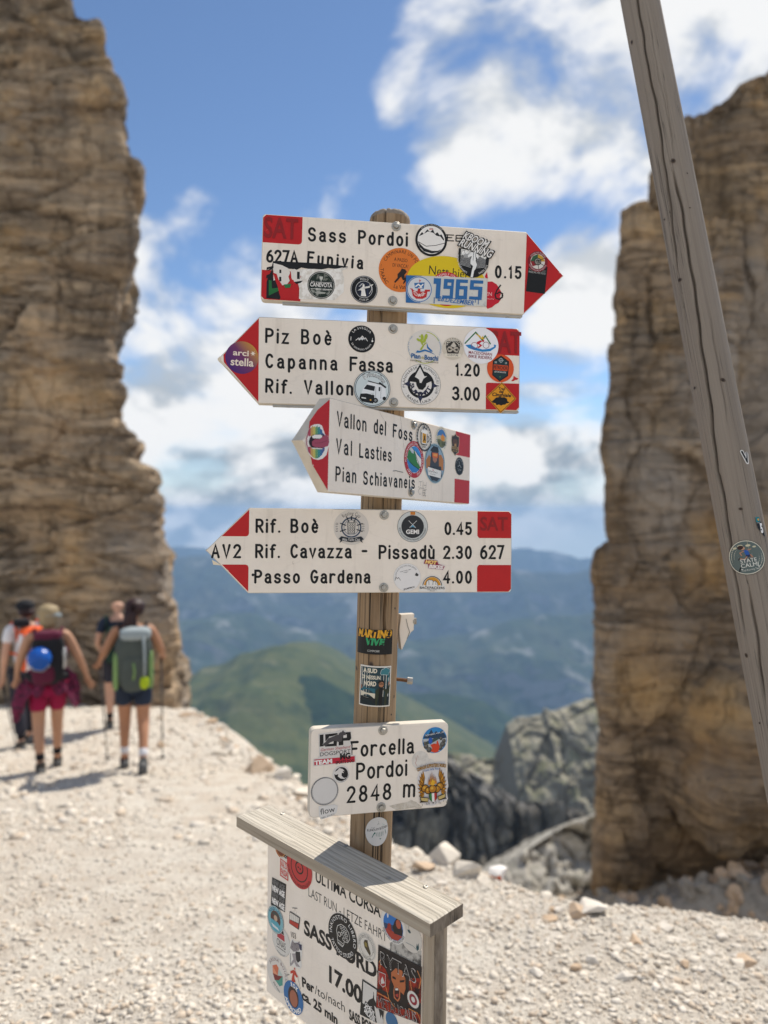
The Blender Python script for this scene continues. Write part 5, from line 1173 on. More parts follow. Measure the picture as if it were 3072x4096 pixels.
# --- man in white at the far left
pc = person(1612, 56, 8.8, 'hiker in white tee shirt and black cap at the far left, head turned aside')
pc.scale = (1.09, 1.09, 1.09); pc.rotation_euler.z += R(18)
J, E = body({'ell': (-.235, -.05, 1.09), 'wrl': (-.245, .0, .84), 'elr': (.23, .02, 1.10), 'wrr': (.20, .20, 1.0), 'knl': (-.09, -.01, .48), 'cfl': (-.09, -.08, .33), 'anl': (-.088, -.12, .09), 'ftl': (-.09, .01, .035), 'knr': (.09, .13, .48), 'cfr': (.09, .13, .33), 'anr': (.09, .15, .09), 'ftr': (.095, .28, .035)}, False)
skin_mesh('body', J, E, SKIN2, pc)
ex = {'sl': (*lerp(J['shl'], J['ell'], .62), .062), 'sr': (*lerp(J['shr'], J['elr'], .62), .062)}
grow(J, ['chest', 'waist', 'pelvis', 'collar', 'shl', 'shr'], [('chest', 'waist'), ('waist', 'pelvis'), ('chest', 'collar'), ('collar', 'shl'), ('collar', 'shr'), ('shl', 'sl'), ('shr', 'sr')], .018, WHITEC, 'tee_shirt', pc, 2, ex)
ex = {'a' + q: (*lerp(J['cf' + q], J['an' + q], .7), .062) for q in 'lr'}
grow(J, ['pelvis', 'hpl', 'hpr', 'knl', 'knr', 'cfl', 'cfr'], [('pelvis', 'hpl'), ('pelvis', 'hpr'), ('hpl', 'knl'), ('hpr', 'knr'), ('knl', 'cfl'), ('knr', 'cfr'), ('cfl', 'al'), ('cfr', 'ar')], .018, DARKT, 'trousers', pc, 2, ex)
for q in 'lr': boots(J, pc, BOOT, BLACKC, SOLE, q)
mb = MB(); blob(mb, (0, .02, 1.60), (.19, .215, .15), BLACKC, .95, None, .02, 3, 4); blob(mb, (0, .15, 1.585), (.15, .14, .02), BLACKC, .8); mb.build('cap', pc, True)
mb = MB(); blob(mb, (0, -.02, 1.53), (.175, .16, .12), BROWN, .95, None, .05, 4, 3); mb.build('hair', pc, True)
bk = pack(pc, 'white and orange backpack on the hiker in the white tee shirt'); bk.scale = pc.scale
mb = MB(); blob(mb, (0, -.21, 1.13), (.29, .19, .46), WHITEC, .55, None, .03, 2, 4); mb.build('main_bag', bk, True)
mb = MB(); blob(mb, (.0, -.20, 1.34), (.25, .18, .09), ORANGE, .6, None, .03, 6, 4); mb.build('lid', bk, True)
for s in (-1, 1):
    mb = MB(); mb.tube([(s * .10, -.30, 1.36), (s * .125, -.315, 1.2), (s * .12, -.30, .93)], .022, ORANGE, 8); mb.build('side_stripe', bk, True)
mb = MB(); blob(mb, (-.10, -.17, 1.44), (.17, .12, .10), BLACKC, .6, None, .05, 7, 4); mb.build('rolled_jacket', bk, True)
straps(bk, .12, -.12, 1.22, 1.42, ORANGE)
trek(pc, (-.25, .02, .78), (-.20, -.32, 0), 'trekking pole standing furthest left beside the dark trousers'); trek(pc, (.20, .30, .97), (-.02, -.35, 0), 'trekking pole planted between the white shirted and the blond hiker')

# --- shaven headed man half hidden behind the dark haired woman
pd_ = person(1570, 254, 9.95, 'shaven headed hiker in navy tee shirt half hidden behind the grey backpack'); pd_.scale = (1.1, 1.1, 1.1)
J, E = body({'wrl': (-.20, .16, .95), 'ell': (-.235, -.02, 1.1)}, False)
skin_mesh('body', J, E, SKIN2, pd_)
ex = {'sl': (*lerp(J['shl'], J['ell'], .62), .062), 'sr': (*lerp(J['shr'], J['elr'], .62), .062)}
grow(J, ['chest', 'waist', 'pelvis', 'collar', 'shl', 'shr'], [('chest', 'waist'), ('waist', 'pelvis'), ('chest', 'collar'), ('collar', 'shl'), ('collar', 'shr'), ('shl', 'sl'), ('shr', 'sr')], .018, NAVY, 'tee_shirt', pd_, 2, ex)
ex = {'kl': (*lerp(J['hpl'], J['knl'], .8), .085), 'kr': (*lerp(J['hpr'], J['knr'], .8), .085)}
grow(J, ['pelvis', 'hpl', 'hpr'], [('pelvis', 'hpl'), ('pelvis', 'hpr'), ('hpl', 'kl'), ('hpr', 'kr')], .022, DARKT, 'shorts', pd_, 2, ex)
for q in 'lr': boots(J, pd_, BOOT, BLACKC, SOLE, q)
bk = pack(pd_, 'dark green backpack on the navy shirted hiker, mostly hidden'); bk.scale = pd_.scale
mb = MB(); blob(mb, (0, -.20, 1.08), (.30, .2, .46), DKGREEN, .55, None, .03, 2, 4); mb.build('main_bag', bk, True)
straps(bk, .12, -.12, 1.2, 1.42, DKGREEN)
# ================================================================ stickers (each one a part of its board)
K, WH, OFF = '101012', 'f2eee9', 'e6dfd6'
def grad(name, c0, c1, c2, ang):
    m, t, b = newmat(name); g = t.n('ShaderNodeTexCoord').outputs['Object']; sp = t.n('ShaderNodeSeparateXYZ'); t.l(t.mapping(g, rot=(0, R(ang), 0), scale=(14, 14, 14)), sp.inputs[0])
    t.l(t.ramp(t.math('ADD', sp.outputs[0], .5), [(.05, c0), (.55, c1), (.95, c2)]), b.inputs['Base Color']); b.inputs['Roughness'].default_value = .4; return m
def mottled(name, a, c, sc=120, lo=.42, hi=.55):
    m, t, b = newmat(name); g = t.n('ShaderNodeTexCoord').outputs['Object']
    t.l(t.mix(t.ramp(t.noise(g, sc, 5, .65), [(lo, 0), (hi, 1)]), lin(a), lin(c)), b.inputs['Base Color']); b.inputs['Roughness'].default_value = .6; return m
def zig(x0, x1, y, amp, n, seed):
    r = random.Random(seed); return [(x0 + (x1 - x0) * i / n, y + r.uniform(-amp, amp)) for i in range(n + 1)]

# ---------- topmost board
d = Draw(s1, (300, 420), 100, lay=1)                                   # torn black sticker
tear = mottled('paper_tear', 'd9d2c8', 'f0ece6', 90)
d.poly(d.Q((118, 312), (200, 316), (330, 322), (440, 332), (500, 340), (495, 350), (470, 345), (440, 352), (400, 348), (360, 356), (330, 352), (300, 352), (262, 345), (240, 356), (238, 362), (215, 352), (120, 348), (96, 352), (84, 360), (86, 344), (112, 338)), K)
d.poly(d.Q((85, 362), (112, 356), (100, 378), (84, 384), (82, 400), (90, 398), (85, 420), (83, 502), (152, 508), (158, 490), (150, 460), (140, 440), (138, 405), (118, 400), (116, 330), (112, 345)), K)
d.poly(d.Q((96, 409), (110, 412), (112, 452), (146, 448), (150, 462), (96, 488)), '1f6b34')
d.poly(d.Q((238, 360), (300, 352), (400, 356), (500, 344), (470, 362), (480, 400), (478, 470), (430, 512), (250, 505), (252, 452), (243, 420), (262, 392)), tear)
d.poly(d.Q((120, 322), (165, 334), (196, 350), (205, 372), (196, 392), (203, 412), (190, 430), (165, 436), (152, 428), (140, 405), (120, 412)), OFF)
d.poly(d.Q((150, 356), (160, 356), (160, 374), (150, 374)), K); d.poly(d.Q((149, 392), (160, 393), (160, 416), (149, 416)), K)
d.poly(d.Q((208, 358), (225, 352), (250, 362), (258, 385), (256, 415), (225, 420), (212, 400)), OFF); d.poly(d.Q((240, 366), (254, 368), (254, 404), (240, 404)), K); d.poly(d.Q((214, 420), (270, 412), (258, 424), (215, 434)), K)
d.poly(d.Q((172, 432), (210, 428), (205, 448), (180, 450)), '2b7340')
d.poly(d.Q((118, 372), (136, 378), (146, 408), (160, 428), (172, 452), (200, 452), (212, 444), (218, 430), (204, 424), (205, 412), (222, 408), (226, 420), (246, 438), (246, 506), (158, 504), (150, 478), (141, 440), (128, 408)), RED)
d.done(b1, label='torn black sticker with remains of white block letters')
d = Draw(s1, (363, 435), 70, lay=2); d.disc(1, '131a17'); d.ring(.90, .95, 'b8b8b0'); d.disc(.86, mottled('smear_green', '1c2b23', '9a9c94', 60, .5, .62)); d.ring(.88, .91, '0f1311')
d.poly([(-.88, -.22), (.90, -.22), (.90, .30), (-.88, .30)], '1b2420'); d.text('CANEVOTA', 0, -.13, .28, WH, w=1.62, bold=.015); d.text('THE', -.62, .16, .10, WH); d.line([(-.4, .2), (.8, .2)], .025, WH); d.line([(-.75, -.3), (-.2, -.3)], .025, WH); d.line([(.35, -.3), (.8, -.3)], .025, WH)
d.text('GIN & SPRITZ', .1, -.38, .11, WH); d.poly([(-.14, .62), (.12, .62), (.09, .42), (.02, .38), (.02, .26), (-.04, .26), (-.04, .38), (-.11, .42)], 'c8c8c0'); d.poly([(-.5, -.55), (-.1, -.48), (.35, -.52), (.3, -.62), (-.2, -.66)], 'a9aaa2'); d.done(b1, label='round smeared dark sticker')
d = Draw(s1, (582, 457), 70, lay=1); d.disc(1, '08090c'); d.ring(.93, .955, 'd9d9d9'); d.ring(.60, .63, 'd9d9d9'); d.disc(.59, '141a2a'); d.arc('MOLLO', .70, .15, 90, WH, span=48); d.arc('22.05.24', .82, .11, 270, WH, inside=True, span=52)
for x in (-.3, -.05, .2): d.rect(x, -.5, x + .12, .48, '202a45')
d.poly([(-.10, .38), (.02, .36), (.03, .22), (.10, .12), (.42, .16), (.44, .24), (.12, .22), (.05, .05), (.10, -.2), (.18, -.5), (-.22, -.5), (-.18, -.1), (-.40, -.05), (-.48, -.12), (-.2, .12), (-.12, .2)], WH); d.poly([(-.15, .36), (-.3, .2), (-.42, .18), (-.3, .28), (-.2, .42), (-.02, .44)], 'c9c9c9')
d.line([(-.35, -.08), (.58, .36)], .03, WH); d.poly([(.52, .38), (.68, .42), (.58, .28)], WH); d.line([(.40, .38), (.55, .22), (.55, .0), (.40, -.3)], .03, WH); d.done(b1, label='round navy sticker with a white archer')
d = Draw(s1, (768, 358), 113, lay=1, rot=-3); d.disc(1, 'e07a2c'); d.arc('CAMMINARE UN PO', .76, .155, 92, K, span=128); d.text('A PASSO', -.02, .38, .155, K, w=.62); d.text('DI VACCA!', -.02, .12, .155, K, w=.74); d.arc('...TAAAC', .92, .15, 200, K, inside=True, span=62); d.arc('La Vasta', .86, .17, 278, K, inside=True, span=52, kx=.8)
d.poly([(.05, .08), (.22, .05), (.3, -.05), (.2, -.2), (.25, -.42), (.15, -.45), (.05, -.3), (-.1, -.5), (-.2, -.62), (-.24, -.55), (-.1, -.35), (-.12, -.2), (.0, -.05)], '2a1d16'); d.poly([(.26, -.2), (.34, -.4), (.2, -.62), (.16, -.58), (.22, -.42)], '2a1d16'); d.done(b1, label='round orange sticker')
d = Draw(s1, (1003, 420), 132, lay=2, rot=-3); d.disc(1.57, 'e2c414', ry=1.0, n=60); d.text('Nett hier', .05, .23, .34, '2c2a18', w=1.62, al='C'); d.done(b1, label='yellow oval sticker')
d = Draw(s1, (1002, 455), 87, lay=3, rot=-2); d.disc(1, 'c8202a'); d.ring(.72, .76, WH); d.arc('EXTREMELY STRONG', .79, .14, 88, WH, span=120); d.disc(.7, WH); d.done(b1, label='red round sticker mostly covered')
d = Draw(s1, (1230, 480), 60, lay=1); d.poly(d.Q((1205, 418), (1235, 416), (1258, 430), (1268, 445), (1283, 470), (1275, 495), (1282, 505), (1268, 525), (1250, 535), (1235, 548), (1212, 556), (1206, 545), (1205, 480)), 'c8142a'); d.poly(d.Q((1198, 390), (1210, 368), (1214, 400), (1205, 405)), 'c8142a')
d.text('EN', -.18, -.16, .30, 'f3c9c9', al='C'); d.text('SINCE 2014', -.05, -.47, .09, 'f3c9c9'); d.line([(.80, .78), (.5, .35), (.36, -.05), (.45, -.35), (.75, -.42), (1.0, -.2), (1.0, .08), (.75, .2), (.52, .05)], .12, K); d.line([(.86, .12), (1.06, -.02), (1.02, -.26)], .05, K); d.done(b1, label='ragged red sticker with a black six scrawled on it')
d = Draw(s1, (1003, 463), 65, lay=4, rot=-2.3); worn = mottled('worn_foil', 'd3d2cc', '9d9d99', 60, .55, .75)
d.poly(d.Q((796, 385), (1212, 401), (1206, 545), (795, 525)), 'd3d2cc'); d.poly(d.Q((1130, 398), (1212, 401), (1206, 545), (1120, 541)), worn); d.poly(d.Q((796, 385), (880, 388), (850, 400), (870, 528), (795, 525)), '2c6aa6')
c_ = d.q(864, 457); d.disc(1.02, 'd8dade', *c_); d.ring(.93, .99, '2c6aa6', *c_)
x, y = c_; d.poly([(x - .45, y + .45), (x + .38, y + .58), (x + .34, y + .08), (x - .35, y + .05)], '2c6aa6'); d.line([(x - .3, y + .2), (x - .1, y + .38), (x + .1, y + .22), (x + .25, y + .40)], .10, WH); d.line([(x - .1, y + .1), (x + .2, y + .16)], .06, WH); d.line([(x - .02, y + .55), (x - .02, y + .78)], .04, 'c22a2a'); d.poly([(x - .10, y + .68), (x + .1, y + .72), (x, y + .6)], 'c22a2a')
d.poly([(x - .78, y + .0), (x - .55, y + .0), (x - .48, y - .12), (x - .15, y - .18), (x - .12, y + .05), (x + .08, y + .05), (x + .1, y - .18), (x + .42, y - .12), (x + .45, y + .02), (x + .85, y + .05), (x + .85, y - .1), (x + .65, y - .12), (x + .6, y - .55), (x + .3, y - .72), (x - .2, y - .76), (x - .5, y - .55), (x - .62, y - .1)], 'c22a2a')
d.arc('F.C.HANSA', .56, .22, 268, WH, inside=True, span=128, cx=x, cy=y - .02, bold=.02)
B_ = '2c6aa6'
for (x0, x1) in ((933, 975),):
    d.poly(d.Q((938, 400), (975, 402), (968, 505), (945, 504), (950, 430), (936, 430)), B_)
def seg(pl): d.poly(d.Q(*pl), B_)
seg([(990, 404), (1042, 406), (1040, 424), (1008, 423), (1007, 438), (1026, 439), (1027, 424), (1040, 424), (1034, 506), (980, 504), (981, 488), (1018, 489), (1020, 456), (986, 455)])
seg([(1052, 406), (1112, 409), (1111, 425), (1072, 424), (1071, 440), (1110, 441), (1106, 509), (1046, 506), (1050, 430)]); d.poly(d.Q((1068, 458), (1090, 459), (1088, 490), (1066, 489)), 'c9c9c4')
seg([(1124, 410), (1190, 413), (1189, 429), (1142, 428), (1141, 443), (1186, 445), (1181, 512), (1116, 509), (1118, 493), (1162, 495), (1164, 461), (1120, 459)])
for (x, y0, y1) in ((940, 500, 527), (1150, 505, 524), (1165, 508, 533), (960, 500, 515)): d.line(d.Q((x, y0), (x - 1, y1)), .06, B_)
d.text('28.DEZEMBER', .78, -.92, .36, '2f6db0', w=2.9, shear=.2, rot=-2, bold=.012); d.done(b1, label='blue and silver sticker with the number 1965')
d = Draw(s1, (1040, 190), 30, lay=1)
for pl in (((1003, 178), (1040, 180)), ((1006, 208), (1040, 209)), ((1005, 192), (1030, 193)), ((1052, 181), (1090, 182)), ((1052, 210), (1085, 211)), ((1052, 181), (1051, 210)), ((1052, 195), (1080, 196)), ((1008, 178), (1007, 208))): d.line(d.Q(*pl), .17, K)
d.done(b1, 'old_lettering')
d = Draw(s1, (925, 205), 83, lay=2, rot=-3); d.disc(1, '0c0c0e'); d.disc(.86, WH); d.arc('GÓRSKIE WŁÓCZYKIJE', .885, .085, 92, 'cfcfcf', span=92); d.poly([(-.80, .15), (-.62, .42), (-.5, .32), (-.3, .62), (-.12, .48), (.05, .66), (.2, .4), (.34, .52), (.5, .35), (.6, .42), (.8, .15), (.78, .05), (.55, .28), (.3, .3), (.1, .45), (-.25, .5), (-.6, .25)], '1a1a1c')
d.poly([(-.82, -.2), (-.4, -.55), (.1, -.66), (.45, -.62), (.7, -.48), (.5, -.70), (.1, -.82), (-.4, -.75), (-.7, -.5)], '1a1a1c'); d.line([(-.8, -.2), (-.3, -.42), (.3, -.3), (.84, -.1)], .035, '1a1a1c'); d.poly([(-.18, .74), (-.18, .62), (.06, .66), (.06, .76)], 'd8d8d8'); d.poly([(-.18, .68), (-.18, .62), (.06, .66), (.06, .71)], 'c03030'); d.done(b1, label='round black and white sticker with a mountain outline')
d = Draw(s1, (1138, 300), 100, lay=5, rot=-3)
d.poly([(-.78, .45), (.78, .42), (.84, .1), (.82, -.35), (.62, -.70), (.3, -.92), (.02, -1.0), (-.3, -.88), (-.62, -.60), (-.80, -.1)], K); d.poly([(-.66, .42), (.66, .40), (.68, .1), (-.66, .1)], 'dcdad6')
for i, (x, y, r) in enumerate(((-.5, .22, .14), (-.36, .3, .13), (.5, .22, .16), (.36, .3, .12), (.6, .12, .10))): d.disc(r, 'f3f2ee', x, y, n=14); d.ring(r * .9, r, K, x, y, n=14)
for i in range(9): d.line([(-.66, .06 - i * .055), (-.1, .02 - i * .062)], .018, 'c9c9c9'); d.line([(.2, .02 - i * .062), (.66, .06 - i * .055)], .018, 'c9c9c9')
d.poly([(-.52, .14), (-.32, .18), (-.18, .12), (-.2, -.02), (-.5, .0)], 'a5a5a5')
d.poly([(-.02, .55), (.08, .56), (.10, .42), (.22, .34), (.28, .05), (.22, -.02), (.16, .1), (.14, -.12), (.22, -.3), (.16, -.55), (.10, -.62), (.06, -.98), (-.06, -.98), (-.02, -.6), (.02, -.4), (-.12, -.3), (-.14, -.1), (-.08, .1), (-.26, .02), (-.3, .1), (-.12, .3), (-.04, .4)], 'efefed')
d.line([(.0, .3), (.0, -.1)], .02, K); d.line([(.08, .3), (.14, .0)], .02, K); d.arc('MOEDIG VOORWAARTS', .86, .09, 212, WH, inside=True, span=78, cx=0, cy=.0); d.arc('SINDS 2019', .86, .09, 318, WH, inside=True, span=45)
d.text('KBOOM', -.02, .78, .38, K, w=1.42, shear=.25, rot=-16, bold=.09); d.text('RUNNiNG', .02, .34, .40, K, w=1.86, shear=.25, rot=-15, bold=.09); d.text('KBOOM', -.02, .79, .36, WH, w=1.36, shear=.25, rot=-16, bold=.02); d.text('RUNNiNG', .02, .35, .38, WH, w=1.80, shear=.25, rot=-15, bold=.02)
d.done(b1, label='black and white shield sticker with a runner')
d = Draw(s1, (1462, 405), 70, lay=1, rot=-4); d.rect(-.70, -.98, .74, 1.0, '0d0d0e'); d.text('PRISIJUNK PRIE MŪSŲ', 0, .42, .13, 'b9b9b4', w=1.3); d.text('PRISIJUNK PRIE MŪSŲ', 0, .60, .13, '8d8d88', w=1.3); d.done(b1, label='black sticker on the red tip')
d = Draw(s1, (1468, 315), 53, lay=2); d.disc(1, '7d1420'); d.disc(.72, 'dcd6ce'); d.poly([(0, 0), (-.72, 0), (-.5, .5), (0, .72)], '2f5a3a'); d.poly([(0, 0), (0, .72), (.5, .5), (.72, .05)], 'c79a2b'); d.poly([(0, 0), (-.72, 0), (-.5, -.5), (0, -.3)], '8d2026'); d.disc(.36, '2c2a2a'); d.ring(.2, .28, '9a958c'); d.disc(.16, '8c877e', 0, -.08)
for a in (30, -30, -80): d.line([(0, 0), (.7 * math.cos(R(a)), .7 * math.sin(R(a)))], .05, K)
d.arc('VAGABUND PILGRIMS', .78, .15, 90, 'e0c9c9', span=120); d.arc('LOSTINGS KAUPĖDIE MOSTAUS', .93, .13, 270, 'e0c9c9', inside=True, span=140); d.done(b1, label='round red sticker on the tip')

# ---------- second board
d = Draw(s2, (163, 256), 83, lay=1, rot=-2); d.disc(1, grad('violet_orange', (.045, .012, .16), (.16, .035, .12), (.62, .30, .03), 40)); d.text('arci', -.06, .12, .34, 'f3e3cf', w=.98, bold=.02); d.text('stella', .02, -.50, .46, 'f3e3cf', w=1.4, bold=.02)
d.poly([(.66 + (.17 if i % 2 == 0 else .07) * math.cos(R(30 * i)), .30 + (.17 if i % 2 == 0 else .07) * math.sin(R(30 * i))) for i in range(12)], 'f3e3cf'); d.done(b2, label='round violet to orange sticker')
d = Draw(s2, (774, 161), 69, lay=1, rot=-2); d.disc(1, '0c0c0d'); d.arc('LA SVEGLIA', .74, .155, 92, WH, span=112); d.arc('DI GIORGIO SANTI', .84, .12, 270, WH, inside=True, span=128)
d.line([(-.42, -.12), (-.22, .06), (-.14, .0), (.04, .22), (.2, .04), (.28, .1), (.44, -.12)], .045, WH); d.poly([(-.28, -.06), (.04, .14), (.3, -.08), (.14, .0), (.06, -.1), (-.06, -.02), (-.14, -.12)], 'd5d5d5'); d.line([(-.80, .1), (-.80, -.15)], .04, WH); d.line([(.80, .12), (.80, -.05)], .03, WH); d.disc(.07, WH, .80, -.1, n=10); d.done(b2, label='round black sticker with white peaks')
d = Draw(s2, (1097, 205), 90, lay=1, rot=-3); d.disc(1, 'e2dbd2'); d.ring(.87, .91, 'b9bf3c', a0=30, a1=88); d.ring(.87, .91, 'b9bf3c', a0=235, a1=310); d.arc('pietra ligure (sv) - italy', .93, .085, 182, '4f86b0', span=78); d.arc('www.piandeiboschi.it', .88, .085, 10, '4f86b0', span=66)
for (x, y, a, s) in ((-.20, .58, 100, .17), (.02, .62, 80, .17), (-.40, .40, 150, .13), (-.22, .34, 120, .15), (-.05, .40, 70, .15), (-.34, .60, 120, .05), (-.18, .22, 110, .1)):
    ca, sa = math.cos(R(a)), math.sin(R(a)); d.poly([(x + ca * s * math.cos(R(t_)) - sa * s * .55 * math.sin(R(t_)), y + sa * s * math.cos(R(t_)) + ca * s * .55 * math.sin(R(t_))) for t_ in range(0, 360, 30)], 'a9b83a')
d.poly([(.10, .30), (-.05, .12), (-.18, -.15), (-.30, -.15), (-.15, .1), (.0, .28)], 'a9b83a'); d.poly([(.08, .30), (.20, .05), (.48, -.18), (.36, -.20), (.12, -.02)], '1c6fae'); d.poly([(-.52, -.34), (-.44, -.20), (-.3, -.22), (.0, -.10), (.3, -.18), (.62, -.36), (.3, -.26), (.0, -.2), (-.3, -.32)], '1c6fae')
d.text('Pian', -.50, -.66, .26, '1b5f97', w=.56, bold=.03); d.text('dei', -.09, -.66, .16, 'b4a94a', w=.2); d.text('Boschi', .40, -.68, .26, '1b5f97', w=.82, bold=.03); d.text('camping · residence', .0, -.83, .11, '6b5d4a', w=1.66); d.done(b2, label='round pale sticker with green leaves and a blue tent')
d = Draw(s2, (1240, 210), 57, lay=2, rot=-2); d.disc(1, 'd8ccba'); d.poly([(-.62, .62), (.62, .72), (.64, .1), (.5, -.45), (-.5, -.5), (-.66, .1)], '3a332d'); d.poly([(-.25, .2), (.05, .62), (.3, .25), (.1, .1)], 'cfc6b8'); d.ring(.16, .24, 'bdb3a4', -.28, -.08); d.ring(.16, .24, 'bdb3a4', .28, -.08); d.line([(-.4, .1), (.4, -.28)], .1, 'bdb3a4'); d.line([(-.4, -.28), (.4, .1)], .1, 'bdb3a4')
d.arc('CALABRUZZI', .56, .30, 90, K, span=150, bold=.06, cy=.05); d.arc('CALABRUZZI', .57, .27, 90, 'efe6d6', span=148, bold=.01, cy=.05); d.poly([(-.75, -.5), (.75, -.42), (.85, -.66), (.6, -.74), (-.6, -.80), (-.85, -.7)], 'e9dfcd'); d.text('ADVENTURE', 0, -.68, .17, K, w=1.0, rot=2); d.done(b2, label='small round beige sticker with a dark crest')
d = Draw(s2, (1383, 196), 92, lay=3, rot=-3); d.disc(1, 'f4f2f5', n=50); d.line([(-.92, .05), (-.35, .72), (.08, .28)], .07, '1f6b38'); d.line([(.05, .3), (.2, .58), (.52, .16)], .07, '1f6b38'); d.poly([(-.40, .66), (-.08, .55), (-.02, .44), (.08, .58), (.12, .40), (.5, .62), (.1, .36), (-.02, .38)], 'e0b52a')
d.poly([(-.9, -.05), (-.6, .02), (-.35, -.12), (.1, -.2), (.5, -.12), (.75, .02), (.72, .14), (.86, .12), (.84, -.02), (.55, -.25), (.1, -.33), (-.35, -.28), (-.7, -.2)], '2385c6'); d.ring(.16, .185, '8c2030', -.38, -.02); d.ring(.16, .185, '8c2030', .28, .06); d.poly([(-.26, .18), (-.05, .30), (.06, .26), (-.1, .12), (.06, .02), (-.12, -.14), (-.22, -.12), (-.06, .02), (-.26, .1)], 'c3172d'); d.disc(.06, 'c3172d', .1, .28, n=12)
d.text('MACEDONIAN', -.02, -.50, .155, '8c1c34', w=1.36, bold=.01); d.text('BIKE RIDERS', -.02, -.71, .155, '8c1c34', w=1.36, bold=.01); d.done(b2, label='large round white sticker with coloured peaks and bicycle')
d = Draw(s2, (1482, 311), 71, lay=2, rot=-3); d.disc(1, 'dd5520'); d.poly([(0, .92), (.62, .55), (.60, -.5), (0, -.95), (-.58, -.55), (-.60, .5)], K); d.poly([(0, .82), (.54, .50), (.52, -.45), (0, -.84), (-.50, -.5), (-.52, .45)], '163438'); d.poly([(-.52, .24), (.54, .24), (.53, -.16), (-.52, -.16)], 'd04a1c'); d.text('PETRICHOR', 0, -.08, .25, K, w=1.0, bold=.02); d.text('20', -.38, .34, .12, WH); d.text('17', .38, .34, .12, WH); d.text('@MOUNTAINLOVERS', 0, -.32, .10, WH, w=.86)
d.ring(.13, .155, 'c5cccc', 0, .58, n=20); d.line([(0, .40), (0, .76)], .025, 'c5cccc'); d.line([(-.18, .58), (.18, .58)], .025, 'c5cccc'); d.disc(.06, '4d7a48', 0, -.62, n=8); d.done(b2, label='round orange sticker with a dark hexagon')
d = Draw(s2, (1556, 360), 22, lay=1); d.poly([(-.9, -.7), (-.4, -.2), (-.3, .5), (.3, .1), (.9, -.1), (.5, -.4), (0, -.5), (-.3, -.75)], 'c8202a'); d.poly([(-.3, .9), (.9, .5), (.4, .3), (-.1, .5)], 'efeae6'); d.done(b2, label='tiny red bird sticker')
d = Draw(s2, (1076, 394), 103, lay=2, rot=-2); d.disc(1, 'eae5df', n=50); d.ring(.985, 1.0, '6a6660'); d.ring(.55, .68, K); d.arc('PLANINARSKO', .80, .125, 142, K, span=104, kx=.8); d.arc('ALPINISTIČKI KLUB', .80, .125, 28, K, span=112, kx=.8); d.arc('· BANJA LUKA ·', .93, .13, 264, K, inside=True, span=104)
for a in (0, 180, 270): d.poly([(.86 * math.cos(R(a)), .86 * math.sin(R(a)) - .02), (.60 * math.cos(R(a + 14)), .60 * math.sin(R(a + 14))), (.60 * math.cos(R(a - 14)), .60 * math.sin(R(a - 14)))], '2b2f4a')
d.poly([(-.56, .12), (-.08, 1.02), (.20, .52), (.32, .62), (.52, .20), (.28, .08), (.25, -.08), (.1, -.26), (-.1, -.24), (-.22, -.05), (-.25, .1)], K); d.poly([(-.32, .36), (-.08, .86), (.16, .42), (.30, .44), (.12, .30), (.02, .08), (-.06, .08), (-.1, .24), (-.2, .3)], 'eae5df')
d.arc('SUMMIT', .54, .19, 262, '232640', inside=True, span=172, bold=.03); d.done(b2, label='large round white sticker with a black mountain and compass')
d = Draw(s2, (1486, 461), 80, lay=2, rot=-2); d.poly([(0, 1), (1, 0), (0, -1), (-1, 0)], 'e59a1c'); d.poly([(0, .95), (.95, 0), (0, -.95), (-.95, 0), (-.90, 0), (0, -.90), (.90, 0), (0, .90), (-.90, 0), (-.95, 0)], K); d.text('Trail', .0, .50, .17, K, w=.46, shear=.15, bold=.03); d.text('del', -.02, .31, .17, K, w=.30, shear=.15, bold=.03); d.text('Cinghiale', 0, .08, .21, K, w=1.26, shear=.15, bold=.03)
d.poly([(-.62, -.28), (-.46, -.14), (-.36, -.02), (-.12, .04), (.02, .02), (.2, .05), (.38, -.04), (.42, -.2), (.56, -.26), (.46, -.32), (.34, -.34), (.28, -.42), (.12, -.44), (.02, -.5), (-.14, -.44), (-.3, -.5), (-.34, -.38), (-.5, -.36)], K); d.done(b2, label='yellow diamond sticker with a black boar')
d = Draw(s2, (827, 415), 94, lay=3, rot=-3); d.disc(1, K, n=50); d.disc(.975, 'd5dfe0'); d.ring(.90, .93, '2b2d30'); d.arc('@silvanoilvan', .66, .22, 82, K, span=104, bold=.06); d.arc('@silvanoilvan', .67, .20, 82, 'f1f1ef', span=103, bold=.005)
d.poly([(-.62, -.55), (-.5, -.02), (-.32, .22), (-.24, .34), (.50, .28), (.72, .18), (.80, -.40), (.74, -.56), (.30, -.62), (.12, -.78), (-.5, -.72)], 'eef0f2'); d.poly([(-.46, -.04), (-.30, .2), (.16, .14), (.12, -.12)], '1c2024'); d.poly([(-.62, -.32), (-.30, -.28), (.14, -.34), (.16, -.66), (.1, -.80), (-.5, -.74), (-.66, -.58)], '17181a'); d.poly([(.36, .12), (.44, .12), (.44, -.1), (.36, -.1)], '23272b'); d.line([(-.24, .40), (.62, .24)], .05, '2a2a2a'); d.line([(.40, .34), (.72, .14)], .1, '26282a'); d.line([(.2, .1), (.22, -.5)], .015, '70757a'); d.line([(.48, .15), (.5, -.5)], .015, '70757a')
d.disc(.14, '0d0d0e', .22, -.62, n=18); d.disc(.07, '8f9294', .22, -.62, n=12); d.disc(.10, '0d0d0e', .70, -.48, n=16); d.poly([(-.08, -.26), (.1, -.22), (.12, -.32), (-.04, -.34)], 'd9dcdd'); d.disc(.05, 'd7a04a', -.05, -.62, n=8); d.poly([(-.55, -.50), (-.3, -.52), (-.3, -.58), (-.55, -.56)], 'e8e8e6'); d.done(b2, label='round sticker with a white camper van')
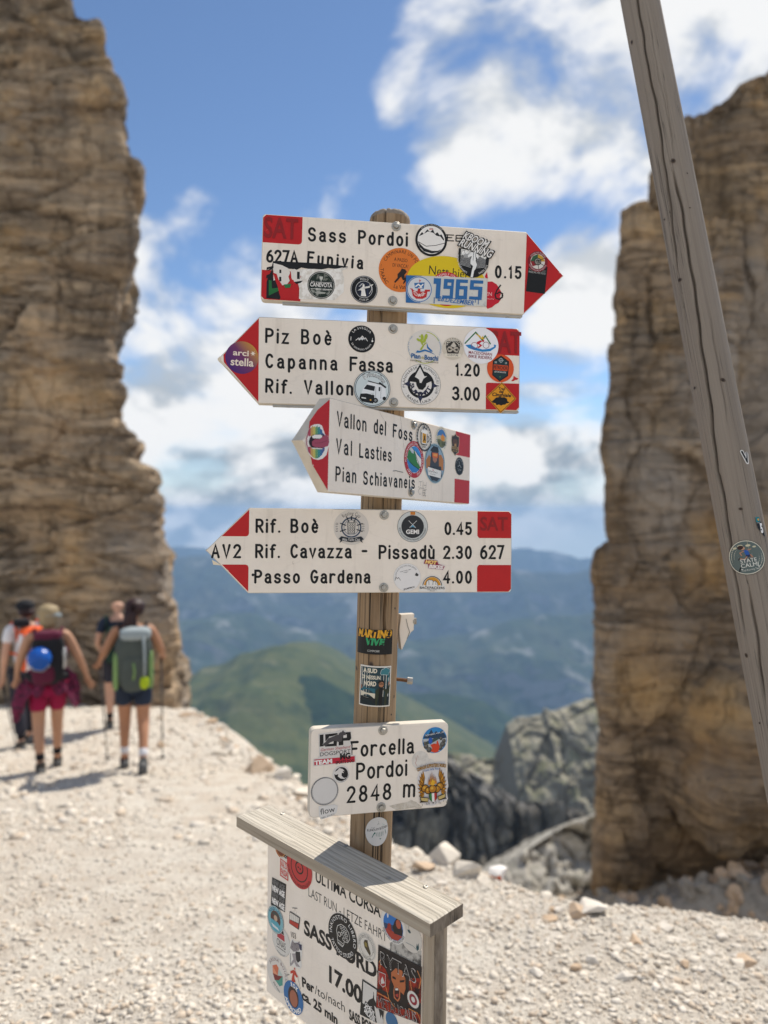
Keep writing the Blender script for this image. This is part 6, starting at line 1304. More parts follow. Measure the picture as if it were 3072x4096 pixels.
d = Draw(s2, (52, 268), 20, lay=1); d.poly(d.Q((38, 265), (48, 250), (56, 256), (54, 272), (76, 290), (82, 302), (70, 298), (46, 278)), 'e3d6bf'); d.done(b2, 'chipped_paint')

# ---------- sideways board
d = Draw(s3, (290, 430), 150, lay=1); q = d.Q
d.poly(q((215, 330), (232, 300), (262, 285), (300, 282), (325, 295), (345, 350), (352, 372), (372, 375), (388, 410), (388, 440), (378, 480), (362, 540), (330, 570), (295, 580), (255, 572), (225, 545), (200, 500), (188, 440), (196, 370)), 'efeae4')
cols = ['b5485a', 'c9a05a', 'c8bd62', '6fa06a', '3f8f8d', '3d6f9d', '4d5a8f']
for i in range(7):
    x0 = 212 + i * 19; yt = (318, 300, 290, 294, 292, 300, 335)[i]
    d.poly(q((x0, yt + 18), (x0 + 19, (300, 290, 296, 290, 300, 330, 368)[i] + 4), (x0 + 19, 380), (x0, 386)), cols[i])
    d.poly(q((x0, 470), (x0 + 19, 472), (x0 + 19, (540, 560, 568, 566, 556, 536, 500)[i]), (x0, (512, 540, 560, 568, 566, 552, 530)[i])), cols[i])
d.poly(q((214, 430), (225, 395), (248, 372), (300, 366), (340, 372), (350, 400), (345, 460), (330, 486), (280, 490), (238, 480), (220, 455)), '2a1018'); d.poly(q((240, 382), (262, 372), (312, 370), (326, 380), (322, 402), (300, 404), (246, 400)), 'efece6'); d.poly(q((232, 478), (330, 484), (322, 492), (244, 488)), 'e6e2da')
d.poly(q((238, 430), (262, 408), (300, 408), (340, 378), (365, 370), (380, 400), (382, 435), (372, 465), (330, 478), (270, 476), (242, 462)), 'a4465c'); d.line(q((262, 440), (310, 440), (365, 420)), .03, '7a3146'); d.line(q((212, 340), (196, 400), (196, 450), (215, 515)), .06, 'a8415a'); d.done(b3, label='sticker of open rainbow lips with tongue out')
def oval(cx, cy, h, lay, w):                                              # w in crop px: true aspect from the plane
    d = Draw(s3, (cx, cy), h, lay=lay); a = (d.q(cx + w, cy)[0] - d.q(cx - w, cy)[0]) / 2; return d, a
d, a = oval(1170, 393, 122, 1, 62); d.disc(1, 'e9e4dc')
for i in range(26): t_ = R(360 / 26 * i); d.disc(.075, K, .90 * math.cos(t_), .90 * math.sin(t_), n=10); d.disc(.032, 'c9c4bc', .90 * math.cos(t_), .90 * math.sin(t_), n=8)
d.ring(.875, .925, K); d.rect(-.42, -.50, .28, .36, 'f3f0ea'); d.line([(-.42, -.5), (-.44, .3)], .06, K); d.line([(.30, -.5), (.30, .3)], .06, K); d.line([(-.42, -.5), (.3, -.5)], .06, K); d.rect(-.30, -.40, .18, .28, 'd39a22'); d.ring(.17, .24, K, .36, -.08, -90, 90); d.poly([(-.5, .30), (-.4, .5), (-.2, .46), (-.05, .58), (.12, .48), (.3, .5), (.36, .3), (.2, .24), (-.2, .26)], 'faf8f4'); d.poly([(-.35, .5), (-.08, .82), (.1, .62), (.22, .72), (.35, .5), (.12, .56), (-.08, .62)], '55585c')
d.poly([(-.1, .1), (.04, .12), (.02, -.05), (.12, -.2), (.02, -.3), (-.05, -.15), (-.14, -.3), (-.2, -.26), (-.08, -.08)], K); d.text('ZUREK', -.1, -.72, .13, K); d.done(b3, label='round sticker with a beer mug inside a chain')
d, a = oval(1318, 405, 102, 1, 52); d.disc(1, 'e8e2d2'); d.arc('ΠΡΟΣΚΟΠΙΚΗ ΚΑΙ ΟΡΕΙΒΑΤΙΚΗ ΟΜΑΔΑ', .80, .11, 90, K, span=300); d.disc(.76, '3e78b8'); d.poly([(-.74, .15), (-.3, .28), (.1, .2), (.4, .3), (.74, .15), (.76, -.1), (.6, -.46), (.2, -.73), (-.3, -.7), (-.66, -.36), (-.76, 0)], 'b7b39a'); d.poly([(-.1, .2), (.12, .42), (.45, .2), (.5, -.1), (.1, -.2), (-.15, 0)], 'dd8e2e'); d.poly([(-.72, -.1), (-.3, -.05), (.3, -.2), (.7, -.15), (.6, -.46), (.2, -.73), (-.3, -.7), (-.66, -.36)], '6d7350')
for x in (-.5, -.35, .3, .45, .58): d.poly([(x - .06, -.5), (x + .06, -.5), (x, -.1)], '2c3a22')
d.line([(.08, -.55), (.08, -.25)], .07, '1d1d1d'); d.done(b3, label='small round sticker with a mountain scene')
d = Draw(s3, (1432, 455), 92, lay=1); d.poly([(0, 1.02), (.25, .86), (.72, .84), (.74, .2), (.62, -.2), (.66, -.62), (.2, -.82), (0, -1.02), (-.3, -.82), (-.74, -.6), (-.66, -.1), (-.76, .3), (-.70, .78), (-.25, .84)], 'b9a88a'); d.poly([(0, .95), (.25, .79), (.65, .77), (.67, .2), (.55, -.2), (.58, -.58), (.2, -.75), (0, -.95), (-.3, -.75), (-.67, -.55), (-.59, -.1), (-.69, .3), (-.63, .71), (-.25, .77)], '2e2318')
d.poly([(-.4, .5), (.3, .56), (.45, .2), (.2, -.1), (-.3, -.1), (-.5, .2)], '5a3a22'); d.poly([(-.15, .1), (.15, .1), (.2, -.15), (-.2, -.15)], 'b78b56'); d.text('EDULIS', -.02, -.42, .24, 'c8a66e', w=1.1, bold=.02); d.text('HUNTERS', -.02, -.64, .15, 'c8a66e', w=.8); d.done(b3, label='dark brown shield sticker')
d, a = oval(1090, 577, 153, 2, 80); d.disc(1, 'b32030', n=50); d.disc(.74, 'e9e6e2'); d.arc('PLANINARSKO DRUŠTVO "SVILAJA" SINJ', .80, .13, 62, WH, span=262); d.arc('1922', .93, .14, 236, WH, inside=True, span=34)
d.poly([(-.62, .40), (-.3, .68), (.0, .50), (.3, -.1), (.62, -.38), (.4, -.6), (.0, -.4), (-.5, -.2), (-.74, .05)], '2f7a3f'); d.poly([(-.74, .0), (-.5, -.16), (-.1, -.36), (.3, -.42), (.55, -.5), (.2, -.70), (-.2, -.72), (-.55, -.5), (-.72, -.2)], '2f7fc0'); d.poly([(-.35, .64), (.1, .74), (.4, .62), (.62, .40), (.72, .1), (.5, .2), (.3, .3), (.1, .45)], '3a8bd0'); d.poly([(-.5, .5), (-.3, .66), (-.06, .5), (-.1, .3), (-.3, .35)], 'c3cbd0'); d.line([(-.3, .66), (.0, .45), (.62, -.40)], .03, K); d.line([(.1, .45), (.45, .25), (.72, .1)], .03, K); d.line([(-.5, -.16), (.0, -.36), (.5, -.5)], .03, K); d.done(b3, label='round sticker with a red rim and a green and blue landscape')
d, a = oval(1262, 610, 166, 2, 84); d.disc(1, '9fb6c0', n=50); d.ring(.90, .95, '4d6f80'); d.disc(.90, '8fa9bd'); d.poly([(-.88, .1), (-.6, .38), (-.3, .2), (-.2, -.3), (-.84, -.3)], 'b0743a'); d.poly([(.2, -.2), (.3, .45), (.6, .5), (.84, .25), (.84, -.3)], 'b8763c'); d.poly([(-.42, .50), (-.2, .86), (.15, .86), (.36, .5), (.40, -.2), (-.5, -.2)], '3a3d45'); d.poly([(-.26, .45), (.2, .48), (.18, .15), (-.02, .02), (-.22, .14)], 'a9745c'); d.poly([(-.30, .52), (.28, .54), (.26, .30), (.0, .27), (-.28, .30)], 'd5622a'); d.poly([(-.2, .48), (.2, .50), (.18, .36), (-.18, .36)], 'e59a4a'); d.poly([(-.5, .58), (.36, .6), (.26, .84), (-.2, .86), (-.42, .7)], '22242a'); d.poly([(-.7, -.2), (.6, -.1), (.7, -.6), (.2, -.88), (-.3, -.86), (-.66, -.55)], '2c2f38')
d.poly([(-.72, -.22), (.62, -.32), (.58, -.70), (-.66, -.62)], 'e8e6e2'); d.text('Tasty Mature & Adventure', -.2, -.47, .09, '2a2a2a', w=.9, rot=-2); d.text('ENJOY OUR ADVENTURES', -.2, -.58, .05, '555555', w=.5, rot=-2); d.disc(.05, 'c03030', -.2, -.34, n=4); d.done(b3, label='round photo sticker of a person in ski goggles')
d = Draw(s3, (1466, 632), 74, lay=1); d.disc(1, '101214'); d.arc('LAURA IN ROUTE', .72, .16, 90, 'b9bcbc', span=150); d.line([(-.1, .5), (.05, .1), (-.35, -.05)], .05, 'c9cccc'); d.line([(.05, .1), (.4, -.1)], .05, 'c9cccc'); d.line([(-.5, -.3), (.5, -.4)], .03, '8d9090'); d.text('HIKING', 0, -.55, .13, 'a5a8a8'); d.done(b3, label='small black oval sticker')
d = Draw(s3, (1160, 815), 60, lay=0)
for pl in (((1130, 762), (1158, 758)), ((1146, 760), (1143, 800)), ((1165, 750), (1158, 880)), ((1124, 803), (1194, 828)), ((1172, 765), (1170, 815)), ((1192, 768), (1188, 812)), ((1171, 790), (1190, 792)), ((1150, 822), (1134, 818), (1124, 840), (1134, 865), (1146, 862))): d.line(d.Q(*pl), .035, K)
for j, tx in enumerate(('THE', 'MARINE', 'ONE')): x, y = d.q(1175, 840 + j * 20); d.text(tx, x, y, .2, K, w=.75)
d.line(d.Q((915, 672), (940, 670), (965, 676), (998, 683)), .07, K); d.line(d.Q((802, 165), (812, 205), (840, 250), (880, 305)), .02, '6b5f52'); d.line(d.Q((972, 205), (985, 300), (998, 420), (1010, 500)), .03, '4a4038'); d.line(d.Q((1085, 880), (1092, 900), (1050, 905)), .02, '4a4038'); d.done(b3, 'marker_scribble')

# ---------- lowest arrow board
d = Draw(s4, (785, 140), 90, lay=1); d.disc(1, 'd9d1c8'); d.arc('Riesling Cup', .70, .20, 90, K, span=82); d.text('ESTD', -.76, .0, .12, K, rot=90, sp=.3); d.text('2020', .74, .0, .12, K, rot=90, sp=.3); d.ring(.50, .58, '3f4e63'); d.ring(.40, .44, '8a9099'); d.poly([(-.24, .30), (.24, .30), (.20, -.36), (-.20, -.36)], '2a3038'); d.poly([(-.21, .27), (.21, .27), (.17, -.33), (-.17, -.33)], 'ddd6cc')
for i in range(3):
    for j in range(4): d.ring(.045, .065, '2a3038', -.12 + i * .12, .18 - j * .14, n=12)
for a in (20, 65, 115, 160, 200, 340): d.line([(.34 * math.cos(R(a)), .34 * math.sin(R(a))), (.66 * math.cos(R(a)), .66 * math.sin(R(a)))], .055, '20262e')
d.line([(0, .44), (0, .62)], .07, '20262e'); d.poly([(-.72, -.66), (-.56, -.50), (0, -.62), (.56, -.50), (.72, -.66), (.60, -.72), (.66, -.88), (.50, -.76), (0, -.84), (-.50, -.76), (-.66, -.88), (-.60, -.72)], '20262e'); d.text('Pfalz Yacht Club', 0, -.76, .14, WH, w=1.0); d.done(b4, label='round clear sticker with a dimpled glass in a ship wheel')
d = Draw(s4, (1098, 136), 79, lay=1); d.disc(1, '3a3d42'); d.disc(.975, 'cdcfcc'); d.disc(.74, '2b2d30')
for i in range(7): d.rect(-.16 + i * .046, .76, -.115 + i * .046, .96, ('d9a32a', 'c23a2a')[i % 2])
d.line([(-.26, .38), (.2, -.06)], .03, 'd9d9d6'); d.line([(.26, .38), (-.2, -.06)], .03, 'd9d9d6'); d.poly([(-.16, -.08), (0, .12), (.16, -.08), (0, .0)], '4d9fc4'); d.text('GEMI', 0, -.46, .26, WH, w=.88, bold=.03); d.arc('GRUP EXCURSIONISTA MOIANÈS INDEPENDENT', .90, .10, 270, K, inside=True, span=172); d.done(b4, label='round grey and black sticker with crossed sticks')
d = Draw(s4, (1070, 395), 71, lay=1, rot=14); d.disc(1, 'ebe7e4'); d.ring(.985, 1.0, 'cfc9c4'); d.arc('FOLLOW US IF YOU LOVE DOLOMITES', .80, .10, 100, K, span=150); d.text('Inquadra il nostro profilo', .0, .48, .07, K, w=.8); d.text('e taggaci!', .0, .36, .07, K, w=.36); d.text('#DOLOMITESINLOVE', -.05, -.84, .11, K, w=.82, bold=.02)
d.line([(-.92, .0), (-.78, .2), (-.7, .08), (-.62, .16), (-.52, -.08)], .03, '3a3a3a'); d.poly([(.58, .02), (.72, .18), (.86, .0), (.8, -.1), (.66, -.06)], '3a3a3a'); d.done(b4, label='round white sticker')
d = Draw(s4, (1208, 331), 26, lay=2, rot=-6); d.poly([(-2.05, .95), (.6, 1.0), (.9, .35), (2.25, .05), (1.9, -.85), (-1.2, -.85), (-1.35, -.1), (-2.2, -.05)], 'd8c7c7'); d.poly([(-1.95, .85), (.5, .9), (.8, .25), (2.1, -.05), (1.8, -.75), (-1.1, -.75), (-1.25, 0), (-2.1, .02)], '8d1c3a'); d.text('HOT', -.75, .14, .62, 'f3cf7a', w=2.2, shear=.2, bold=.06); d.text('BIKES', .35, -.66, .62, 'f3e9e4', w=2.8, shear=.2, bold=.06); d.done(b4, label='small red and yellow lettered sticker')
d = Draw(s4, (1198, 428), 42, lay=2, rot=-1); d.poly([(-1.6, -.95), (1.6, -.95), (1.62, -.3), (1.2, .2), (.9, .75), (.3, 1.0), (-.4, 1.0), (-.9, .7), (-1.3, .1), (-1.62, -.35)], 'eae6e0'); d.ring(1.12, 1.22, K, 0, -.28, 4, 176, ky=1.0); d.poly([(1.05 * math.cos(R(a)), -.28 + 1.10 * math.sin(R(a))) for a in range(6, 176, 8)], 'd9982a'); d.poly([(-.8, -.28), (-.72, .25), (-.5, .50), (.0, .45), (.1, .3), (.4, .38), (.65, .1), (.72, -.28)], 'eae6e0')
d.line([(-.80, -.28), (-.72, .25), (-.5, .50), (.0, .45), (.1, .3), (.4, .38), (.65, .1), (.72, -.28)], .06, K); d.line([(-.45, .4), (-.4, -.1)], .05, K); d.line([(.1, .28), (.05, -.1)], .05, K); d.line([(.4, .3), (.45, -.1)], .05, K); d.text('BACKPACKERS', 0, -.62, .28, K, w=3.1, bold=.015); d.text('HIDALPE EV SETTEPASSI', 0, -.76, .10, K, w=1.2); d.text('SINCE 2009', 0, -.90, .09, K, w=.6); d.done(b4, label='sticker with a rocky massif against an orange sun')
d = Draw(s4, (1575, 395), 52, lay=0); d.poly(d.Q((1546, 341), (1562, 346), (1580, 362), (1592, 385), (1597, 412), (1594, 444), (1585, 432), (1578, 404), (1566, 372), (1552, 352)), 'dfc39a'); d.done(b4, 'chipped_paint')
d = Draw(s4, (283, 382), 9, lay=0); d.disc(.8, K, n=12); d.line(d.Q((487, 312), (486, 326), (492, 327)), .12, '8a7f74'); d.done(b4, 'stain')
d = Draw(s4, (90, 320), 20, lay=0); d.poly(d.Q((74, 306), (95, 316), (122, 334), (80, 330)), 'e9d9bd'); d.done(b4, 'chipped_paint')

# ---------- altitude board
d = Draw(s5, (400, 380), 110, lay=1, rot=3); q = d.Q
d.poly(q((232, 285), (400, 262), (455, 240), (500, 245), (512, 262), (555, 262), (560, 320), (548, 365), (558, 400), (560, 492), (600, 495), (602, 565), (180, 606), (180, 535), (228, 525), (238, 490)), 'd9d3cd')
d.poly(q((244, 295), (282, 290), (282, 408), (244, 412)), '151517'); d.poly(q((298, 290), (420, 276), (424, 300), (336, 312), (334, 330), (420, 322), (412, 405), (298, 412), (298, 388), (380, 382), (382, 352), (300, 356)), '151517'); d.poly(q((432, 275), (550, 266), (556, 330), (540, 350), (478, 354), (478, 395), (432, 400)), '151517'); d.poly(q((478, 294), (512, 290), (512, 322), (478, 326)), 'd9d3cd')
d.poly(q((272, 385), (300, 368), (330, 330), (372, 312), (430, 292), (452, 264), (458, 270), (476, 248), (484, 262), (505, 276), (500, 298), (482, 298), (470, 320), (460, 360), (430, 366), (392, 352), (345, 372), (310, 404), (276, 402)), '4a4648'); d.line(q((272, 388), (300, 364), (330, 326), (372, 308), (430, 288), (452, 262)), .018, 'd9d3cd')
x, y = q((398, 442))[0]; d.text('German Shepherd', x, y, .26, 'b5484f', w=2.75, shear=.3, rot=0); x, y = q((398, 490))[0]; d.text('DOGSPORT', x, y, .33, '19191b', w=2.85)
d.poly(q((190, 540), (590, 505), (592, 560), (190, 596)), 'c01f38'); x, y = q((282, 582))[0]; d.text('TEAM', x, y, .36, WH, w=1.62, bold=.05); x, y = q((492, 574))[0]; d.text('SPORTS DOG', x, y, .26, '2a0d12', w=1.7, bold=.03); x, y = q((497, 532))[0]; d.text('MG', x, y, .48, '141416', w=1.0, bold=.05); d.done(b5, label='sticker with a grey shepherd dog and red band')
d = Draw(s5, (455, 683), 86, lay=1, rot=6); d.disc(1, 'dcd6d0'); d.disc(.80, '161618', .02, 0); d.poly([(-.75, .35), (-.4, .5), (-.15, .72), (.25, .55), (.45, .25), (.2, .35), (.35, .05), (.1, .15), (.05, -.2), (.3, -.5), (.6, -.5), (.3, -.62), (-.1, -.5), (-.4, -.2), (-.3, .05), (-.6, .0), (-.78, .15)], 'dcd6d0'); d.arc('LEAL ROVERE', .93, .13, 305, K, inside=True, span=88); d.done(b5, label='round black and white lion sticker')
d = Draw(s5, (293, 852), 140, lay=1); d.disc(1, 'dad5d0', n=60)
for (r0, cx, cy) in ((.925, .0, .0), (.955, -.015, .01), (.90, .012, .015), (.965, .02, -.01)): d.ring(r0, r0 + .014, '26262a', cx, cy, n=70)
d.poly([(-.42, -1.05), (-.38, -1.75), (-.2, -1.98), (.45, -1.85), (.9, -1.6), (.98, -1.1), (.7, -1.0)], 'e2ddd8'); d.text('flow', .26, -1.57, .40, '17171a', w=1.06, rot=7, bold=.0); d.text('yoga studio', .24, -1.82, .12, '17171a', w=1.05, rot=13, sp=.2); d.done(b5, label='white circle sticker with thin black rings')
d = Draw(s5, (1383, 347), 128, lay=1); d.disc(1, '2f86c4', n=50); d.poly([(-.95, .2), (-.7, .55), (-.55, .4), (-.3, .85), (-.1, .5), (.1, .7), (.3, .5), (.6, .75), (.9, .3), (.97, .1), (.4, .0), (-.3, .1)], '24405c'); d.poly([(-.97, .12), (-.3, .16), (.4, .05), (.98, .14), (.9, -.35), (.5, -.8), (0, -.98), (-.5, -.85), (-.85, -.5)], 'b9bdbf'); d.poly([(-.95, -.2), (-.5, .0), (-.1, .12), (.2, .2), (.3, .05), (-.2, -.2), (-.6, -.3)], '3d4f48')
for (x, y, r) in ((-.7, -.45, .2), (-.45, -.72, .22), (.65, -.35, .22), (.75, -.1, .16), (.45, -.6, .2), (-.8, -.2, .14), (.5, .1, .13)): d.disc(r, '4a4946', x, y, n=10); d.disc(r * .6, '6d6a64', x - .03, y + .06, n=8)
d.disc(.16, '2258b4', -.36, -.02, n=16, ry=.26); d.poly([(-.36, -.35), (-.05, -.25), (.14, -.3), (.16, -.05), (.24, -.05), (.4, -.5), (.3, -.9), (.0, -.97), (-.3, -.85), (-.2, -.6)], 'd2401f'); d.text('#jurnalul_unui_sat', 0, .46, .14, WH, w=1.56, rot=8); d.done(b5, label='round mountain photo sticker with an orange jacket')
d = Draw(s5, (1240, 545), 90, lay=0); gh = mottled('glue_ghost', 'cfc7bd', 'ddd6cd', 60); d.disc(1, gh); d.line([(-.5, .3), (-.45, 0), (-.55, -.3), (-.4, -.6)], .04, 'b86a5c'); d.line([(-.3, .5), (-.25, .3)], .04, 'b86a5c'); d.disc(.8, gh, 1.0, -.7); d.done(b5, 'sticker_residue')
d = Draw(s5, (1357, 790), 185, lay=1, rot=4); d.poly([(-.8, .98), (-.5, 1.12), (.2, 1.2), (.82, 1.15), (.78, .8), (.88, .5), (.92, -.2), (.8, -.5), (.86, -.9), (.4, -1.0), (0, -1.12), (-.35, -1.05), (-.72, -.88), (-.66, -.6), (-.8, -.2), (-.82, .5), (-.7, .75)], 'dcd6d4', )
def wing(s):
    for i in range(9):
        a = 88 - i * 15; L = .92 - .035 * i; x0, y0 = s * .46, .02 - .05 * i
        tx, ty = x0 + s * math.cos(R(a)) * L * .50, y0 + math.sin(R(a)) * L * .95
        mx, my = (x0 + tx) / 2, (y0 + ty) / 2; nx, ny = -(ty - y0), tx - x0; l_ = math.hypot(nx, ny); nx, ny = nx / l_ * .075, ny / l_ * .075
        d.poly([(x0, y0), (mx + nx * 1.2, my + ny * 1.2), (tx, ty), (mx - nx * 1.2, my - ny * 1.2)], '2b1f0e'); d.poly([(x0, y0), (mx + nx * .8, my + ny * .8), (tx - (tx - x0) * .06, ty - (ty - y0) * .06), (mx - nx * .8, my - ny * .8)], ('c98a22', 'a86d18')[i % 2])
wing(-1); wing(1)
for (x, y, r) in ((-.42, -.12, .22), (.42, -.12, .22), (-.25, -.25, .2), (.25, -.25, .2), (0, -.2, .24)): d.disc(r, '2b1f0e', x, y, n=14); d.disc(r * .8, 'b87b1e', x, y, n=12); d.disc(r * .35, 'dba83a', x - .03, y + .05, n=8)
for (x, h) in ((-.18, .42), (-.09, .62), (.0, .72), (.1, .58), (.2, .45)): d.poly([(x - .06, .05), (x, .05 + h), (x + .06, .05)], '5b2f12'); d.poly([(x - .04, .05), (x, h - .02), (x + .04, .05)], 'e2932a')
d.poly([(-.12, .02), (0, .36), (.10, .2), (.16, .22), (.1, .0)], 'e5b02e'); d.poly([(-.24, -.38), (.24, -.38), (.22, -.72), (0, -.98), (-.22, -.72)], '2b1f0e'); d.poly([(-.20, -.42), (-.07, -.42), (-.07, -.88), (-.19, -.72)], '2c7a3a'); d.poly([(-.07, -.42), (.07, -.42), (.07, -.88), (0, -.93), (-.07, -.88)], 'eeeae4'); d.poly([(.07, -.42), (.20, -.42), (.19, -.72), (.07, -.88)], 'b82c2c')
for s in (-1, 1): d.poly([(s * .25, -.62), (s * .74, -.52), (s * .70, -.74), (s * .78, -.82), (s * .3, -.86)], '2b1f0e'); d.poly([(s * .29, -.65), (s * .70, -.56), (s * .66, -.73), (s * .32, -.82)], 'c9b070')
d.arc('COMPAGNI SUPPORTERS E MUSICA', 2.6, .17, 90, '2b1a08', span=36, cy=-1.62, bold=.06); d.arc('COMPAGNI SUPPORTERS E MUSICA', 2.6, .16, 90, 'dda23a', span=35.5, cy=-1.62, bold=.0); d.arc('· Cassa della Pieve ·', 2.44, .11, 90, '5b7fb0', span=24, cy=-1.62, bold=.02)
for i in range(16): x = random.uniform(-.7, .75); y = random.uniform(-.98, -.85); d.line([(x, y), (x, y - random.uniform(.03, .12))], .02, '2b1f0e')
d.done(b5, label='large sticker of a golden winged bird over a tricolour shield')
d = Draw(s5, (1180, 1000), 40, lay=0); st = mottled('faint_stain', 'd3cabd', 'c3b8a8', 90); d.poly(d.Q((930, 1000), (990, 985), (1060, 970), (1110, 962), (1150, 940), (1200, 960), (1260, 1010), (1240, 1030), (1180, 1015), (1100, 1030), (1000, 1040)), st); d.done(b5, 'stain')

# ---------- stickers on the round post
post_o = bpy.data.objects['post']
def pdone(d, label): o = d.done(post_o, 'sticker', label); return o
d = Draw(PE, (752, 482), 125, lay=1, rot=0); d.rect(-1.66, -1.0, 1.62, 1.02, '131314'); d.text('MARTINO', -.02, .40, .56, 'e0a42a', w=3.05, shear=.16, bold=.06); d.text('VIVE', .06, -.22, .50, '2f9a62', w=1.52, shear=.16, bold=.06); d.text('COMPIOBBI', .0, -.80, .16, 'c9c9c4', w=1.0); pdone(d, 'black sticker with yellow and green lettering on the post')
d = Draw(PE, (770, 935), 205, lay=1, rot=-1); d.rect(-.86, -1.0, .80, 1.02, 'e3ddd2'); d.rect(-.80, -.94, .74, .95, '1f3d45'); d.rect(-.80, -.94, .74, -.5, '15262b'); d.text('A SUD', -.30, .68, .20, 'e6dcc6', w=.70, bold=.04); d.text('DI NESSUN', -.25, .36, .17, 'e6dcc6', w=.96, bold=.03); d.text('NORD', -.28, .03, .21, 'e6dcc6', w=.62, bold=.04)
for (x, y, r) in ((.36, .76, .12), (.48, .82, .12), (.60, .78, .11), (.30, .68, .08), (.55, .68, .10), (.44, .70, .10)): d.disc(r + .02, 'c9d6d4', x, y, n=12)
for (x, y, r) in ((.36, .76, .12), (.48, .82, .12), (.60, .78, .11), (.30, .68, .08), (.55, .68, .10), (.44, .70, .10)): d.disc(r, '3e7f88', x, y, n=12)
d.line([(.62, .66), (.66, .5), (.60, .4), (.64, .2)], .05, '3e7f88'); d.line([(-.72, .0), (-.70, -.12)], .07, 'a8765c')
for k_, cc in enumerate(('2d6573', 'd9d0bb', '1c2225')): y0 = -.02 - .24 * k_; d.poly([(-.74, y0), (-.4, y0 - .07), (0, y0 - .08), (0, y0 - .33), (-.4, y0 - .31), (-.74, y0 - .24)], cc)
d.poly([(.02, -.2), (.16, -.06), (.44, -.06), (.60, -.16), (.66, .12), (.74, .1), (.72, -.3), (.58, -.4), (.58, -.92), (.02, -.92)], '2f3626'); d.poly([(.18, -.06), (.38, -.06), (.34, -.92), (.2, -.92)], '111213'); d.disc(.13, 'b07a5a', .28, .12, n=14); d.poly([(.15, .12), (.41, .12), (.40, -.02), (.28, -.08), (.16, -.02)], '15130f'); d.poly([(.10, .18), (.16, .32), (.38, .32), (.42, .18), (.28, .2)], '0f1112'); d.poly([(.02, .19), (.2, .24), (.2, .18)], '0f1112'); d.rect(.16, .12, .40, .17, '5a3a20'); d.line([(.68, .12), (.67, .22)], .08, 'a8765c'); pdone(d, 'teal sticker with a bearded man holding a flag and a flare')
d = Draw(PS, (817, 1252), 142, lay=1); d.disc(.84, 'd8d5d2', ry=1.0); d.poly([(-.60, -.72), (-.42, -.86), (-.1, -.52), (-.28, -.40)], '93b5ac'); d.poly([(.32, .50), (.60, .74), (.70, .62), (.46, .36)], '93b5ac'); d.line([(-.42, .28), (.05, .68), (.60, .18)], .03, '7f857f'); d.line([(-.30, .26), (.04, .56), (.40, .30)], .03, '7f857f'); d.text('RUNDUM BÖDEN', .02, .10, .16, '232626', w=1.50, rot=7)
d.poly([(-.40, -.38), (-.22, -.02), (.58, .06), (.66, -.2), (.22, -.56)], '2d6b60'); d.poly([(-.22, -.34), (-.12, -.08), (.48, -.02), (.50, -.18), (.18, -.42)], 'd8d5d2')
for i in range(5): x = -.1 + i * .12; d.line([(x, -.07 + i * .01), (x + .02, -.36 + (abs(i - 2)) * .03)], .025, '2d6b60')
pdone(d, 'round pale sticker with a terrace drawing at the foot of the altitude board')

# ---------- leaning pole
d = Draw(q7, (463, 1630), 240, lay=1, rot=2); d.disc(1, '2a2a28'); d.disc(.975, 'ded6c2'); d.disc(.93, '5e6a66')
d.poly([(-.90, .22), (-.4, .16), (.2, .3), (.86, .38), (.6, .70), (.2, .90), (-.3, .88), (-.7, .6)], 'a39c80'); d.poly([(-.92, -.1), (-.3, -.12), (.3, .02), (.92, .1), (.9, .3), (.3, .2), (-.4, .08), (-.92, .2)], '7f8a84'); d.poly([(-.92, -.12), (-.2, -.2), (.4, -.05), (.92, -.02), (.85, -.4), (-.85, -.4)], '6c7a70'); d.poly([(-.74, -.56), (-.4, -.5), (.1, -.54), (.6, -.42), (.8, -.47), (.5, -.78), (0, -.93), (-.5, -.78)], '141816')
for (x, y, r) in ((-.5, .62, .12), (-.2, .7, .14), (.2, .66, .13), (.5, .55, .10)): d.disc(r, 'cfc6a6', x, y, n=12, ry=r * .5)
d.line([(-.05, .38), (-.28, .3), (-.22, .14)], .05, 'b98468'); d.line([(.12, .4), (.3, .44)], .05, 'b98468'); d.poly([(-.08, .42), (.14, .42), (.18, .14), (.0, .1)], '2a5aa8'); d.poly([(.0, .14), (.26, .16), (.20, .02), (-.02, -.02)], '1d2c50'); d.line([(.22, .12), (.30, -.02), (.1, -.1)], .06, 'b98468'); d.line([(.02, .02), (-.12, -.12), (-.34, .0)], .06, 'b98468'); d.line([(-.34, .02), (-.42, -.08)], .06, '3a3a38'); d.line([(.1, -.1), (.3, -.06)], .06, '3a3a38'); d.disc(.12, 'c39478', -.1, .54, n=14, ry=.1); d.disc(.15, '3a221a', -.2, .60, n=14, ry=.12)
d.text('STATE', .06, -.30, .22, 'eceadf', w=.84); d.text('CALMI', .08, -.56, .22, 'eceadf', w=.92); d.line([(-.38, -.64), (.56, -.58)], .035, 'eceadf'); d.text('Trail Running Team', .10, -.76, .10, 'd9d9cf', w=.94, rot=3); d.done(lp, label='round landscape sticker with a running cartoon figure')
d = Draw(q7, (430, 265), 95, lay=1); d.line([(-.25, .72), (.28, -.78)], .55, 'e9e5df'); d.line([(.28, -.78), (.52, .5)], .5, 'e9e5df'); d.line([(-.25, .72), (.28, -.70)], .3, K); d.line([(.28, -.70), (.54, .6)], .22, K); d.done(lp, label='cut out black letter sticker wrapping round the pole')
